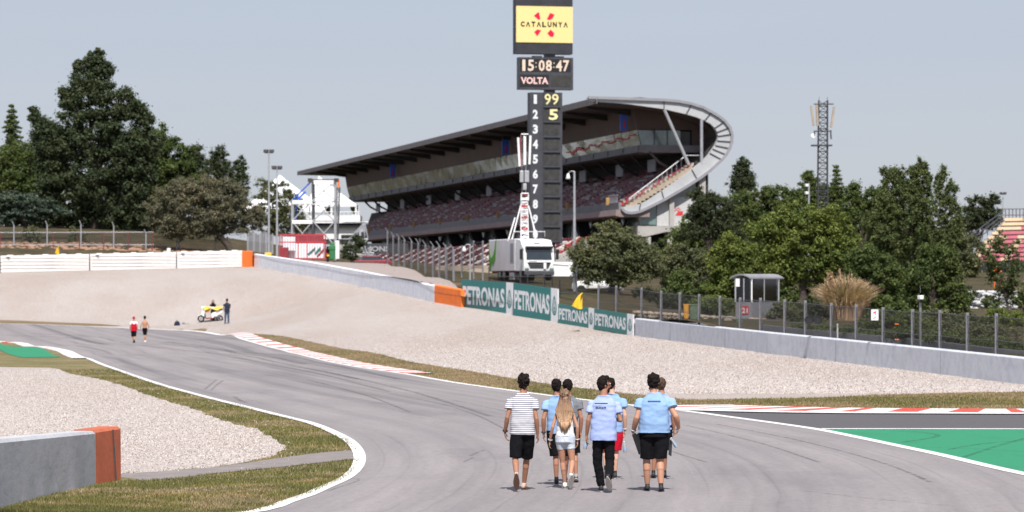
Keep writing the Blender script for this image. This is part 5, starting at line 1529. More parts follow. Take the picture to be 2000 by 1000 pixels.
# low dry stone wall
m = MB(); 
for i in range(90):
    x = 1238 + i * 2.95 + random.uniform(-1, 1); yy = 607 + (x - 1238) * .065
    for k in range(2):
        c = P(x, yy + 3 + k * 6 + random.uniform(-1, 1), 33.5 + (x - 1238) * .012); r = random.uniform(.09, .16); m.ell(c, (r * 1.3, r, r * .8), 7, 5)
m.build('dry_stone_wall', 'stone', label='low dry stone wall under the olive trees behind the fence', cat='wall')

# ------------------------------------------------------------------ main grandstand
M['ochre'] = mat('ochre', (0.36, 0.22, 0.08), 0.7, 0.2, 3)
TD = Vector((-.1983, .9801, 0)); UD = Vector((.9801, .1983, 0)); G0 = Vector((9.3, 395, 0))
def G(t, u, z): return G0 + TD * t + UD * u + Vector((0, 0, z))
def onend(px, py):
    """point of the near end plane (t = 0) seen at a photo pixel"""
    a = (px - 1000) / F
    u = (a * G0.y - G0.x) / (UD.x - a * UD.y); y = G0.y + UD.y * u
    return u, CAMZ + (HOR - py) * y / F
gst = thing('grandstand', 'large main grandstand with a cantilevered roof curling round at its near end', 'grandstand', G(60, 6, 5.5))
def strip(name, prof, t0, t1, material, parent=gst, cell=None, label=None):
    """closed profile [(u,z)] run along the stand"""
    m = MB(); m.prism([G(t0, u, z) for u, z in prof], TD * (t1 - t0)); return m.build(name, material, parent, label=label)
# roof slab and rim
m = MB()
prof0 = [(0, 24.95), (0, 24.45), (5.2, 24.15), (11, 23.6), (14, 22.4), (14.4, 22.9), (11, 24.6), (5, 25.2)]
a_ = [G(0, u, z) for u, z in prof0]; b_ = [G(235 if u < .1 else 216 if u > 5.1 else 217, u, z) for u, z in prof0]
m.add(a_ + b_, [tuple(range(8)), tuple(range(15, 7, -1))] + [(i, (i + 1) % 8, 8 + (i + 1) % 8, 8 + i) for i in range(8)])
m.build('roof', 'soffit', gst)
m = MB(); m.hexa([G(-.5, -.12, 24.40), G(235.5, -.12, 24.40), G(235.5, .0, 24.40), G(-.5, .0, 24.40), G(-.5, -.12, 25.1), G(235.5, -.12, 25.1), G(235.5, .0, 25.1), G(-.5, .0, 25.1)])
m.build('roof_edge', 'fascia', gst)
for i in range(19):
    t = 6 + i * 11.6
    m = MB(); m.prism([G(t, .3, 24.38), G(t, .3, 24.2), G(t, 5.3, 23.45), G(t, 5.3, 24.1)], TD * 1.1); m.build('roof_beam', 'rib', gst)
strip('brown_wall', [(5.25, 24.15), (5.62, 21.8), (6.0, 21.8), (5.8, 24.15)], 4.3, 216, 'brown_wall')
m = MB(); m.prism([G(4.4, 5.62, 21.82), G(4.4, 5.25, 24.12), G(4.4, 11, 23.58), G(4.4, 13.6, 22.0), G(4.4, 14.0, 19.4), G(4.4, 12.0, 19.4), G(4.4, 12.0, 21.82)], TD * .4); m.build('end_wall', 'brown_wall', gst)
# glazed boxes
nb = 54
for i in range(nb):
    t0 = 4.4 + i * 3.92; t1 = t0 + 3.87
    m = MB(); w = random.uniform(-.06, .06)
    m.hexa([G(t0, 6.05 + w, 20.1), G(t1, 6.05 - w, 20.1), G(t1, 6.3, 20.1), G(t0, 6.3, 20.1), G(t0, 5.66 - w, 21.78), G(t1, 5.66 + w, 21.78), G(t1, 5.9, 21.78), G(t0, 5.9, 21.78)])
    m.build('box_window', 'mirror', gst)
# painted red stroke on the glass near the tower
m = MB()
pts = []
for i in range(60):
    t = 5.5 + i * .62; z = 20.75 + .42 * (1 - i / 60) + .18 * math.sin(i * .55) + .08 * math.sin(i * 1.7)
    if i > 38: z -= .05
    pts.append((t, z, .10 + (.24 if 44 < i < 56 else .06)))
V = []
for t, z, h in pts:
    for dz in (-h / 2, h / 2):
        zz = z + dz; V.append(G(t, 6.05 - (zz - 20.1) / 1.68 * .39 - .10, zz))
m.add(V, [(2 * i, 2 * i + 2, 2 * i + 3, 2 * i + 1) for i in range(59)]); m.build('red_stroke', 'red', gst)
# end glazing of the boxes
m = MB(); m.prism([G(4.2, 5.7, 21.75), G(4.2, 6.12, 20.1), G(4.2, 10.6, 20.1), G(4.2, 10.6, 21.75)], TD * .08); m.build('end_window', 'glass_teal', gst)
m = MB(); m.prism([G(5.2, 6.2, 21.7), G(5.2, 6.2, 20.1), G(5.2, 12, 20.1), G(5.2, 12, 21.7)], TD * .1); m.build('room_wall', 'greybeam', gst)
for u in (7.6, 9.1):
    m = MB(); m.beam(G(4.1, u, 20.1), G(4.1, u, 21.75), .08, .08); m.build('window_bar', 'metal_dark', gst)
strip('box_sill', [(6.0, 20.1), (5.95, 19.35), (6.5, 19.25), (13, 19.3), (13, 20.1)], 4.0, 216.2, 'greybeam')
for i in range(28):
    t = 5 + i * 7.6; m = MB(); m.box(G(t, 5.93, 19.72), (.12, .3, .55), .2); m.build('sill_bracket', 'metal_dark', gst)
# void behind the seats
strip('back_wall', [(12.4, 12), (12.4, 19.3), (12.8, 19.3), (12.8, 12)], .3, 215, 'dark')  # near-black colour stands in for the shade in the void
for i in range(24):
    t = 4 + i * 8.8; m = MB(); m.path([G(t, 7.0, 19.3), G(t + .4, 8.2, 18.2), G(t + .8, 10.6, 17.0)], .16, n=6); m.build('prop', 'metal_dark', gst)
for t, s_ in ((8, 1), (24, 1), (44, 1), (64, .9), (104, .9), (128, .9), (152, .9), (176, .9), (200, .9)):
    m = MB(); m.prism([G(t, 8.6, 17.3), G(t, 8.6, 18.7), G(t + 3.6, 8.6, 18.7), G(t + 3.6, 8.6, 17.3)], UD * .15); m.build('banner', 'sheet_grey', gst)
# blue hanging screens with dark mounts
for t, z in ((6.5, 23.0), (74, 23.2), (163, 23.2)):
    sc_t = thing('hanging_screen', {6.5: 'blue and red banner screen hung under the roof nearest the curled end', 74: 'blue banner screen hung under the roof just left of the score tower', 163: 'blue banner screen hung under the roof farthest left'}[t], 'screen', G(t, 4.6, 21.6), 'blue screens under the grandstand roof')
    m = MB(); m.box(G(t, 4.6, 22.75), (.75 if t < 10 else .9, .35, 1.9), .12); m.build('panel', 'blue', sc_t)
    m = MB(); m.box(G(t, 4.55, 22.6) + Vector((.12, -.2, -.1)), (.2, .02, .9), .12); m.build('red_patch', 'red', sc_t)
    m = MB(); m.box(G(t, 4.7, 23.95), (.9, .9, .5), .12); m.build('mount', 'black', sc_t)
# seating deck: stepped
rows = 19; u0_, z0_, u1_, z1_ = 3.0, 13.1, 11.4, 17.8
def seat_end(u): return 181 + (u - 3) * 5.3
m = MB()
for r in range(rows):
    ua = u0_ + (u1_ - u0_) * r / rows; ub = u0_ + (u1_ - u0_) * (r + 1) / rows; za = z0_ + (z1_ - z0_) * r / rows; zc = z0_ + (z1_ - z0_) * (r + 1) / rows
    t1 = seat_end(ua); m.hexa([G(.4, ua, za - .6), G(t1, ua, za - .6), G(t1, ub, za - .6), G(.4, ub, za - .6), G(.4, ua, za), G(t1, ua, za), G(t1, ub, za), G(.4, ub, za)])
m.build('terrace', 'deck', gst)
# seats: the hundred nearest are parts, the others one mass for each colour
smb = MB(); smb.box((0, 0, .18), (.42, .30, .08)); smb.box((0, .16, .34), (.42, .07, .30))
SV = np.array(smb.v); SF = smb.f
RZ = math.atan2(TD.y, TD.x) + math.pi / 2
base_seat = {}
Mz = np.array(Matrix.Rotation(math.atan2(UD.y, UD.x) - math.pi / 2, 3, 'Z'))
def put_seats(store, t0, t1, u0, z0, u1, z1, rows, endf=None, pitch=.55, pick=None, aisle=9.0):
    for r in range(rows):
        ua = u0 + (u1 - u0) * (r + .45) / rows; za = z0 + (z1 - z0) * r / rows
        te = min(t1, endf(ua) - 1.5) if endf else t1
        for t in np.arange(t0, te, pitch):
            if (t % aisle) < .9: continue
            store.append((t, ua, za, pick(t, r)))
def pick_main(t, r):
    if t < 3.2: return 'seat_red' if (int(t / 1.1) + r // 2) % 2 else 'seat_white'
    q = noise.noise(Vector((int((t + (r * 37 % 11) * .3) / 2.2) * 3.7, r * 5.3, 2)))
    return 'seat_grey' if q > .24 else 'seat_maroon'
ss = []
put_seats(ss, .8, 200, u0_, z0_, u1_, z1_, rows, seat_end, pick=pick_main)
def realise(ss, parent, names):
    ss.sort(key=lambda q: q[0])
    near = ss[:100]; rest = ss[100:]
    meshes = {}
    for mt_ in set(q[3] for q in near):
        me = bpy.data.meshes.new('seat'); me.from_pydata([tuple(x) for x in (SV @ Mz.T)], [], SF); me.materials.append(M[mt_]); meshes[mt_] = me
    o0 = ORG[parent.name]
    for t, u, z, mt_ in near:
        o = bpy.data.objects.new('seat', meshes[mt_]); col.objects.link(o); o.parent = parent; o.location = G(t, u, z) - o0; ORG[o.name] = o0
    for mt_ in set(q[3] for q in rest):
        P_ = np.array([tuple(G(t, u, z) - o0) for t, u, z, k in rest if k == mt_])
        W = SV @ Mz.T; V = (P_[:, None, :] + W[None]).reshape(-1, 3)
        Fc = (np.arange(len(P_))[:, None, None] * len(SV) + np.array(SF)[None]).reshape(-1, 4)
        o = quick_mesh('seat_rows', V, Fc, mt_, kind='stuff'); o.parent = parent; ORG[o.name] = o0
realise(ss, gst, None)
strip('parapet', [(2.55, 12.75), (2.5, 13.55), (2.7, 13.55), (2.9, 12.75)], 0, 181, 'greybeam')
strip('front_beam', [(2.2, 12.75), (2.1, 12.1), (2.6, 11.95), (6, 11.95), (6, 12.75)], -.2, 182, 'pinkbeam')
for i in range(9):
    t = 5 + i * 21; m = MB(); m.bbox(G(t, 2.45, 13.75), (.45, .4, .9), .1); m.build('flower_box', 'ochre', gst)
# ochre handrail at the near end
m = MB()
for i in range(10): m.bar(G(1 + i * .45, 2.6, 13.5), G(1 + i * .45, 2.6, 14.4), .035, n=4)
m.bar(G(.8, 2.6, 14.4), G(5.5, 2.6, 14.4), .05, n=5); m.build('railing', 'galv', gst)
# storey below the tier
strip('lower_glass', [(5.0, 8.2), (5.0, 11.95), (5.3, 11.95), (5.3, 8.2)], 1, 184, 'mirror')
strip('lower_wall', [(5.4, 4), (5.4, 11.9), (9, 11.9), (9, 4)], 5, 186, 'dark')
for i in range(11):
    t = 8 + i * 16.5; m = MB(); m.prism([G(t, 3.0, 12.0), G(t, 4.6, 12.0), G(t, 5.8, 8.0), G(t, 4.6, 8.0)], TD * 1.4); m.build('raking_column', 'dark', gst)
for i in range(60):
    t = 3 + i * 3; m = MB(); m.beam(G(t, 4.95, 8.2), G(t, 4.95, 11.9), .08, .08)
    if i % 2: m.build('mullion', 'metal_dark', gst)
# curled end band
outer = [(1148, 190.6), (1224, 193), (1296, 195.5), (1325, 198), (1350, 203), (1372, 210), (1389, 219), (1404, 228), (1415, 237), (1424, 249), (1428.5, 262), (1428, 277), (1424, 290), (1417, 302), (1409, 312), (1386, 333), (1361, 351), (1332, 369), (1296, 390), (1260, 408), (1247, 413.5), (1235, 416), (1224, 415.5), (1217, 412), (1213, 406)]
inner = [(1152, 198), (1224, 203), (1296, 213), (1318, 218), (1339, 223), (1360, 229), (1375, 235.6), (1387, 242), (1395, 250), (1400, 258), (1401.5, 266), (1400, 275), (1396, 284), (1391, 291), (1385, 299), (1372, 314), (1350, 331), (1324, 350), (1291, 373), (1262, 392), (1250, 398), (1240, 401.5), (1228, 403.5), (1220, 404), (1214, 404)]
N_ = len(outer)
def bandpt(p, t): u, z = onend(*p); return G(t, u, z)
m = MB(); V = []
for a, b in zip(outer, inner): V += [bandpt(a, -.25), bandpt(b, -.25), bandpt(a, .6), bandpt(b, .6)]
Fc = []
for i in range(N_ - 1):
    k = 4 * i; Fc += [(k, k + 4, k + 5, k + 1), (k + 2, k + 3, k + 7, k + 6), (k, k + 2, k + 6, k + 4), (k + 1, k + 5, k + 7, k + 3)]
Fc += [(0, 1, 3, 2), (4 * N_ - 4, 4 * N_ - 2, 4 * N_ - 1, 4 * N_ - 3)]
m.add(V, Fc); m.build('curled_band', 'steel_band', gst)
def offs(pts, k): return pts
# raised outer rim of the band and the dark inner shadow gap board
m = MB()
for a, b in zip(outer[:-1], outer[1:]): m.beam(bandpt(a, -.35), bandpt(b, -.35), .30, .30)
m.build('band_rim', 'sheet_grey', gst)
for i in range(2, N_ - 3):
    if i % 2 == 0 or 7 < i < 15:
        a, b = outer[i], inner[i]; m = MB(); m.beam(bandpt((a[0] * .9 + b[0] * .1, a[1] * .9 + b[1] * .1), -.29), bandpt(b, -.29), .10, .10); m.build('band_joint', 'metal_dark', gst)
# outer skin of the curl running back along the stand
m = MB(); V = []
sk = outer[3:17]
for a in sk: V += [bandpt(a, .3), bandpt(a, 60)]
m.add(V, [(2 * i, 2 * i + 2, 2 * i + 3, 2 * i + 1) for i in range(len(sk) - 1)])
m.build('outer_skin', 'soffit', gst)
# inner lining of the curl, its dark colour standing in for shade
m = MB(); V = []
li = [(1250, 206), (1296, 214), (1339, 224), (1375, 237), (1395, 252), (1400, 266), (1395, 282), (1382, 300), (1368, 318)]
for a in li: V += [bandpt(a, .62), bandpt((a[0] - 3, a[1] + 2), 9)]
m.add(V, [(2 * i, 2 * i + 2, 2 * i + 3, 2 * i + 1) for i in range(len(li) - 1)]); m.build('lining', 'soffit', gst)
# white struts
for (a, b, r) in (((1297, 214), (1345, 322), .19), ((1370, 232), (1370, 322), .17)):
    m = MB(); m.bar(bandpt(a, -.1), bandpt(b, -.1), r, n=8); m.build('strut', 'galv', gst)
# stepped aisle on the near end and its rail
m = MB()
for i in range(17):
    f0, f1 = i / 17, (i + 1) / 17
    pa_ = onend(1222 + (1352 - 1222) * f0, 402 - (402 - 322) * f0); pb_ = onend(1222 + (1352 - 1222) * f1, 402 - (402 - 322) * f1)
    m.hexa([G(-.1, pa_[0], pa_[1] - .5), G(1.4, pa_[0], pa_[1] - .5), G(1.4, pb_[0], pa_[1] - .5), G(-.1, pb_[0], pa_[1] - .5), G(-.1, pa_[0], pa_[1] + .15), G(1.4, pa_[0], pa_[1] + .15), G(1.4, pb_[0], pa_[1] + .15), G(-.1, pb_[0], pa_[1] + .15)])
m.build('end_steps', 'beige', gst)
m = MB(); m.bar(bandpt((1232, 388), .9), bandpt((1344, 303), .9), .06, n=6); m.bar(bandpt((1344, 303), .9), bandpt((1392, 303), .9), .05, n=5)
for f in np.linspace(0, 1, 13):
    x = 1232 + 112 * f; y = 388 - 85 * f; m.bar(bandpt((x, y), .9), bandpt((x, y + 15), .9), .03, n=4)
m.build('end_railing', 'galv', gst)
# block-work base below the curl
def endbox(name, pts, material, t0=-.1, t1=6.0):
    m = MB(); m.prism([bandpt(p, t0) for p in pts], TD * (t1 - t0)); return m.build(name, material, gst)
endbox('block_wall', [(1285, 398), (1308, 386), (1308, 441), (1285, 441)], 'blockwall', .4)
endbox('concrete_column', [(1308, 384), (1317, 379), (1317, 445), (1308, 445)], 'concrete', 0.0)
lg_ = endbox('block_wall', [(1317.4, 384), (1376, 384), (1376, 452), (1317.4, 452)], 'blockwall', .5)
endbox('dark_opening', [(1317.4, 380), (1372, 346), (1372, 383.6), (1317.4, 383.6)], 'glass', .8)
endbox('concrete_column', [(1366, 345), (1378, 337), (1378, 384), (1366, 384)], 'concrete', -.1, 1.5)
endbox('side_window', [(1248, 415), (1284, 400), (1284, 439), (1252, 439)], 'glass_teal', .5)
endbox('concrete_slab', [(1246, 441.4), (1376, 441.4), (1376, 455), (1300, 453), (1262, 462), (1246, 462)], 'concrete', .1)
endbox('concrete_column', [(1262, 463), (1272, 461), (1272, 540), (1262, 540)], 'concrete', .2, 1.5)
endbox('concrete_column', [(1305, 455.3), (1317, 455.3), (1317, 540), (1305, 540)], 'concrete', .3, 1.5)
endbox('dark_opening', [(1272, 460), (1305, 454), (1305, 540), (1272, 540)], 'dark', 2.0)  # solid near-black fill, painted as the shade inside the opening
endbox('block_wall', [(1317, 455.2), (1376, 455.2), (1376, 540), (1317, 540)], 'blockwall', 1.0)
# red and white chequered emblem on the block wall
m = MB()
def ept(x, y): return bandpt((x, y), .47)
m.add([ept(1321, 420.5), ept(1336, 420.5), ept(1336, 412), ept(1327, 412)], [(0, 1, 2, 3)])
for i in range(4):
    for j in range(3):
        if (i + j) % 2 == 0: x = 1319.5 + i * 3.0; y = 404.5 + j * 2.7; m.add([ept(x, y), ept(x + 2.7, y), ept(x + 2.7, y + 2.4), ept(x, y + 2.4)], [(0, 1, 2, 3)])
m.build('chequered_emblem', 'seat_red', gst, fix=False)
# lower stand in front of it
ls = thing('lower_stand', 'lower tier of maroon seats in front of the main grandstand, behind the truck', 'stand', G(60, -3, 5))
m = MB(); rows2 = 12
for r in range(rows2):
    ua, ub = -8 + 9 * r / rows2, -8 + 9 * (r + 1) / rows2; za = 5.2 + 4.6 * r / rows2
    m.hexa([G(2, ua, za - 1), G(150, ua, za - 1), G(150, ub, za - 1), G(2, ub, za - 1), G(2, ua, za), G(150, ua, za), G(150, ub, za), G(2, ub, za)])
m.build('terrace', 'deck', ls)
ss = []
put_seats(ss, 2.5, 149, -8, 5.2, 1, 9.8, rows2, pick=lambda t, r: ('seat_white' if (int(t / 2.5) + r) % 4 == 0 and t < 60 else ('seat_red' if t < 14 and (int(t) + r) % 3 else ('seat_grey' if noise.noise(Vector((t * .3, r, 5))) > .28 else 'seat_maroon'))))
realise(ss, ls, None)
m = MB(); m.prism([G(1.5, -8.4, 3), G(1.5, -8.4, 5.3), G(1.5, 1.2, 10.4), G(1.5, 1.2, 3)], TD * .5); m.build('end_wall', 'concrete', ls)
m = MB()
for t in range(4, 150, 9):
    m = MB(); m.beam(G(t, -8, 5.35), G(t, 1, 9.95), .5, .12); m.build('aisle', 'seat_white', ls)
bw_ = MB(); A = P(905, 512 + 25, 22.5)
bw_.box(P(925, 545, 22.8), (6.5, .5, 2.3)); bw_.build('beige_wall', 'beige', label='low beige wall between the service road fence and the truck', cat='wall')
# banner strip with white letters low on the far fence
m = MB(); c = P(752, 486, 17.5); th = thing('banner', 'dark banner with white lettering low in front of the far seats', 'banner', c)
m.box(c, (5.2, .06, 1.2), -.1); m.build('cloth', 'metal_dark', th)
m = MB(); put_text(m, 'MONSTER', c + Vector((-2.2, -.05, -.3)), Vector((1, 0, 0)), Vector((0, 0, 1)), 4.4, .6, .03); m.build('lettering', 'galv', th, fix=False)

# stand with pink and cream seats at the right edge
ps = thing('grandstand', 'small open stand with pink and cream seats at the right edge of the photo', 'stand', P(1965, 560, 17))
m = MB(); nn_ = 11
stripe_rows = []
for r in range(nn_):
    f = r / nn_; y = 520 - 96 * f; xl = 1886 + 88 * f
    a = P(xl, y, 17 - 1.0 * f); b = P(2120, y - 4, 16.6 - 1.0 * f)
    a2 = P(xl + 8, y - 96 / nn_, 17 - 1.0 * (f + 1 / nn_)); 
    m.hexa([a + Vector((0, 0, -1.5)), b + Vector((0, 0, -1.5)), b + Vector((0, 1.6, -1.5)), a + Vector((0, 1.6, -1.5)), a, b, b + Vector((0, 1.6, 0)), a + Vector((0, 1.6, 0))])
    stripe_rows.append((a, b))
m.build('terrace', 'deck', ps)
for r, (a, b) in enumerate(stripe_rows):
    L = (b - a).length; k = 0; x = .1
    while x < L:
        cream = (x < 1.2 + 1.5 * (r % 3 == 0)) or (r >= nn_ - 3 and x < 4) or (abs(x - 5 - r * .1) < .6)
        p = a.lerp(b, x / L); w = .5
        mm = MB(); 
        if k == 0: segs_ = {'seat_pink': MB(), 'seat_cream': MB()}; last = cream
        if cream != last:
            for kk, mb_ in segs_.items():
                if mb_.v: mb_.build('seat_row', kk, ps)
            segs_ = {'seat_pink': MB(), 'seat_cream': MB()}; last = cream
        (segs_['seat_cream'] if cream else segs_['seat_pink']).box(p + Vector((0, .3, .22)), (.55, .12, .42)); (segs_['seat_cream'] if cream else segs_['seat_pink']).box(p + Vector((0, .05, .08)), (.55, .4, .08))
        k += 1; x += .62
    for kk, mb_ in segs_.items():
        if mb_.v: mb_.build('seat_row', kk, ps)
m = MB(); 
r1 = [P(1880, 480, 16.8), P(1957, 422, 16.2)]
for dz in (0, .5, 1.0): m.bar(r1[0] + Vector((0, 0, dz - .5)), r1[1] + Vector((0, 0, dz - .5)), .07, n=5)
for f in np.linspace(0, 1, 9): q = r1[0].lerp(r1[1], f); m.bar(q + Vector((0, 0, -1)), q + Vector((0, 0, .5)), .05, n=4)
m.build('side_railing', 'metal_dark', ps)
m = MB()
for x in range(1957, 2120, 7): m.bar(P(x, 432, 16), P(x, 408, 16), .05, n=4)
for y in (408, 420, 431): m.bar(P(1955, y, 16), P(2120, y - 1, 16), .06, n=5)
m.build('top_railing', 'metal_dark', ps)
m = MB(); m.box(P(1955, 530, 17.2), (11, .3, 2.2)); m.build('base_wall', 'dark', ps)
# pale rubble bank glimpsed through the leaves
m = MB()
for i in range(420):
    c = P(random.uniform(1868, 1985), random.uniform(570, 604), 27 + random.uniform(-.3, .3)); r = random.uniform(.08, .22)
    m.ell(c, (r * 1.4, r, r * .7), 7, 5)
m.build('rubble_bank', 'blockwall', label='pale grey rubble bank showing through the leaves at the right', cat='rubble bank')
m = MB(); A = P(1905, 624, 32); m.box(A, (3.0, 1.5, .25)); m.build('concrete_slab', 'concrete', label='flat pale slab under the rubble bank at the right', cat='slab')
m = MB(); c = P(1949, 545, 25); th = thing('folding_barrier', 'orange framed stand by the rubble bank', 'barrier', c)
m.bar(c + Vector((-.3, 0, -.9)), c + Vector((-.15, 0, .9)), .05); m.bar(c + Vector((.3, 0, -.9)), c + Vector((.15, 0, .9)), .05); m.box(c + Vector((0, 0, .6)), (.6, .05, .35)); m.build('frame', 'orange', th)

# ------------------------------------------------------------------ score tower
s = 21.0
zt_ = thing('score_tower', 'tall black scoring tower with a yellow screen, a clock and ten numbered rows', 'scoreboard', (P(1064, 560, s).x, P(1064, 560, s).y, 4.3))
YAW = R(13)
TX = Vector((math.cos(YAW), math.sin(YAW), 0)); TN = Vector((math.sin(YAW), -math.cos(YAW), 0)); Zv = Vector((0, 0, 1))
def tower_block(name, xl, xr, yt, yb, depth, material, mb=None):
    """xl..xr photo limits of the FRONT face"""
    A = P(xl, yb, s); B = P(xr, yb, s); w = (B.x - A.x) / math.cos(YAW); h = (yb - yt) / s
    o = Vector((A.x, A.y, A.z)); m = mb or MB()
    q = [o, o + TX * w, o + TX * w - TN * depth, o - TN * depth]
    m.hexa(q + [p + Zv * h for p in q])
    if mb is None: m.build(name, material, zt_)
    return o, w, h
# column core
m = MB(); c = P(1066, 300, s); m.box((c.x + .35, c.y + 1.4, 17), (.9, .9, 26), YAW); m.build('core', 'metal_dark', zt_)
# top screen box
o, w, h = tower_block('screen_housing', 1007.5, 1119, -22, 104, 1.2, 'board_dark')
sp = o + TN * .02 + Zv * ((104 - 82) / s); hs = 71 / s
m = MB(); q = [sp + TX * .02, sp + TX * (w), sp + TX * w + TN * .04, sp + TX * .02 + TN * .04]; m.hexa(q + [p + Zv * hs for p in q]); scr = m.build('screen', 'screen', zt_)
def tp_(fx, fy, off=.066): return sp + TX * (w * fx) + Zv * (hs * fy) + TN * off
m = MB()
A_W = .052
word = 'C\u039bT\u039bLUNY\u039b'
xs_ = .075; cw = .0945
for i, chh in enumerate(word):
    x0 = xs_ + i * cw
    if chh == '\u039b':
        yb_, yt_ = .43, .565; a0, a1 = x0 + .004, x0 + cw - .016; mid = (a0 + a1) / 2; th_ = .018
        m.add([tp_(a0, yb_), tp_(a0 + th_, yb_), tp_(mid + th_ * .3, yt_ - .02), tp_(mid - th_ * .5, yt_)], [(0, 1, 2, 3)])
        m.add([tp_(a1 - th_, yb_), tp_(a1, yb_), tp_(mid + th_ * .5, yt_), tp_(mid - th_ * .5, yt_)], [(0, 1, 2, 3)])
    else: put_text(m, chh, tp_(x0 + .006, .43), TX, Zv, w * (cw - .024), hs * .145, .045)
m.build('lettering', 'screen_black', scr, fix=False)
m = MB()
for poly_ in ([(.315, .74), (.385, .83), (.405, .83), (.425, .66), (.395, .63)], [(.60, .82), (.675, .78), (.64, .67), (.585, .63), (.54, .65)], [(.32, .29), (.375, .36), (.44, .34), (.40, .24), (.37, .18)], [(.61, .36), (.67, .27), (.655, .17), (.60, .17), (.55, .26)]):
    m = MB(); m.prism([tp_(a, b) for a, b in poly_], TN * .01); m.build('red_petal', 'screen_red', scr)
# clock box
o, w, h = tower_block('clock_housing', 1014, 1120, 111, 174, 1.0, 'board_frame')
fx = lambda px: (P(px, 0, s).x - o.x) / math.cos(YAW)
def panel(name, x0, x1, y0, y1, material, off=.02, par=None):
    q0 = o + TX * fx(x0) + Zv * ((ob - y1) / s) + TN * off; m = MB(); ww = TX * (fx(x1) - fx(x0)); hh = Zv * ((y1 - y0) / s)
    m.hexa([q0, q0 + ww, q0 + ww - TN * .03, q0 - TN * .03, q0 + hh, q0 + ww + hh, q0 + ww + hh - TN * .03, q0 + hh - TN * .03]); return m.build(name, material, par or zt_)
def lettering(name, txt, x0, x1, y0, y1, material, bold=.02, off=.035, par=None):
    m = MB(); put_text(m, txt, o + TX * fx(x0) + Zv * ((ob - y1) / s) + TN * off, TX, Zv, fx(x1) - fx(x0), (y1 - y0) / s, bold); return m.build(name, material, par or zt_, fix=False)
ob = 174
pn_ = panel('clock_panel', 1015.5, 1115, 114, 139, 'black')
for t_x, x0, x1 in (('1', 1020, 1026), ('5', 1031, 1043), ('0', 1052, 1064), ('8', 1066, 1078), ('4', 1086, 1098), ('7', 1100, 1112)):
    lettering('digit', t_x, x0, x1, 116, 138, 'led_cream', .025)
for x in (1047, 1082):
    for y in (122, 130): panel('colon', x - 1, x + 1, y - 1, y + 1, 'led_cream', .04)
panel('clock_panel', 1014.8, 1072, 145, 169, 'black'); lettering('lettering', 'VOLTA', 1017, 1071, 150, 163.5, 'led_pink', .035)
panel('clock_panel', 1076, 1116, 146, 168, 'board_cell')
for x, w2 in ((1047, 20), (1090, 20)):
    m = MB(); c = o + TX * fx(x + 4) + Zv * (64.5 / s); m.box(c - TN * .5, (.9, .5, .15), YAW); m.build('lug', 'board_frame', zt_)
# numbered column
o, w, h = tower_block('column_housing', 1036, 1098.5, 180, 474, 1.2, 'board_frame')
ob = 474
for i in range(10):
    yc = 194 + i * 29.3
    lettering('row_number', '1234567890'[i], 1040.5 + 2 * (i == 0), 1050.5 - 2 * (i == 0), yc - 9.5, yc + 8.5, 'boardwhite', .045)
    hs_ = panel('row_cell', 1063, 1092, yc - 12, yc + 10.5, 'board_cell')
    if i == 0:
        lettering('digit', '9', 1063.5, 1076, yc - 11.5, yc + 10, 'led_yellow', .01, .05); lettering('digit', '9', 1078, 1091, yc - 11.5, yc + 10, 'led_yellow', .01, .05)
    if i == 1: lettering('digit', '5', 1072, 1090, yc - 11, yc + 10.5, 'led_yellow', .03, .05)
    m = MB()
    q0 = o + TX * fx(1060.5) + Zv * ((ob - yc - 14) / s)
    m.beam(q0 + TN * .08, q0 + TX * (fx(1094) - fx(1060.5)) + TN * .08, .16, .14); m.build('row_ledge', 'board_frame', zt_)
    for px in (1071.5, 1083):
        if i > 1: m = MB(); q1 = o + TX * fx(px) + Zv * ((ob - yc - 10.5) / s) + TN * .03; m.beam(q1, q1 + Zv * (22 / s), .05, .03); m.build('cell_bar', 'board_frame', zt_)
m = MB(); m.beam(o + TX * fx(1061.5) + TN * .05, o + TX * fx(1061.5) + Zv * h + TN * .05, .1, .12); m.build('divider', 'board_dark', zt_)

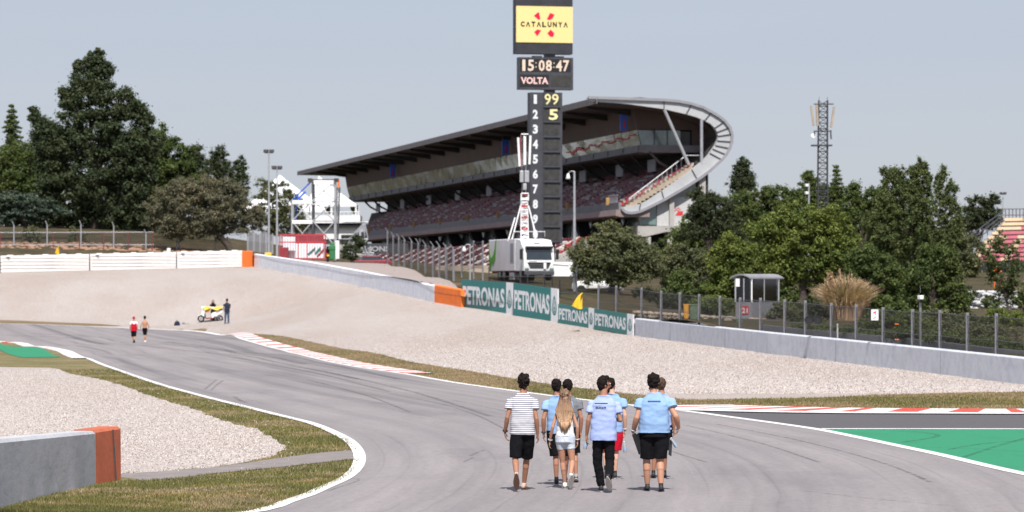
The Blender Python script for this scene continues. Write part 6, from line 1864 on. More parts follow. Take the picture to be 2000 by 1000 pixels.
# ------------------------------------------------------------------ left: scaffold tower, tents, gates
s = 21.0
def scaffold():
    th = thing('scaffold_tower', 'open white and grey scaffold tower with cross braces and white banners', 'scaffold', P(612, 505, s))
    xs = [570, 611, 654]; ys = [352, 391, 432, 480, 505]
    for x in xs:
        for d in (0, 1.6):
            top = 352 if x > 580 else 393
            m = MB(); a = P(x, top, s) + Vector((0, d, 0)); b = P(x, 508, s) + Vector((0, d, 0)); m.bar(b, a, .09 if x != 611 else .11, n=6); m.build('upright', 'galv' if x != 611 else 'metal_dark', th)
    for (xa, xb, ya, yb_) in ((611, 654, 354, 391), (611, 654, 391, 432), (611, 654, 432, 480), (570, 611, 391, 432), (570, 611, 432, 480)):
        for (p, q) in (((xa, ya), (xb, yb_)), ((xa, yb_), (xb, ya))):
            m = MB(); m.bar(P(*p, s) + Vector((0, -.1, 0)), P(*q, s) + Vector((0, -.1, 0)), .06, n=5); m.build('brace', 'galv', th)
    for (xa, xb, y) in ((570, 654, 393), (570, 654, 432), (570, 654, 480), (604, 662, 351)):
        m = MB(); m.beam(P(xa, y, s), P(xb, y, s), .12, .12); m.build('ledger', 'galv' if y != 351 else 'metal_dark', th)
    for (x0, x1, y0, y1) in ((613, 651, 352, 360), (571, 610, 391, 399), (571, 610, 430, 437), (571, 654, 398, 399.5)):
        m = MB(); a = P((x0 + x1) / 2, (y0 + y1) / 2, s); m.box(a + Vector((0, -.16, 0)), ((x1 - x0) / s, .04, (y1 - y0) / s)); m.build('banner', 'white', th)
    m = MB(); m.bar(P(570, 392, s), P(609, 353, s), .07, n=5); m.build('stair_rail', 'blue', th)
    m = MB(); m.box(P(577, 415, s) + Vector((0, .6, 0)), (.1, .1, 1.6)); m.build('blue_post', 'blue', th)
    m = MB(); m.beam(P(580, 390, s) + Vector((0, .6, 0)), P(596, 374, s) + Vector((0, .6, 0)), .1, .2); m.build('stair', 'blue', th)
    for x in (605.5, 657): m = MB(); m.box(P(x, 352, s), (.4, .5, .35)); m.build('end_box', 'bark', th)
scaffold()
# crane-like dark hose mast
th = thing('lattice_boom', 'slim dark vertical lattice boom with an orange tip beside the scaffold', 'boom', P(657, 505, 20.4))
m = MB(); lattice(m, P(656.5, 472, 20.4), P(661, 366, 20.4), .36, .3, 22, .045); m.bar(P(656, 506, 20.4), P(656.5, 470, 20.4), .18); m.build('boom', 'metal_dark', th)
m = MB(); m.bar(P(661, 366, 20.4), P(662, 352, 20.4), .12, .08); m.build('tip', 'orange', th)
# white marquees
def marquee(label, s, x0, x1, eave, peakx, peak, floor, depth=8, legs=True):
    th = thing('marquee', label, 'tent', P((x0 + x1) / 2, floor, s), 'white marquees behind the scaffold')
    a, b = P(x0, eave, s), P(x1, eave, s); pk = P(peakx, peak, s) + Vector((0, depth / 2, 0))
    back = Vector((0, depth, 0))
    m = MB(); V = [a, b, b + back, a + back]; n = 8
    # swooping roof: rings from eave to peak
    for k in range(1, n):
        f = k / n; g = f ** 1.0; hz = (f ** 1.08)
        for p in (a, b, b + back, a + back): q = p.lerp(pk, g); q.z = p.z + (pk.z - p.z) * hz; V.append(q)
    V.append(pk); Fc = [(3, 2, 1, 0)]
    for k in range(n - 1):
        for i in range(4): Fc.append((4 * k + i, 4 * k + (i + 1) % 4, 4 * k + 4 + (i + 1) % 4, 4 * k + 4 + i))
    for i in range(4): Fc.append((4 * (n - 1) + i, 4 * (n - 1) + (i + 1) % 4, len(V) - 1))
    m.add(V, Fc); m.build('roof', 'canvas', th)
    m = MB(); w = b.x - a.x; m.box((a + b) / 2 + Vector((0, -.02, -.12)), (w, .05, .3)); m.build('valance', 'canvas', th)
    fl = P(x0, floor, s).z
    if legs:
        for f in (0.01, .5, .99):
            p = a.lerp(b, f); m = MB(); m.box((p.x, p.y + .1, (p.z + fl) / 2), (.18, .18, p.z - fl)); m.build('leg', 'white', th)
            m = MB(); m.box((p.x, p.y + depth - .1, (p.z + fl) / 2), (.18, .18, p.z - fl)); m.build('leg', 'white', th)
    return th
marquee('white peaked marquee on the terrace behind the scaffold tower', 17.0, 598, 696, 399, 620, 342, 420, 6)
marquee('large white marquee roof sloping down behind the thin light green tree', 13.5, 470, 640, 412, 540, 338, 500, 14, False)
tb = thing('terrace_building', 'white two storey terrace block under the peaked marquee', 'building', P(650, 500, 17))
m = MB(); m.box(P(648, 428, 17) + Vector((0, 3, 0)), (6.5, 6, .9)); m.build('upper_floor', 'white', tb)
m = MB(); m.box(P(636, 453, 17) + Vector((0, 3.4, 0)), (7.2, 5.4, 1.6)); m.build('lower_floor', 'white', tb)
m = MB(); m.box(P(648, 440, 17) + Vector((0, 3, 0)), (6.5, 5.6, .45)); m.build('shadow_gap', 'dark', tb)  # near-black block put in as the shade between the two floors
m = MB(); m.box(P(640, 480, 17) + Vector((0, 3.6, 0)), (8.4, 5, 2.2)); m.build('base', 'concrete', tb)
m = MB()
for x in range(600, 702, 8): m.bar(P(x, 421, 17), P(x, 414, 17), .03, n=4)
m.bar(P(598, 414, 17), P(703, 414, 17), .04, n=4); m.build('railing', 'white', tb)
for x in (690, 640):
    m = MB(); m.box(P(x, 412, 17) + Vector((0, 2, 0)), (.5, .5, .5)); m.ell(P(x, 405, 17) + Vector((0, 2, 0)), (.45, .45, .5), 8, 6); m.build('pot_plant', 'leaf_dark', tb)
# red gate fence
th = thing('gate_fence', 'red barred gate fence in front of the scaffold tower', 'fence', P(593, 508, 21.6))
for i in range(18):
    x = 546 + i * 5.3; top = 458 if x < 640 else 462
    m = MB(); m.bar(P(x, 508 if x > 556 else 503, 21.6), P(x, top, 21.6), .018, n=4); m.build('bar', 'gate_red', th)
for y in (459, 473, 506): m = MB(); m.beam(P(545, y, 21.6), P(637, y, 21.6), .08, .1); m.build('rail', 'gate_red', th)
for x in (546, 582, 600, 635): m = MB(); m.box(P(x, 482, 21.6), (.07, .07, 50 / 21.6)); m.build('post', 'gate_red', th)
th = thing('container', 'white container with teal and maroon zigzag stripes behind the red gate', 'container', P(597, 506, 21.1))
m = MB(); m.bbox(P(597, 490, 21.1) + Vector((0, 1.2, 0)), (3.3, 2.2, 1.35), .04); m.build('body', 'boardwhite', th)
m = MB()
for pts, mt in (([(600, 496), (616, 482), (616, 488), (603, 499)], 0), ([(614, 494), (626, 481), (627, 488), (616, 498)], 0), ([(618, 500), (632, 485), (633, 490), (620, 503)], 1)):
    m.prism([P(a, b, 21.1) + Vector((0, .08, 0)) for a, b in pts], (0, -.02, 0), mt)
m.build('zigzag', ['petronas', 'dred'], th)
m = MB(); m.box(P(593, 466, 21.1) + Vector((0, 1.2, 0)), (3.6, .1, .9)); m.build('maroon_sheet', 'dred', th)
th = thing('container', 'dark red low container at the left end of the red gate', 'container', P(554, 503, 21.2))
m = MB(); m.bbox(P(554, 493, 21.2) + Vector((0, .8, 0)), (.8, 1, .95), .03); m.build('body', 'dred', th)
m = MB(); m.bbox(P(563, 476, 21.2) + Vector((0, 1.5, 0)), (1.1, 1, 1.3), .05); m.build('pale_crate', 'boardwhite', th)
# green box / kiosk and white sheet
th = thing('portable_toilet', 'narrow green cabin with a rounded top behind the motorbike', 'cabin', P(649, 508, 21.5))
m = MB(); m.bbox(P(649, 493, 21.5), (.52, .5, 1.3), .08); m.build('body', 'green', th)
m = MB(); m.ell(P(649, 478, 21.5), (.22, .22, .25), 10, 6); m.build('cap', 'green', th); m = MB(); m.box(P(649, 484, 21.5) + Vector((0, -.26, 0)), (.6, .06, .3)); m.build('band', 'green', th)
m = MB(); m.bbox(P(659, 488, 21.0), (.36, .3, 1.7), .06); m.build('upright_screen', 'white', label='narrow white upright panel right of the green cabin', cat='panel')
# lattice truss structure
th = thing('truss_gantry', 'zigzag grey truss gantry at the left foot of the grandstand', 'truss', P(700, 505, 20))
for a, b in (((670, 434), (716, 434)), ((715, 434), (684, 466)), ((711, 440), (716, 466)), ((660, 467), (716, 467)), ((716, 467), (694, 492)), ((708, 476), (716, 500)), ((684, 472), (680, 490)), ((716, 500), (728, 482)), ((670, 494), (728, 494)), ((694, 467), (694, 500)), ((684, 470), (702, 494))):
    m = MB()
    for d in (-.12, .12): m.bar(P(*a, 20) + Vector((d, 0, 0)), P(*b, 20) + Vector((d, 0, 0)), .06, n=5)
    m.bar(P(*a, 20) + Vector((0, .8, 0)), P(*b, 20) + Vector((0, .8, 0)), .05, n=5); m.build('truss', 'galv', th)
for x in (674, 694, 716): m = MB(); m.bar(P(x, 508, 20) + Vector((0, .4, 0)), P(x, 436 if x == 716 else 470, 20) + Vector((0, .4, 0)), .09, n=5); m.build('upright', 'metal_dark', th)
m = MB(); m.box(P(684, 468, 18.8), (1.9, .3, 1.0)); m.build('dark_screen', 'dark', label='dark screen of cloth behind the lattice boom', cat='screen')
# parked red car roof behind the crest
def car(label, px, py, s, w, mats, heading=0.0, h=1.45, L=4.3):
    c = P(px, py, s); gz = float(zb(c.x, c.y)); gz = min(gz, c.z - h * .85)
    th = thing('parked_car', label, 'car', (c.x, c.y, gz), rotz=heading)
    m = MB()
    pr = [(-L / 2, .35), (-L / 2 + .05, .75), (-L * .28, .88), (-L * .16, h - .05), (L * .2, h), (L * .38, .95), (L / 2, .85), (L / 2, .35)]
    W = w / 2
    m.loft([(Vector((x, 0, z / 2 + .17)), Vector((0, W * k, 0)), Vector((0, 0, z / 2 - .1))) for x, z, k in ((-L / 2, .72, .85), (-L / 2 + .3, .85, .97), (-L * .2, .92, 1), (L * .25, .95, 1), (L / 2 - .3, .92, .97), (L / 2, .75, .85))], 20, pw=4)
    m.build('body', mats, th, local=True, smooth=False)
    m = MB(); m.loft([(Vector((0, 0, z)) + Vector((.05 * L, 0, 0)), Vector((L * k, 0, 0)), Vector((0, W * q, 0))) for z, k, q in ((.85, .31, .9), (h - .12, .22, .78))], 20, pw=4); m.build('windows', 'glass', th, local=True)
    m = MB(); m.loft([(Vector((0, 0, z)) + Vector((.05 * L, 0, 0)), Vector((L * k, 0, 0)), Vector((0, W * q, 0))) for z, k, q in ((h - .12, .23, .8), (h, .19, .7))], 20, pw=4); m.build('roof', mats, th, local=True)
    for sx in (-.31, .31):
        for sy in (-1, 1):
            m = MB(); m.bar((sx * L, sy * (W - .2), .32), (sx * L, sy * (W + .02), .32), .32, n=16); m.build('wheel', 'tyre', th, local=True)
car('dark red car parked behind the crest of the service road', 722, 503, 20.2, 1.75, 'dred', R(8), 1.4, 4.2)

# vans behind the olive tree
def van(label, px, yb, s, L, H, heading):
    c = P(px, yb, s); th = thing('parked_van', label, 'van', c, rotz=heading)
    m = MB(); m.bbox((0, 0, H / 2 + .3), (L, 1.9, H - .3), .12); m.build('body', 'white', th, local=True)
    m = MB(); m.box((-L * .1, -.955, H * .72), (L * .45, .02, H * .25)); m.box((L * .33, -.955, H * .72), (L * .2, .02, H * .25)); m.build('window', 'glass', th, local=True)
    for sx in (-.3, .32): m = MB(); m.bar((sx * L, -.97, .34), (sx * L, -.7, .34), .34, n=16); m.build('wheel', 'tyre', th, local=True)
    for z in (.5,): m = MB(); m.box((0, -.96, z + .25), (L * .96, .02, .16)); m.build('rub_strip', 'sheet_grey', th, local=True)
van('white van with a dark side window parked right of the truck', 1106, 561, 22.5, 4.4, 2.0, R(82))
car('white car half hidden by the forked olive tree', 1168, 541, 27.0, 1.8, 'white', R(-8), 1.45, 3.6)
m = MB(); m.bar(P(1080, 515, 26), P(1111, 517, 26), .13, n=10); m.build('white_pipe', 'white', label='white tube lying across behind the right side of the truck', cat='pipe')

# ------------------------------------------------------------------ truck with telecom mast
def truck():
    s = 25.3; c = P(1044, 548, s)
    th = thing('truck', 'white box truck with a telecom mast raised on its body', 'truck', (c.x, c.y, c.z), rotz=R(17))
    # local: cab faces -Y
    def b(name, mats, *a, **k): pass
    W = 2.45
    m = MB()
    pf = [(-1.15, .75), (-1.2, 1.15), (-1.18, 1.55), (-1.0, 2.55), (-.7, 2.7), (-.3, 3.12), (.75, 3.2), (1.0, 3.2), (1.0, .75)]
    m.prism([(-W / 2, y, z) for y, z in pf], (W, 0, 0))
    cab = m.build('cab', 'white', th, local=True)
    bm = bmesh.new(); bm.from_mesh(cab.data); bmesh.ops.bevel(bm, geom=[e for e in bm.edges if e.calc_length() > 0], offset=.09, segments=3, affect='EDGES', clamp_overlap=True); bm.to_mesh(cab.data); bm.free()
    m = MB(); V = [(-1.02, -1.215, 1.62), (1.02, -1.215, 1.62), (.98, -1.06, 2.44), (-.98, -1.06, 2.44)]
    m.hexa([V[0], V[1], (1.02, -1.1, 1.6), (-1.02, -1.1, 1.6), V[3], V[2], (.98, -.98, 2.44), (-.98, -.98, 2.44)]); m.build('windscreen', 'glass', th, local=True)
    m = MB(); m.bbox((0, -1.18, 2.55), (2.2, .26, .2), .04); m.build('sun_visor', 'black', th, local=True)
    m = MB(); m.prism([(-.95, -1.235, 1.40), (.95, -1.235, 1.40), (.72, -1.235, .98), (-.72, -1.235, .98)], (0, .05, 0)); m.build('grille', 'black', th, local=True)
    m = MB()
    for z in (1.1, 1.22): m.box((0, -1.245, z), (1.5, .02, .025))
    m.build('grille_slat', 'metal', th, local=True)
    m = MB(); m.bbox((0, -1.16, .58), (2.4, .34, .38), .07); m.build('bumper', 'metal_dark', th, local=True)
    for sx in (-1, 1):
        m = MB(); m.bbox((sx * 1.0, -1.24, .86), (.34, .1, .2), .04); m.build('headlight', 'glass_teal', th, local=True)
        m = MB(); m.path([(sx * 1.2, -1.1, 2.4), (sx * 1.42, -1.2, 2.42)], .03); m.path([(sx * 1.2, -1.1, 1.6), (sx * 1.42, -1.2, 1.65)], .03); m.bbox((sx * 1.45, -1.22, 2.02), (.24, .12, .8), .04); m.build('mirror', 'black', th, local=True)
        m = MB(); m.box((sx * 1.232, -.55, 2.0), (.02, .7, .65)); m.build('side_window', 'glass', th, local=True)
        for y in (-.2, 4.2, 5.4):
            m = MB(); m.bar((sx * 1.2, y, .5), (sx * .9, y, .5), .5, n=20); w_ = m.build('wheel', 'tyre', th, local=True)
            m = MB(); m.bar((sx * 1.21, y, .5), (sx * 1.15, y, .5), .26, n=16); m.build('rim', 'metal', w_, local=True)
    m = MB(); m.box((-.5, -1.25, 1.42), (.6, .02, .12)); m.build('plate', 'sheet_grey', th, local=True)
    m = MB(); m.bbox((.45, -1.26, 1.12), (.22, .05, .5), .04); m.build('white_flap', 'white', th, local=True)
    m2 = MB(); m2.box((0, -.58, 2.88), (.5, .06, .08)); m2.build('roof_mark', 'petronas', th, local=True)
    m = MB(); m.box((0, 2.9, .75), (1.1, 7.5, .25)); m.build('chassis', 'dred', th, local=True)
    m = MB(); m.bbox((0, 4.7, 2.0), (2.45, 7.0, 2.5), .05); m.build('box_body', 'truck_grey', th, local=True)
    m = MB(); m.prism([(-1.235, y, z) for y, z in ((8.0, 3.1), (7.9, 2.3), (7.5, 1.8), (7.0, 2.0), (6.6, 2.5), (6.4, 3.2), (6.1, 3.2), (6.2, 2.4), (6.4, 1.7), (6.9, 1.3), (7.3, 1.5), (7.5, 1.05), (7.7, .8), (8.05, .8), (8.1, 2.0))], (-.02, 0, 0)); m.build('tick_mark', 'logo_green', th, local=True)
    m = MB(); m.box((-1.0, 4.7, .70), (.1, 6.4, .16)); m.build('skirt', 'dred', th, local=True)
    m = MB(); m.bbox((-1.0, 2.2, .35), (.4, 1.2, .6), .04); m.build('tank', 'galv', th, local=True)
    m = MB(); m.box((-1.24, 1.9, 2.2), (.03, .9, 1.4)); m.build('side_door', 'sheet_grey', th, local=True)
    return th
truck()
# raised mast
ms = thing('mobile_mast', 'red and white lattice mast with long white antennas raised behind the truck cab', 'mast', P(1025, 470, 25.0))
s = 25.0
def mast():
    m = MB(); lattice(m, P(1025, 500, s), P(1024, 385, s), .62, .5, 16, .045); m.build('lower_lattice', 'white', ms)
    for i in range(12):
        y = 380 + i * 7.5; m = MB(); m.box(P(1024.5, y, s) + Vector((0, -.3, 0)), (.5, .05, .1)); m.build('rung', 'red' if i % 3 == 0 else 'white', ms)
    m = MB(); lattice(m, P(1024, 385, s), P(1020, 264, s), .30, .26, 12, .022); m.build('upper_lattice', 'metal', ms)
    m = MB(); m.bar(P(1017.5, 326, s) + Vector((0, -.2, 0)), P(1018, 264, s) + Vector((0, -.2, 0)), .025, n=5); m.build('red_rail', 'red', ms)
    m = MB(); m.bar(P(1027, 385, s), P(1026, 270, s), .06, n=6); m.build('tube', 'galv', ms)
    for (xa, ya), (xb, yb_), w in (((1012, 269), (1015, 325), .24), ((1025, 266), (1025, 322), .2), ((1036, 265), (1034, 321), .40)):
        m = MB(); m.beam(P(xb, yb_, s) + Vector((0, -.35, 0)), P(xa, ya, s) + Vector((0, -.35, 0)), w, .16); m.build('antenna', 'white', ms)
    for x, y, w, h in ((1019, 345, .30, .9), (1029, 345, .36, .9), (1025, 365, .3, .5)): m = MB(); m.bbox(P(x, y, s) + Vector((0, -.3, 0)), (w, .25, h), .03); m.build('radio_unit', 'galv', ms)
    m = MB(); 
    for (a, b) in (((1018, 378), (1032, 378)), ((1018, 390), (1032, 390)), ((1018, 378), (1018, 392)), ((1032, 378), (1032, 392)), ((1018, 262.5), (1032, 262.5))): m.bar(P(*a, s) + Vector((0, -.35, 0)), P(*b, s) + Vector((0, -.35, 0)), .05, n=5)
    m.build('collar', 'white', ms)
    for a, b in (((1017, 402), (1000, 468)), ((1032, 402), (1048, 464)), ((1006, 425), (992, 472)), ((1038, 425), (1046, 462))):
        m = MB(); m.bar(P(*a, s) + Vector((0, -.4, 0)), P(*b, s) + Vector((0, -.8, 0)), .055, n=6); m.build('stay', 'white', ms)
    m = MB(); m.bar(P(1003, 453, s) + Vector((0, -1, 0)), P(1064, 453, s) + Vector((0, -1, 0)), .03, n=5)
    for x in (1003, 1064): m.bar(P(x, 453, s) + Vector((0, -1, 0)), P(x, 463, s) + Vector((0, -1, 0)), .03, n=4)
    m.build('roof_rail', 'galv', ms)
mast()

# ------------------------------------------------------------------ people
def hand_geo(m, w, d, fwd, med, k=1.0, curl=0.5):
    """w wrist, d direction down the hand, fwd thumb side, med palm normal"""
    w = Vector(w); d = Vector(d).normalized(); fwd = (Vector(fwd) - d * d.dot(Vector(fwd))).normalized(); med = d.cross(fwd) if d.cross(fwd).dot(Vector(med)) > 0 else -d.cross(fwd)
    L = .095 * k
    m.loft([(w - d * .02, fwd * .026 * k, med * .018 * k), (w + d * .015, fwd * .030 * k, med * .017 * k), (w + d * L * .6, fwd * .041 * k, med * .016 * k), (w + d * L, fwd * .038 * k, med * .012 * k)], 14)
    for i, (o, l) in enumerate(((.030, .072), (.010, .080), (-.011, .075), (-.031, .060))):
        a = w + d * (L - .012) + fwd * o * k
        c = curl * (1 + .12 * i)
        d1 = (d * math.cos(c * .6) + med * math.sin(c * .6)); b = a + d1 * l * .5 * k
        d2 = (d * math.cos(c * 1.5) + med * math.sin(c * 1.5)); e = b + d2 * l * .32 * k
        d3 = (d * math.cos(c * 2.2) + med * math.sin(c * 2.2)); g = e + d3 * l * .25 * k
        m.cap(a, b, .0092 * k, .0085 * k, 8); m.cap(b, e, .0085 * k, .0078 * k, 8); m.cap(e, g, .0078 * k, .0068 * k, 8)
    a = w + d * .028 * k + fwd * .028 * k
    b = a + (d * .6 + fwd * .55 + med * .35).normalized() * .042 * k; e = b + (d * .85 + fwd * .1 + med * .4).normalized() * .032 * k
    m.cap(a, b, .0125 * k, .0105 * k, 8); m.cap(b, e, .0105 * k, .0085 * k, 8)

def person(name, label, px, py, spec, vox=.0085):
    """spec: dict of joints in metres for a figure facing +Y (away); z up from the ground point"""
    g = rayhit(px, py) if spec.get('hit', True) else None
    g = Vector((g.x, g.y, g.z + .022))
    if 'shift' in spec: g += Vector(spec['shift'])
    k = spec.get('k', 1.0); bw_ = spec.get('bulk', 1.0)
    th = thing('person', label, 'person', g, spec.get('group'), rotz=spec.get('yaw', 0.0) - math.atan2(g.x, g.y))
    S = lambda p: Vector(p) * k
    J = spec
    body = MB()
    # head
    hc = S(J['head']); yaw = J.get('hyaw', 0.0); pitch = J.get('hpitch', 0.0)
    Rh = Matrix.Rotation(yaw, 3, 'Z') @ Matrix.Rotation(pitch, 3, 'X')
    hk = k * J.get('headk', .97)
    H = lambda x, y, z: hc + Rh @ (Vector((x, y, z)) * hk)
    body.ell(hc + Rh @ Vector((0, -.006, .025)) * hk, (.076 * hk, .096 * hk, .098 * hk), 18, 12, rot=Rh)
    body.ell(H(0, .022, -.045), (.058 * hk, .068 * hk, .075 * hk), 14, 10, rot=Rh)
    body.ell(H(0, .058, -.095), (.030 * hk, .028 * hk, .024 * hk), 10, 8, rot=Rh)       # chin
    body.cap(H(0, .086, .015), H(0, .106, -.022), .012 * hk, .018 * hk, 8)               # nose
    body.cap(H(-.022, .084, -.062), H(.022, .084, -.062), .011 * hk, .011 * hk, 8)       # lips
    for sx in (-1, 1):
        body.ell(H(sx * .032, .078, .018), (.016 * hk, .012 * hk, .012 * hk), 8, 6, rot=Rh)  # eye swell
        body.ell(H(sx * .078, -.004, -.005), (.010 * hk, .020 * hk, .033 * hk), 10, 8, rot=Rh)  # ear
    body.cap(H(-.03, .086, .042), H(.03, .086, .042), .010 * hk, .010 * hk, 8)           # brow
    nk = S(J['neck']); body.cap(nk + Vector((0, -.01, -.05)) * k, hc + Vector((0, -.012, -.06)) * k, .062 * k * bw_ ** .5, .054 * k, 12)
    sl, sr = S(J['shL']), S(J['shR'])
    sw = abs(sr.x - sl.x) / 2; cxs = (sr.x + sl.x) / 2; zs = (sl.z + sr.z) / 2; ys = (sl.y + sr.y) / 2
    pel = S(J['pelvis']); wr = J['waist'] * k; hr = J['hip'] * k; cr_ = J['chest'] * k; dep = J.get('depth', .62)
    bust = J.get('bust', 0)
    def torso(e, z_lo=None, neckr=.062, ev=0.0, hem=None, sh=1.0):
        """rings from hem to neck; e inflates"""
        zz = pel.z; L = []
        lo = pel.z - .10 * k if z_lo is None else z_lo * k
        f = lambda z: (z - pel.z) / (zs - pel.z)
        def cen(z): t = max(0, min(1, f(z))); return Vector((pel.x + (cxs - pel.x) * t, pel.y + (ys - pel.y) * t - .02 * k * math.sin(math.pi * t), z))
        ws = [(lo, hr if hem is None else hem * k, 1), (pel.z, hr if hem is None else max(hr * .97, hem * .97 * k), 1), (pel.z + (zs - pel.z) * .30, max(wr, 0 if hem is None else hem * .93 * k), .95), (pel.z + (zs - pel.z) * .62, cr_ * .97, 1), (pel.z + (zs - pel.z) * .84, cr_ * 1.03, .95), (zs - .07 * k, sw * .90 * sh, .95), (zs - .02 * k, sw * .80 * sh, .92), (zs + .03 * k, sw * .56 * sh, 1.12), (nk.z - .01 * k, .085 * k, 1.35)]
        for z, r, dd in ws: L.append((cen(z), (r + e), (r * dep * dd + e)))
        L.append((nk + Vector((0, -.012, .006 + ev)), neckr * k + e, neckr * k + e))
        return L
    body.loft(torso(-.008, z_lo=(J['pelvis'][2] - .08)), 22, pw=2.2)
    # arms
    for sd_ in 'LR':
        s_, e_, w_ = S(J['sh' + sd_]), S(J['el' + sd_]), S(J['wr' + sd_])
        r = J.get('armr', .047) * k
        s2 = s_ + Vector((-.024 if sd_ == 'R' else .024, 0, -.062)) * k
        body.cap(s2, e_, r * .88, r * .84, 12); body.cap(e_, e_.lerp(w_, .35), r * .86, r * .90, 12); body.cap(e_.lerp(w_, .3), w_, r * .90, r * .56, 12)
        dirh = J.get('hd' + sd_); dirh = Vector(dirh) if dirh else (w_ - e_).normalized() + Vector((0, 0, -.6))
        med = Vector((1 if sd_ == 'L' else -1, 0, 0)); fw = Vector(J.get('thumb' + sd_, (0, 1, 0)))
        if abs(dirh.normalized().dot(fw)) > .9: fw = Vector((0, 0, 1))
        hand_geo(body, w_, dirh, fw, med, k * .98, J.get('curl' + sd_, .45))
    # legs
    feet = []
    for sd_ in 'LR':
        h_, n_, a_ = S(J['hip' + sd_]), S(J['kn' + sd_]), S(J['an' + sd_])
        r = J.get('legr', .082) * k
        body.cap(h_, h_.lerp(n_, .55), r * 1.06, r * .86, 14); body.cap(h_.lerp(n_, .5), n_, r * .88, r * .60, 14)
        cal = n_.lerp(a_, .33) + Vector((0, -.022, 0)) * k
        body.cap(n_, cal, r * .60, r * .64, 12); body.cap(cal, a_, r * .62, r * .40, 12)
        pt = J.get('pitch' + sd_, 0.0); yw = J.get('toe' + sd_, 0.0)
        Rf = Matrix.Rotation(yw, 3, 'Z') @ Matrix.Rotation(-pt, 3, 'X')
        feet.append((a_, Rf)); 
        body.cap(a_, a_ + Rf @ Vector((0, .10, -.045)) * k, .034 * k, .03 * k, 10)
    skin = J.get('skin', 'skin')
    bm_ = remesh(body, vox, 4)
    b = bm_.build('body', skin, th, smooth=True, local=True, fix=False)
    made = {'body': b, 'th': th}
    # eyes
    m = MB()
    for sx in (-1, 1): m.ell(H(sx * .032, .087, .020), (.012 * hk, .008 * hk, .009 * hk), 10, 8)
    m.build('eyes', 'white', th, smooth=True, local=True)
    def fold(e=0.006): return e
    # lower garment
    if J.get('bottom'):
        m = MB(); e = .010; lowz = J['hem_low']; 
        L = []
        top = J['hem_top'] * k
        m.loft([((pel + Vector((0, 0, -.10 * k))), hr * .98 + e, (hr * .98) * dep * 1.04 + e), (Vector((pel.x, pel.y, pel.z)), hr + e, hr * dep * 1.0 + e * .6), (Vector((pel.x, pel.y - .005, top)), (wr + hr) / 2 + e * .8, (wr + hr) / 2 * dep + e)], 20, pw=2.3)
        for sd_ in 'LR':
            h_, n_, a_ = S(J['hip' + sd_]), S(J['kn' + sd_]), S(J['an' + sd_]); r = J.get('legr', .082) * k
            fl = J.get('flare', 1.0)
            if lowz > .3:
                zt = lowz * k
                tt_ = (h_.z - zt) / max(1e-3, (h_.z - n_.z)); 
                if tt_ <= 1: en = h_ + (n_ - h_) * tt_
                else: en = n_ + (a_ - n_) * ((n_.z - zt) / (n_.z - a_.z))
                d = (en - h_).normalized(); u, v, _ = frame(d)
                m.loft([(h_ + Vector((0, 0, .04)), u * (r * 1.12 + e), v * (r * 1.15 + e)), (h_.lerp(en, .4), u * (r * 1.1 * fl + e), v * (r * 1.12 * fl + e)), (h_.lerp(en, .85), u * (r * .98 * fl + e), v * (r * 1.0 * fl + e)), (en, u * (r * .97 * fl + e), v * (r * .99 * fl + e))], 16)
            else:
                lo = n_.lerp(a_, 1.02)
                for a0, a1, r0_, r1_ in ((h_, n_, r * 1.16, r * .90), (n_, lo, r * .90, r * .72)):
                    u, v, _ = frame(a1 - a0)
                    m.loft([(a0, u * (r0_ + e), v * (r0_ + e)), (a0.lerp(a1, .5), u * ((r0_ + r1_) / 2 + e), v * ((r0_ + r1_) / 2 + e)), (a1, u * (r1_ + e), v * (r1_ + e))], 14)
                m.cap(n_, n_ + Vector((0, 0, .01)), r * .88 + e, r * .88 + e, 12)
        made['bottom'] = remesh(m, .011, 2, .007, (9, 9, 6 if lowz > .3 else 16), 3).build(J['bottom'][0], J['bottom'][1], th, smooth=True, local=True, fix=False)
    # upper garment
    if J.get('topg'):
        m = MB(); e = J.get('ease', .016)
        L = torso(e, z_lo=J['hem'], hem=J.get('hemr'), neckr=J.get('collar', .070))
        m.loft(L, 24, pw=2.4)
        if J.get('sleeve', .55) > 0:
            for sd_ in 'LR':
                s_, e_ = S(J['sh' + sd_]), S(J['el' + sd_]); r = J.get('armr', .047) * k
                en = s_.lerp(e_, J.get('sleeve', .55)); u, v, d = frame(en - s_)
                s0 = s_ + Vector((.020 if sd_ == 'L' else -.020, 0, -.034)) * k
                m.cap(s0 + Vector((0, 0, -.012)) * k, s_.lerp(e_, .2), r * 1.0 + .005, r * 1.12 + .006, 14)
                m.loft([(s0, u * (r * .80 + .003), v * (r * .85 + .003)), (s0.lerp(en, .22), u * (r * 1.08 + .006), v * (r * 1.12 + .006)), (s_.lerp(en, .5), u * (r * 1.16 + .007), v * (r * 1.2 + .007)), (en, u * (r * 1.30 + .009), v * (r * 1.34 + .009))], 16)
        made['top'] = remesh(m, .010, 3, J.get('crease', .012), (5, 5, 8), J.get('seed', 0)).build(J['topg'][0], J['topg'][1], th, smooth=True, local=True, fix=False)
    # shoes
    for (a_, Rf), sd_ in zip(feet, 'LR'):
        sh = J.get('shoe', ('shoe', 'black', 'sole'))
        q = lambda x, y, z: a_ + Rf @ (Vector((x, y, z)) * k)
        m = MB()
        prof = [(-.075, .026, .010, -.052), (-.065, .034, .036, -.035), (-.02, .037, .046, -.028), (.04, .040, .036, -.042), (.10, .046, .025, -.056), (.15, .044, .020, -.062), (.185, .030, .014, -.066), (.198, .014, .008, -.068)]
        m.loft([(q(0, y, z), Rf @ Vector((rx * k, 0, 0)), Rf @ Vector((0, 0, rz * k))) for y, rx, rz, z in prof], 16)
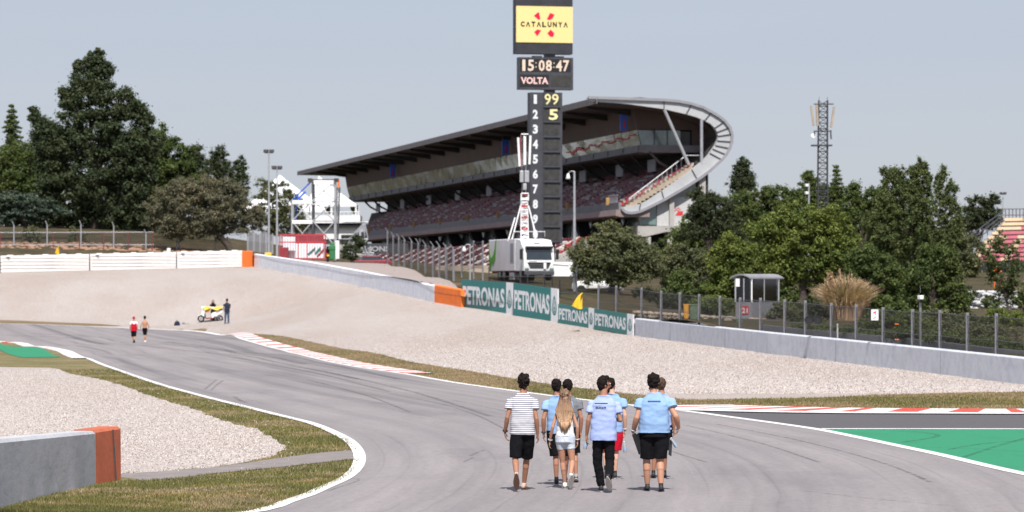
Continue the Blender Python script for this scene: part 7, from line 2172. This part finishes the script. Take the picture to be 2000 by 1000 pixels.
        m.loft([(q(0, 0, z), Rf @ Vector((r_ * k, 0, 0)), Rf @ Vector((0, r_ * 1.15 * k, 0))) for z, r_ in ((-.05, .036), (-.01, .037), (sh[3] if len(sh) > 3 else .012, .037))], 14)
        so_ = remesh(m, .008, 2).build('shoe', sh[1], th, smooth=True, local=True, fix=False)
        m = MB(); n = 26; ring = []
        for i in range(n):
            t = 2 * math.pi * i / n; yy = .062 + .142 * math.cos(t); xx = (.042 + .006 * math.cos(t)) * math.sin(t) * (1 - .12 * math.cos(2 * t))
            ring.append((xx, yy))
        V = [q(x, y, -.078) for x, y in ring] + [q(x * 1.04, y, -.088) for x, y in ring] + [q(x, y, -.096) for x, y in ring]
        Fc = [(i, (i + 1) % n, n + (i + 1) % n, n + i) for i in range(n)] + [(n + i, n + (i + 1) % n, 2 * n + (i + 1) % n, 2 * n + i) for i in range(n)] + [tuple(range(n)), tuple(range(3 * n - 1, 2 * n - 1, -1))]
        m.add(V, Fc); m.build('sole', sh[2], so_, local=True)
    # hair
    hs = J.get('hair', 'short'); hm = J.get('hairm', 'hair_dark')
    if hs != 'none':
        m = MB()
        m.ell(H(0, -.026, .042), (.093 * hk, .097 * hk, .102 * hk), 18, 12, rot=Rh)
        m.ell(H(0, -.045, -.012), (.078 * hk, .066 * hk, .080 * hk), 16, 10, rot=Rh)
        vol = J.get('hairvol', 0)
        if vol: m.ell(H(.0, .0, .085 + vol), (.078 * hk, .085 * hk, .055 * hk), 14, 8, rot=Rh); m.ell(H(0, .035, .085), (.06 * hk, .045 * hk, .035 * hk), 12, 8, rot=Rh)
        if hs == 'beard': m.ell(H(0, .045, -.080), (.062 * hk, .058 * hk, .052 * hk), 14, 10, rot=Rh)
        remesh(m, .008, 1, J.get('haira', .016), (26, 26, 24), 5).build('hair', hm, th, smooth=True, local=True, fix=False)
    if hs == 'long':
        m = MB(); rr = random.Random(5)
        for i in range(150):
            a = rr.uniform(-1.0, 1.0); x0 = math.sin(a * 1.4) * .082; y0 = -.035 - math.cos(a * 1.4) * .060
            p0 = H(x0 * .8, y0 * .5, .10 + rr.uniform(-.02, .015)); p1 = H(x0 * 1.12, y0 * 1.20, -.04)
            wid = 1.45 + rr.uniform(0, .5)
            p2 = H(x0 * wid, y0 - .055 + rr.uniform(-.015, .015), -.24 + rr.uniform(-.02, .02)) ; end = -.47 - .12 * (1 - abs(a)) + rr.uniform(-.05, .05)
            p3 = H(x0 * (1.35 + rr.uniform(-.25, .35)), y0 - .075 + rr.uniform(-.02, .02), end + .16); p4 = H(x0 * (1.0 + rr.uniform(-.45, .3)) + rr.uniform(-.01, .01), y0 - .065, end)
            pts = [p0, p1, p2, p3, p4]; rs = [.010, .013, .013, .011, .003]
            for j in range(4): m.bar(pts[j], pts[j + 1], rs[j], rs[j + 1], n=6, cap=(j == 3))
        m.build('long_hair', hm, th, smooth=True, local=True)
    # watch / bracelet
    if J.get('watch'):
        for sd_, mt in J['watch']:
            e_, w_ = S(J['el' + sd_]), S(J['wr' + sd_]); c = w_.lerp(e_, .09); d = (w_ - e_).normalized()
            m = MB(); m.torus(c, d, .034 * k, .010 * k, 20, 8); o = m.build('wristband', mt, th, smooth=True, local=True)
    made['fn'] = S
    return made

def on_back(made, txt_parts, key='top'):
    """letters laid on the back of the shirt: (text|bar, x, z, w, h, bold)"""
    o = made[key]; bvh = BVHTree.FromPolygons([v.co.copy() for v in o.data.vertices], [tuple(p.vertices) for p in o.data.polygons])
    m = MB()
    def proj(x, z):
        hit = bvh.ray_cast(Vector((x, -2, z)), Vector((0, 1, 0)))
        return Vector((x, (hit[0].y if hit[0] else -.12) - .004, z))
    for t, x, z, w, h, bd in txt_parts:
        if t == '|bar':
            n = 14; V = []
            for i in range(n + 1):
                for j in range(2): V.append(proj(x - w / 2 + w * i / n, z + h * j))
            m.add(V, [(2 * i, 2 * i + 2, 2 * i + 3, 2 * i + 1) for i in range(n)])
        else:
            v, f = text_geo(t, w, h, bd); m.add([proj(x - w / 2 + a, z + b) for a, b in v], f)
    m.build('back_print', 'ink', made['th'], local=True, fix=False)

def base(**k):
    d = dict(k=1.0, head=(0, .03, 1.665), neck=(0, 0, 1.50), shL=(-.19, 0, 1.43), shR=(.19, 0, 1.43), pelvis=(0, 0, .93), waist=.145, hip=.165, chest=.165,
             elL=(-.235, -.03, 1.13), wrL=(-.26, .05, .88), elR=(.225, -.03, 1.13), wrR=(.24, .05, .88), hipL=(-.09, 0, .90), hipR=(.09, 0, .90),
             knL=(-.10, .02, .48), anL=(-.09, -.02, .095), knR=(.08, .05, .48), anR=(.07, .10, .095))
    d.update(k); return d
BOT = {}
# 1 striped shirt
m1 = person('person', 'man in a white and navy striped T-shirt and black shorts, leftmost of the walking group', 1021, 960.5, base(
    head=(.012, .03, 1.655), neck=(.005, 0, 1.50), shL=(-.195, 0, 1.435), shR=(.185, 0, 1.43), elL=(-.238, -.05, 1.13), wrL=(-.275, .05, .90), elR=(.212, -.08, 1.11), wrR=(.230, .0, .865),
    hipL=(-.085, 0, .88), hipR=(.085, 0, .88), knL=(-.115, -.04, .48), anL=(-.095, -.33, .245), pitchL=R(66), toeL=R(-2), knR=(.06, .16, .485), anR=(.02, .24, .095), toeR=R(-14),
    waist=.148, hip=.155, chest=.162, topg=('t_shirt', 'shirt_stripe'), hem=.862, hemr=.186, sleeve=.56, bottom=('shorts', 'cloth_black'), hem_top=.93, hem_low=.505, flare=1.06,
    shoe=('shoe', 'shoe_tan', 'sole_tan'), hairvol=.022, haira=.028, watch=[('L', 'black')], seed=1, hdL=(.15, .1, -1), hdR=(.12, .3, -1), skin='skin_tan', armr=.043))
# 2 blue shirt, mostly hidden behind the woman's left
person('person', 'dark haired man in light blue T-shirt on the left behind the blonde woman', 1089, 950, base(k=.945,
    head=(-.02, .03, 1.655), neck=(0, 0, 1.50), elL=(-.235, -.08, 1.12), wrL=(-.235, -.02, .87), knL=(-.03, .02, .48), anL=(-.02, -.02, .095), knR=(.12, .1, .48), anR=(.12, .2, .1),
    topg=('t_shirt', 'shirt_blue'), hem=.86, hemr=.168, bottom=('shorts', 'cloth_black'), hem_top=.97, hem_low=.50, flare=1.1, shoe=('shoe', 'black', 'sole', .05), watch=[('L', 'black')], seed=2, skin='skin_tan'))
# 3 woman
person('person', 'woman with long blonde hair in a white strap top and pale denim shorts walking away', 1103, 957, base(k=.875, headk=1.03,
    head=(.0, .02, 1.635), neck=(0, 0, 1.47), shL=(-.165, 0, 1.405), shR=(.165, 0, 1.405), waist=.118, hip=.170, chest=.130, depth=.66, pelvis=(.01, 0, .92),
    elL=(-.215, -.06, 1.10), wrL=(-.265, .02, .85), elR=(.225, -.06, 1.10), wrR=(.225, .0, .86), hipL=(-.075, 0, .87), hipR=(.09, 0, .87),
    knL=(-.04, .06, .47), anL=(.0, .08, .095), toeL=R(4), knR=(.135, -.02, .48), anR=(.10, -.27, .235), pitchR=R(62), toeR=R(14), legr=.079, armr=.036,
    topg=('strap_top', 'cloth_white'), hem=.945, hemr=.150, sleeve=0, ease=.010, collar=.055, bottom=('denim_shorts', 'denim'), hem_top=.99, hem_low=.70, flare=.90, shoe=('shoe', 'shoe_white', 'sole'),
    hair='long', hairm='hair_blond', watch=[('L', 'galv'), ('R', 'galv')], skin='skin'))
# 4 grey shirt behind her right
person('person', 'dark haired man in a grey T-shirt, on the right behind the blonde woman', 1108.5, 943.8, base(k=.93,
    head=(.0, .03, 1.655), neck=(0.01, 0, 1.50), shL=(-.16, 0, 1.43), shR=(.20, 0, 1.43), elR=(.235, -.05, 1.12), wrR=(.225, .0, .87), hipL=(-.06, 0, .9), hipR=(.10, 0, .9), knR=(.13, .02, .48), anR=(.145, -.1, .13), pitchR=R(20), knL=(-.02, .1, .48), anL=(-.04, .2, .1),
    topg=('t_shirt', 'shirt_grey'), hem=.86, hemr=.168, bottom=('shorts', 'cloth_black'), hem_top=.97, hem_low=.50, flare=1.1, shoe=('shoe', 'shoe_grey', 'sole'), seed=3, skin='skin_tan'))
# 6 behind the team shirt man
person('person', 'man in a light blue T-shirt and red shorts behind the man in black trousers', 1196.5, 937, base(k=.93,
    head=(-.03, .03, 1.655), hyaw=R(-40), neck=(-.01, 0, 1.50), shL=(-.17, 0, 1.43), shR=(.19, 0, 1.43), elR=(.215, -.06, 1.12), wrR=(.22, .0, .86), knR=(.06, .02, .48), anR=(.04, -.02, .095), knL=(-.13, .05, .48), anL=(-.12, -.08, .20), pitchL=R(35),
    hipL=(-.09, 0, .9), hipR=(.08, 0, .9), topg=('t_shirt', 'shirt_blue'), hem=.82, hemr=.168, bottom=('shorts', 'cloth_red'), hem_top=.97, hem_low=.50, flare=1.15, shoe=('shoe', 'black', 'sole', .05), watch=[('R', 'galv')], seed=4, skin='skin_light'))
# 5 team shirt
m5 = person('person', 'bearded man in pale lavender team shirt and black trousers looking right', 1178.5, 963.5, base(k=.985,
    head=(.012, .03, 1.665), hyaw=R(-68), neck=(.0, 0, 1.50), shL=(-.19, 0, 1.43), shR=(.215, .01, 1.41), elL=(-.235, -.05, 1.12), wrL=(-.262, .03, .88), elR=(.265, -.03, 1.12), wrR=(.17, .22, 1.13), hdR=(-.5, 1, .1),
    hipL=(-.08, 0, .90), hipR=(.09, 0, .90), knL=(-.095, .08, .47), anL=(-.035, .10, .095), toeL=R(3), knR=(.10, .02, .48), anR=(.085, -.26, .25), pitchR=R(52), toeR=R(-14), legr=.072, waist=.155, hip=.168, chest=.172,
    topg=('team_shirt', 'shirt_lav'), hem=.80, hemr=.192, sleeve=.62, ease=.02, bottom=('trousers', 'cloth_black'), hem_top=.97, hem_low=.1, shoe=('shoe', 'black', 'sole'), hair='beard', hairvol=.018, seed=6, armr=.042, skin='skin_tan', hdL=(.0, .1, -1)))
on_back(m5, [('|bar', -.035, 1.355, .20, .014, 0), ('team', -.035, 1.375, .18, .018, .0), ('DUCATI', -.04, 1.275, .16, .036, .05), ('racing team', -.04, 1.045, .15, .02, .02)][:1] + [('DUCATI', -.04, 1.275, .16, .036, .05)])
# 8 behind the big man
person('person', 'short haired man in a pale blue shirt almost hidden behind the heavy man', 1292.5, 936, base(k=.93,
    head=(-.012, .03, 1.65), neck=(0, 0, 1.50), elR=(.20, -.05, 1.12), wrR=(.215, .0, .87), knL=(-.13, .04, .48), anL=(-.15, .0, .095), knR=(.05, .04, .48), anR=(.045, .05, .095),
    topg=('t_shirt', 'shirt_lav'), hem=.86, hemr=.165, bottom=('shorts', 'cloth_black'), hem_top=.97, hem_low=.50, flare=1.1, shoe=('shoe', 'black', 'black', .05), seed=8, hairm='hair_brown', skin='skin_tan'))
# 7 big man
m7 = person('person', 'heavily built man in a light blue polo shirt and black shorts carrying a clipboard', 1277.5, 961.7, base(k=1.0,
    head=(-.012, .03, 1.675), headk=1.06, neck=(-.005, 0, 1.515), shL=(-.225, 0, 1.42), shR=(.235, 0, 1.425), waist=.215, hip=.215, chest=.205, depth=.72, armr=.056, legr=.100,
    elL=(-.265, -.06, 1.13), wrL=(-.325, .05, .92), elR=(.335, -.12, 1.155), wrR=(.375, -.02, .985), hdR=(-.25, .4, -1), hipL=(-.10, 0, .90), hipR=(.10, 0, .90),
    knL=(-.115, .05, .47), anL=(-.105, .06, .095), toeL=R(8), knR=(.09, .0, .47), anR=(.105, -.12, .095), toeR=R(-4),
    topg=('polo_shirt', 'shirt_blue'), hem=.90, hemr=.236, sleeve=.50, ease=.018, collar=.070, bottom=('shorts', 'cloth_black'), hem_top=.93, hem_low=.50, flare=1.02, shoe=('shoe', 'black', 'black', .04), hair='beard', watch=[('L', 'galv')], seed=9, skin='skin', hdL=(.1, .1, -1), curlL=.8))
on_back(m7, [('|bar', -.0, 1.375, .20, .016, 0), ('l||||l||||l||l', 0, 1.395, .19, .014, .0)])
# things held
def clipboard(label, p, rz, tilt, w=.24, h=.34):
    th = thing('clipboard', label, 'clipboard', p); rot = Matrix.Rotation(rz, 3, 'Z') @ Matrix.Rotation(tilt, 3, 'Y')
    m = MB(); m.box(p, (w, .006, h), rot=rot); m.build('board', 'black', th)
    m = MB(); c = Vector(p) + rot @ Vector((.035, .006, -.012)); m.box(c, (w * .92, .004, h * .93), rot=rot); m.build('paper', 'paper', th)
    m = MB(); m.box(Vector(p) + rot @ Vector((0, -.008, h * .47)), (.1, .012, .03), rot=rot); m.build('clip', 'galv', th)
h7 = ORG[m7['th'].name]
clipboard('black clipboard with white paper in the left hand of the heavy man', Vector((h7.x - .205, h7.y - .02, h7.z + .765)), R(38), R(-24))
q8 = P(1309, 873, 119)
clipboard('dark clipboard in the right hand of the hidden man', q8 + Vector((0, -.05, 0)), R(72), R(12), .17, .27)
def bottle_(label, p, tilt):
    th = thing('water_bottle', label, 'bottle', p); rot = Matrix.Rotation(tilt, 3, 'Y')
    pr = [(-.085, .026), (-.08, .029), (-.02, .029), (.04, .027), (.06, .02), (.075, .012), (.09, .012)]
    m = MB(); m.loft([(Vector(p) + rot @ Vector((0, 0, z)), r, r) for z, r in pr], 14); m.build('bottle_body', 'bottle', th, smooth=True)
    m = MB(); m.bar(Vector(p) + rot @ Vector((0, 0, .088)), Vector(p) + rot @ Vector((0, 0, .10)), .014, n=12); m.build('cap', 'white', th)
    m = MB(); m.loft([(Vector(p) + rot @ Vector((0, 0, z)), .030, .030) for z in (-.04, .0)], 14); m.build('label', 'shirt_blue', th)
bottle_('clear water bottle hanging from the left hand of the man in black trousers', P(1144.5, 866, 127) + Vector((0, -.05, 0)), R(12))
bottle_('clear green tinted bottle in the right hand of the man in red shorts', P(1219.5, 873, 119) + Vector((0, -.05, 0)), R(-6))
bottle_('clear bottle in the right hand of the hidden man', P(1313.5, 865, 119) + Vector((.02, -.02, 0)), R(-30))

# far pair on the track
person('person', 'person in a red cap and white and red T-shirt far down the track', 261.5, 670.5, base(k=.98, legr=.082, knL=(-.08, .05, .48), anL=(-.02, .05, .1), knR=(.07, -.02, .48), anR=(.04, -.25, .2), pitchR=R(50),
    topg=('t_shirt', 'cloth_red'), hem=.82, hemr=.19, bottom=('shorts', 'cloth_black'), hem_top=.97, hem_low=.45, flare=1.1, shoe=('shoe', 'black', 'black', .08), skin='skin', hairm='hair_brown', hair='none'), vox=.014)
fp_ = bpy.data.objects[[o.name for o in bpy.data.objects if o.get('label', '').startswith('person in a red cap')][0]]
m = MB(); m.loft([(Vector((0, -.005, z)), r, r * .68) for z, r in ((1.17, .178), (1.25, .182), (1.36, .185), (1.41, .16), (1.45, .11))], 20); m.cap((-.17, 0, 1.37), (-.215, -.02, 1.26), .062, .07); m.cap((.17, 0, 1.37), (.215, -.02, 1.26), .062, .07)
m.build('white_yoke', 'cloth_white', fp_, smooth=True, local=True)
m = MB(); m.ell((0, .02, 1.70), (.088, .105, .09), 16, 8); m.bbox((-.02, -.0, 1.665), (.15, .30, .02), .008, R(60)); m.build('cap', 'cloth_red', fp_, smooth=True, local=True)
person('person', 'shirtless man in black shorts and white shoes far down the track', 283.0, 669, base(k=.99, elL=(-.26, -.02, 1.14), wrL=(-.30, .05, .92), elR=(.25, -.02, 1.14), wrR=(.27, .03, .9), knL=(-.02, .03, .48), anL=(-.01, .0, .1), knR=(.05, .03, .48), anR=(.06, .06, .1),
    bottom=('shorts', 'cloth_black'), hem_top=.97, hem_low=.52, flare=1.0, legr=.075, shoe=('shoe', 'white', 'white'), skin='skin'), vox=.014)
# by the scooter
person('person', 'man in a dark navy T-shirt and blue jeans standing beside the white scooter', 443.5, 632.5, base(k=1.0, elL=(-.25, .02, 1.16), wrL=(-.22, .15, 1.0), elR=(.25, .05, 1.15), wrR=(.18, .2, 1.1), hdR=(-.5, .6, .2), knL=(-.12, .02, .48), anL=(-.13, 0, .1), knR=(.10, .02, .48), anR=(.11, 0, .1),
    topg=('t_shirt', 'cloth_navy'), hem=.85, hemr=.185, bottom=('jeans', 'jeans'), hem_top=.97, hem_low=.1, legr=.078, shoe=('shoe', 'jeans', 'sole'), skin='skin_tan', yaw=R(10)), vox=.014)
person('person', 'dark haired woman in a black top sitting behind the scooter', 414.5, 630, base(k=.93, shift=(0, .7, .05), head=(0, .04, 1.64), skin='skin', topg=('top', 'cloth_black'), hem=.85, hemr=.17, bottom=('trousers', 'cloth_black'), hem_top=.97, hem_low=.1, hair='long', hairm='hair_dark', yaw=R(180), elL=(-.23, .06, 1.18), wrL=(-.15, .25, 1.1), elR=(.23, .06, 1.18), wrR=(.15, .25, 1.1), hdL=(.2, 1, 0), hdR=(-.2, 1, 0)), vox=.014)
# scooter
def scooter():
    g = rayhit(411, 629); th = thing('scooter', 'white scooter with a yellow cloth over it parked on the gravel', 'scooter', g, rotz=R(4))
    # local: x along the machine, front at -x
    for x, r in ((-.72, .235), (.70, .235)):
        m = MB(); m.torus((x, 0, .27), (0, 1, 0), r - .02, .055, 26, 8); w = m.build('tyre', 'tyre', th, smooth=True, local=True)
        m = MB(); m.torus((x, 0, .27), (0, 1, 0), r - .075, .014, 24, 6)
        for a in range(5): m.bar((x, 0, .27), (x + math.cos(a * 1.256) * (r - .07), 0, .27 + math.sin(a * 1.256) * (r - .07)), .016, n=5)
        m.bar((x, -.05, .27), (x, .05, .27), .04, n=10); m.build('rim', 'metal', w, local=True)
    m = MB(); m.bar((-.72, -.09, .27), (-.50, -.09, .85), .025, n=6); m.bar((-.72, .09, .27), (-.50, .09, .85), .025, n=6); m.build('fork', 'metal_dark', th, local=True)
    m = MB(); m.torus((-.72, 0, .27), (0, 1, 0), .29, .05, 16, 6); V = [v for v in m.v]
    mf = MB(); mf.prism([(-.98, -.07, .42), (-.92, -.07, .52), (-.75, -.07, .60), (-.55, -.07, .55), (-.5, -.07, .46), (-.62, -.07, .52), (-.76, -.07, .55), (-.9, -.07, .47)], (0, .14, 0)); mf.build('front_mudguard', 'white', th, local=True)
    m = MB(); m.prism([(-.70, -.17, .62), (-.60, -.17, .98), (-.44, -.17, 1.08), (-.34, -.17, 1.02), (-.44, -.17, .75), (-.48, -.17, .45), (-.56, -.17, .45)], (0, .34, 0)); m.build('front_shield', 'white', th, local=True)
    m = MB(); m.prism([(-.48, -.16, .75), (-.40, -.16, .80), (-.34, -.16, .30), (-.46, -.16, .30)], (0, .32, 0)); m.build('leg_shield', 'black', th, local=True)
    m = MB(); m.bbox((-.08, 0, .29), (.62, .34, .10), .03); m.build('footboard', 'dred', th, local=True)
    m = MB(); m.prism([(.10, -.16, .33), (.06, -.16, .62), (.16, -.16, .72), (.55, -.16, .86), (.96, -.16, .92), (.92, -.16, .78), (.62, -.16, .60), (.42, -.16, .38)], (0, .32, 0)); m.build('rear_body', 'white', th, local=True)
    m = MB(); m.loft([(Vector((x, 0, z)), Vector((0, w, 0)), Vector((0, 0, h))) for x, z, w, h in ((.05, .80, .08, .03), (.15, .84, .14, .06), (.45, .90, .15, .07), (.8, .97, .12, .06), (.95, .98, .06, .03))], 14); m.build('seat', 'black', th, smooth=True, local=True)
    m = MB(); m.bbox((.50, -.10, .36), (.5, .18, .2), .05); m.bar((.70, -.12, .27), (.3, -.12, .32), .05, n=6); m.build('engine', 'metal_dark', th, local=True)
    m = MB(); m.bar((-.5, -.33, 1.10), (-.5, .33, 1.10), .018, n=6); m.bar((-.5, -.33, 1.10), (-.5, -.22, 1.10), .03, n=8); m.bar((-.5, .33, 1.10), (-.5, .22, 1.10), .03, n=8); m.build('handlebar', 'black', th, local=True)
    m = MB(); m.bar((-.03, -.1, .30), (.05, -.22, .02), .018, n=5); m.build('stand', 'metal_dark', th, local=True)
    c = MB(); n = 16; V = []
    for i in range(n + 1):
        for j in range(7):
            u = i / n; v = j / 6
            x = -.62 + 1.62 * u; y = -.26 + .52 * v
            z = 1.16 + .05 * math.sin(u * 9) * .5 - (.30 * max(0, abs(v - .5) * 2 - .45) * (1 + .6 * math.sin(u * 11 + v)))
            V.append((x, y, z))
    c.add(V, [(i * 7 + j, (i + 1) * 7 + j, (i + 1) * 7 + j + 1, i * 7 + j + 1) for i in range(n) for j in range(6)])
    o = c.build('yellow_cloth_part', 'yellow', None, label='yellow cloth draped over the white scooter', cat='cloth'); o.name = 'cloth'
    o.location = g + Vector(o.location); 
    m = MB(); m.bbox((.14, -.0, 1.06), (.36, .40, .20), .06); m.bbox((-.58, 0, 1.12), (.26, .34, .16), .05); m.build('white_top_box', 'white', th, local=True)
    m = MB(); m.bbox((-.22, .02, .92), (.36, .28, .36), .05); m.bbox((.50, 0, 1.04), (.42, .32, .18), .05); m.build('bag', 'binorange', th, local=True)
scooter()
g = rayhit(346, 636); bg_ = thing('bag', 'dark grey bag lying on the gravel left of the scooter', 'bag', g)
m = MB(); m.loft([(g + Vector((0, 0, z)), w, .2) for z, w in ((0, .22), (.1, .22), (.22, .19), (.3, .13), (.33, .05))], 16, pw=3); m.build('bag_body', 'cloth_navy', bg_)
m = MB(); m.torus(g + Vector((0, -.02, .33)), (0, 1, 0), .06, .012, 14, 6); m.build('strap', 'black', bg_)
g = rayhit(358.5, 634); m = MB(); m.ell(g + Vector((0, 0, .11)), (.13, .13, .11), 12, 8); m.ell(g + Vector((.25, 0, .05)), (.3, .1, .05), 10, 6); m.build('helmet', 'shoe_grey', label='small dark and white bundle on the gravel beside the dark bag', cat='bundle')
# rider on a motorbike on the service road
def rider():
    c = P(640, 517, 20.9); gz = float(zb(c.x, c.y)) + .05; c.z = max(gz, c.z - .1)
    th = thing('motorbike', 'black motorbike with a red tail lamp seen from behind on the service road', 'motorbike', c)
    for y in (-.65, .65):
        m = MB(); m.torus((0, y, .31), (1, 0, 0), .25, .07, 22, 8); m.build('wheel', 'tyre', th, local=True)
    m = MB(); m.bbox((0, 0, .62), (.32, 1.2, .36), .1); m.bbox((0, -.55, .82), (.26, .5, .16), .06); m.build('body', 'black', th, local=True)
    m = MB(); m.bbox((0, -.82, .86), (.18, .08, .1), .02); m.build('tail_lamp', 'red', th, local=True)
    m = MB(); m.bbox((.08, -.84, .66), (.26, .04, .2), .01); m.build('number_plate', 'yellow', th, local=True)
    m = MB(); m.bar((-.4, .4, 1.1), (.4, .4, 1.1), .02); m.build('handlebar', 'black', th, local=True)
    pr = thing('person', 'rider in black on the motorbike seen from behind', 'person', c + Vector((0, 0, .0)))
    b = MB(); b.ell((0, .05, 1.52), (.12, .14, .15), 14, 10); b.cap((0, .02, 1.35), (0, .04, 1.45), .06, .06); b.loft([(Vector((0, -.1, .8)), .19, .15), (Vector((0, -.08, 1.0)), .17, .13), (Vector((0, 0, 1.25)), .21, .14), (Vector((0, .02, 1.36)), .12, .09)], 16)
    for sx in (-1, 1):
        b.cap((sx * .2, 0, 1.3), (sx * .32, .18, 1.08), .065, .05); b.cap((sx * .32, .18, 1.08), (sx * .34, .42, 1.1), .05, .035); hand_geo(b, (sx * .34, .42, 1.11), (0, 1, -.1), (-sx, 0, 0), (0, 0, -1), 1, .8)
        b.cap((sx * .12, -.1, .85), (sx * .26, .3, .72), .1, .07); b.cap((sx * .26, .3, .72), (sx * .22, .05, .32), .07, .045); b.cap((sx * .22, .05, .30), (sx * .22, .2, .27), .05, .04)
    remesh(b, .014, 2).build('body', 'cloth_black', pr, smooth=True, local=True, fix=False)
    m = MB(); m.ell((0, .05, 1.54), (.135, .155, .15), 16, 10); m.build('helmet', 'black', pr, smooth=True, local=True)
rider()
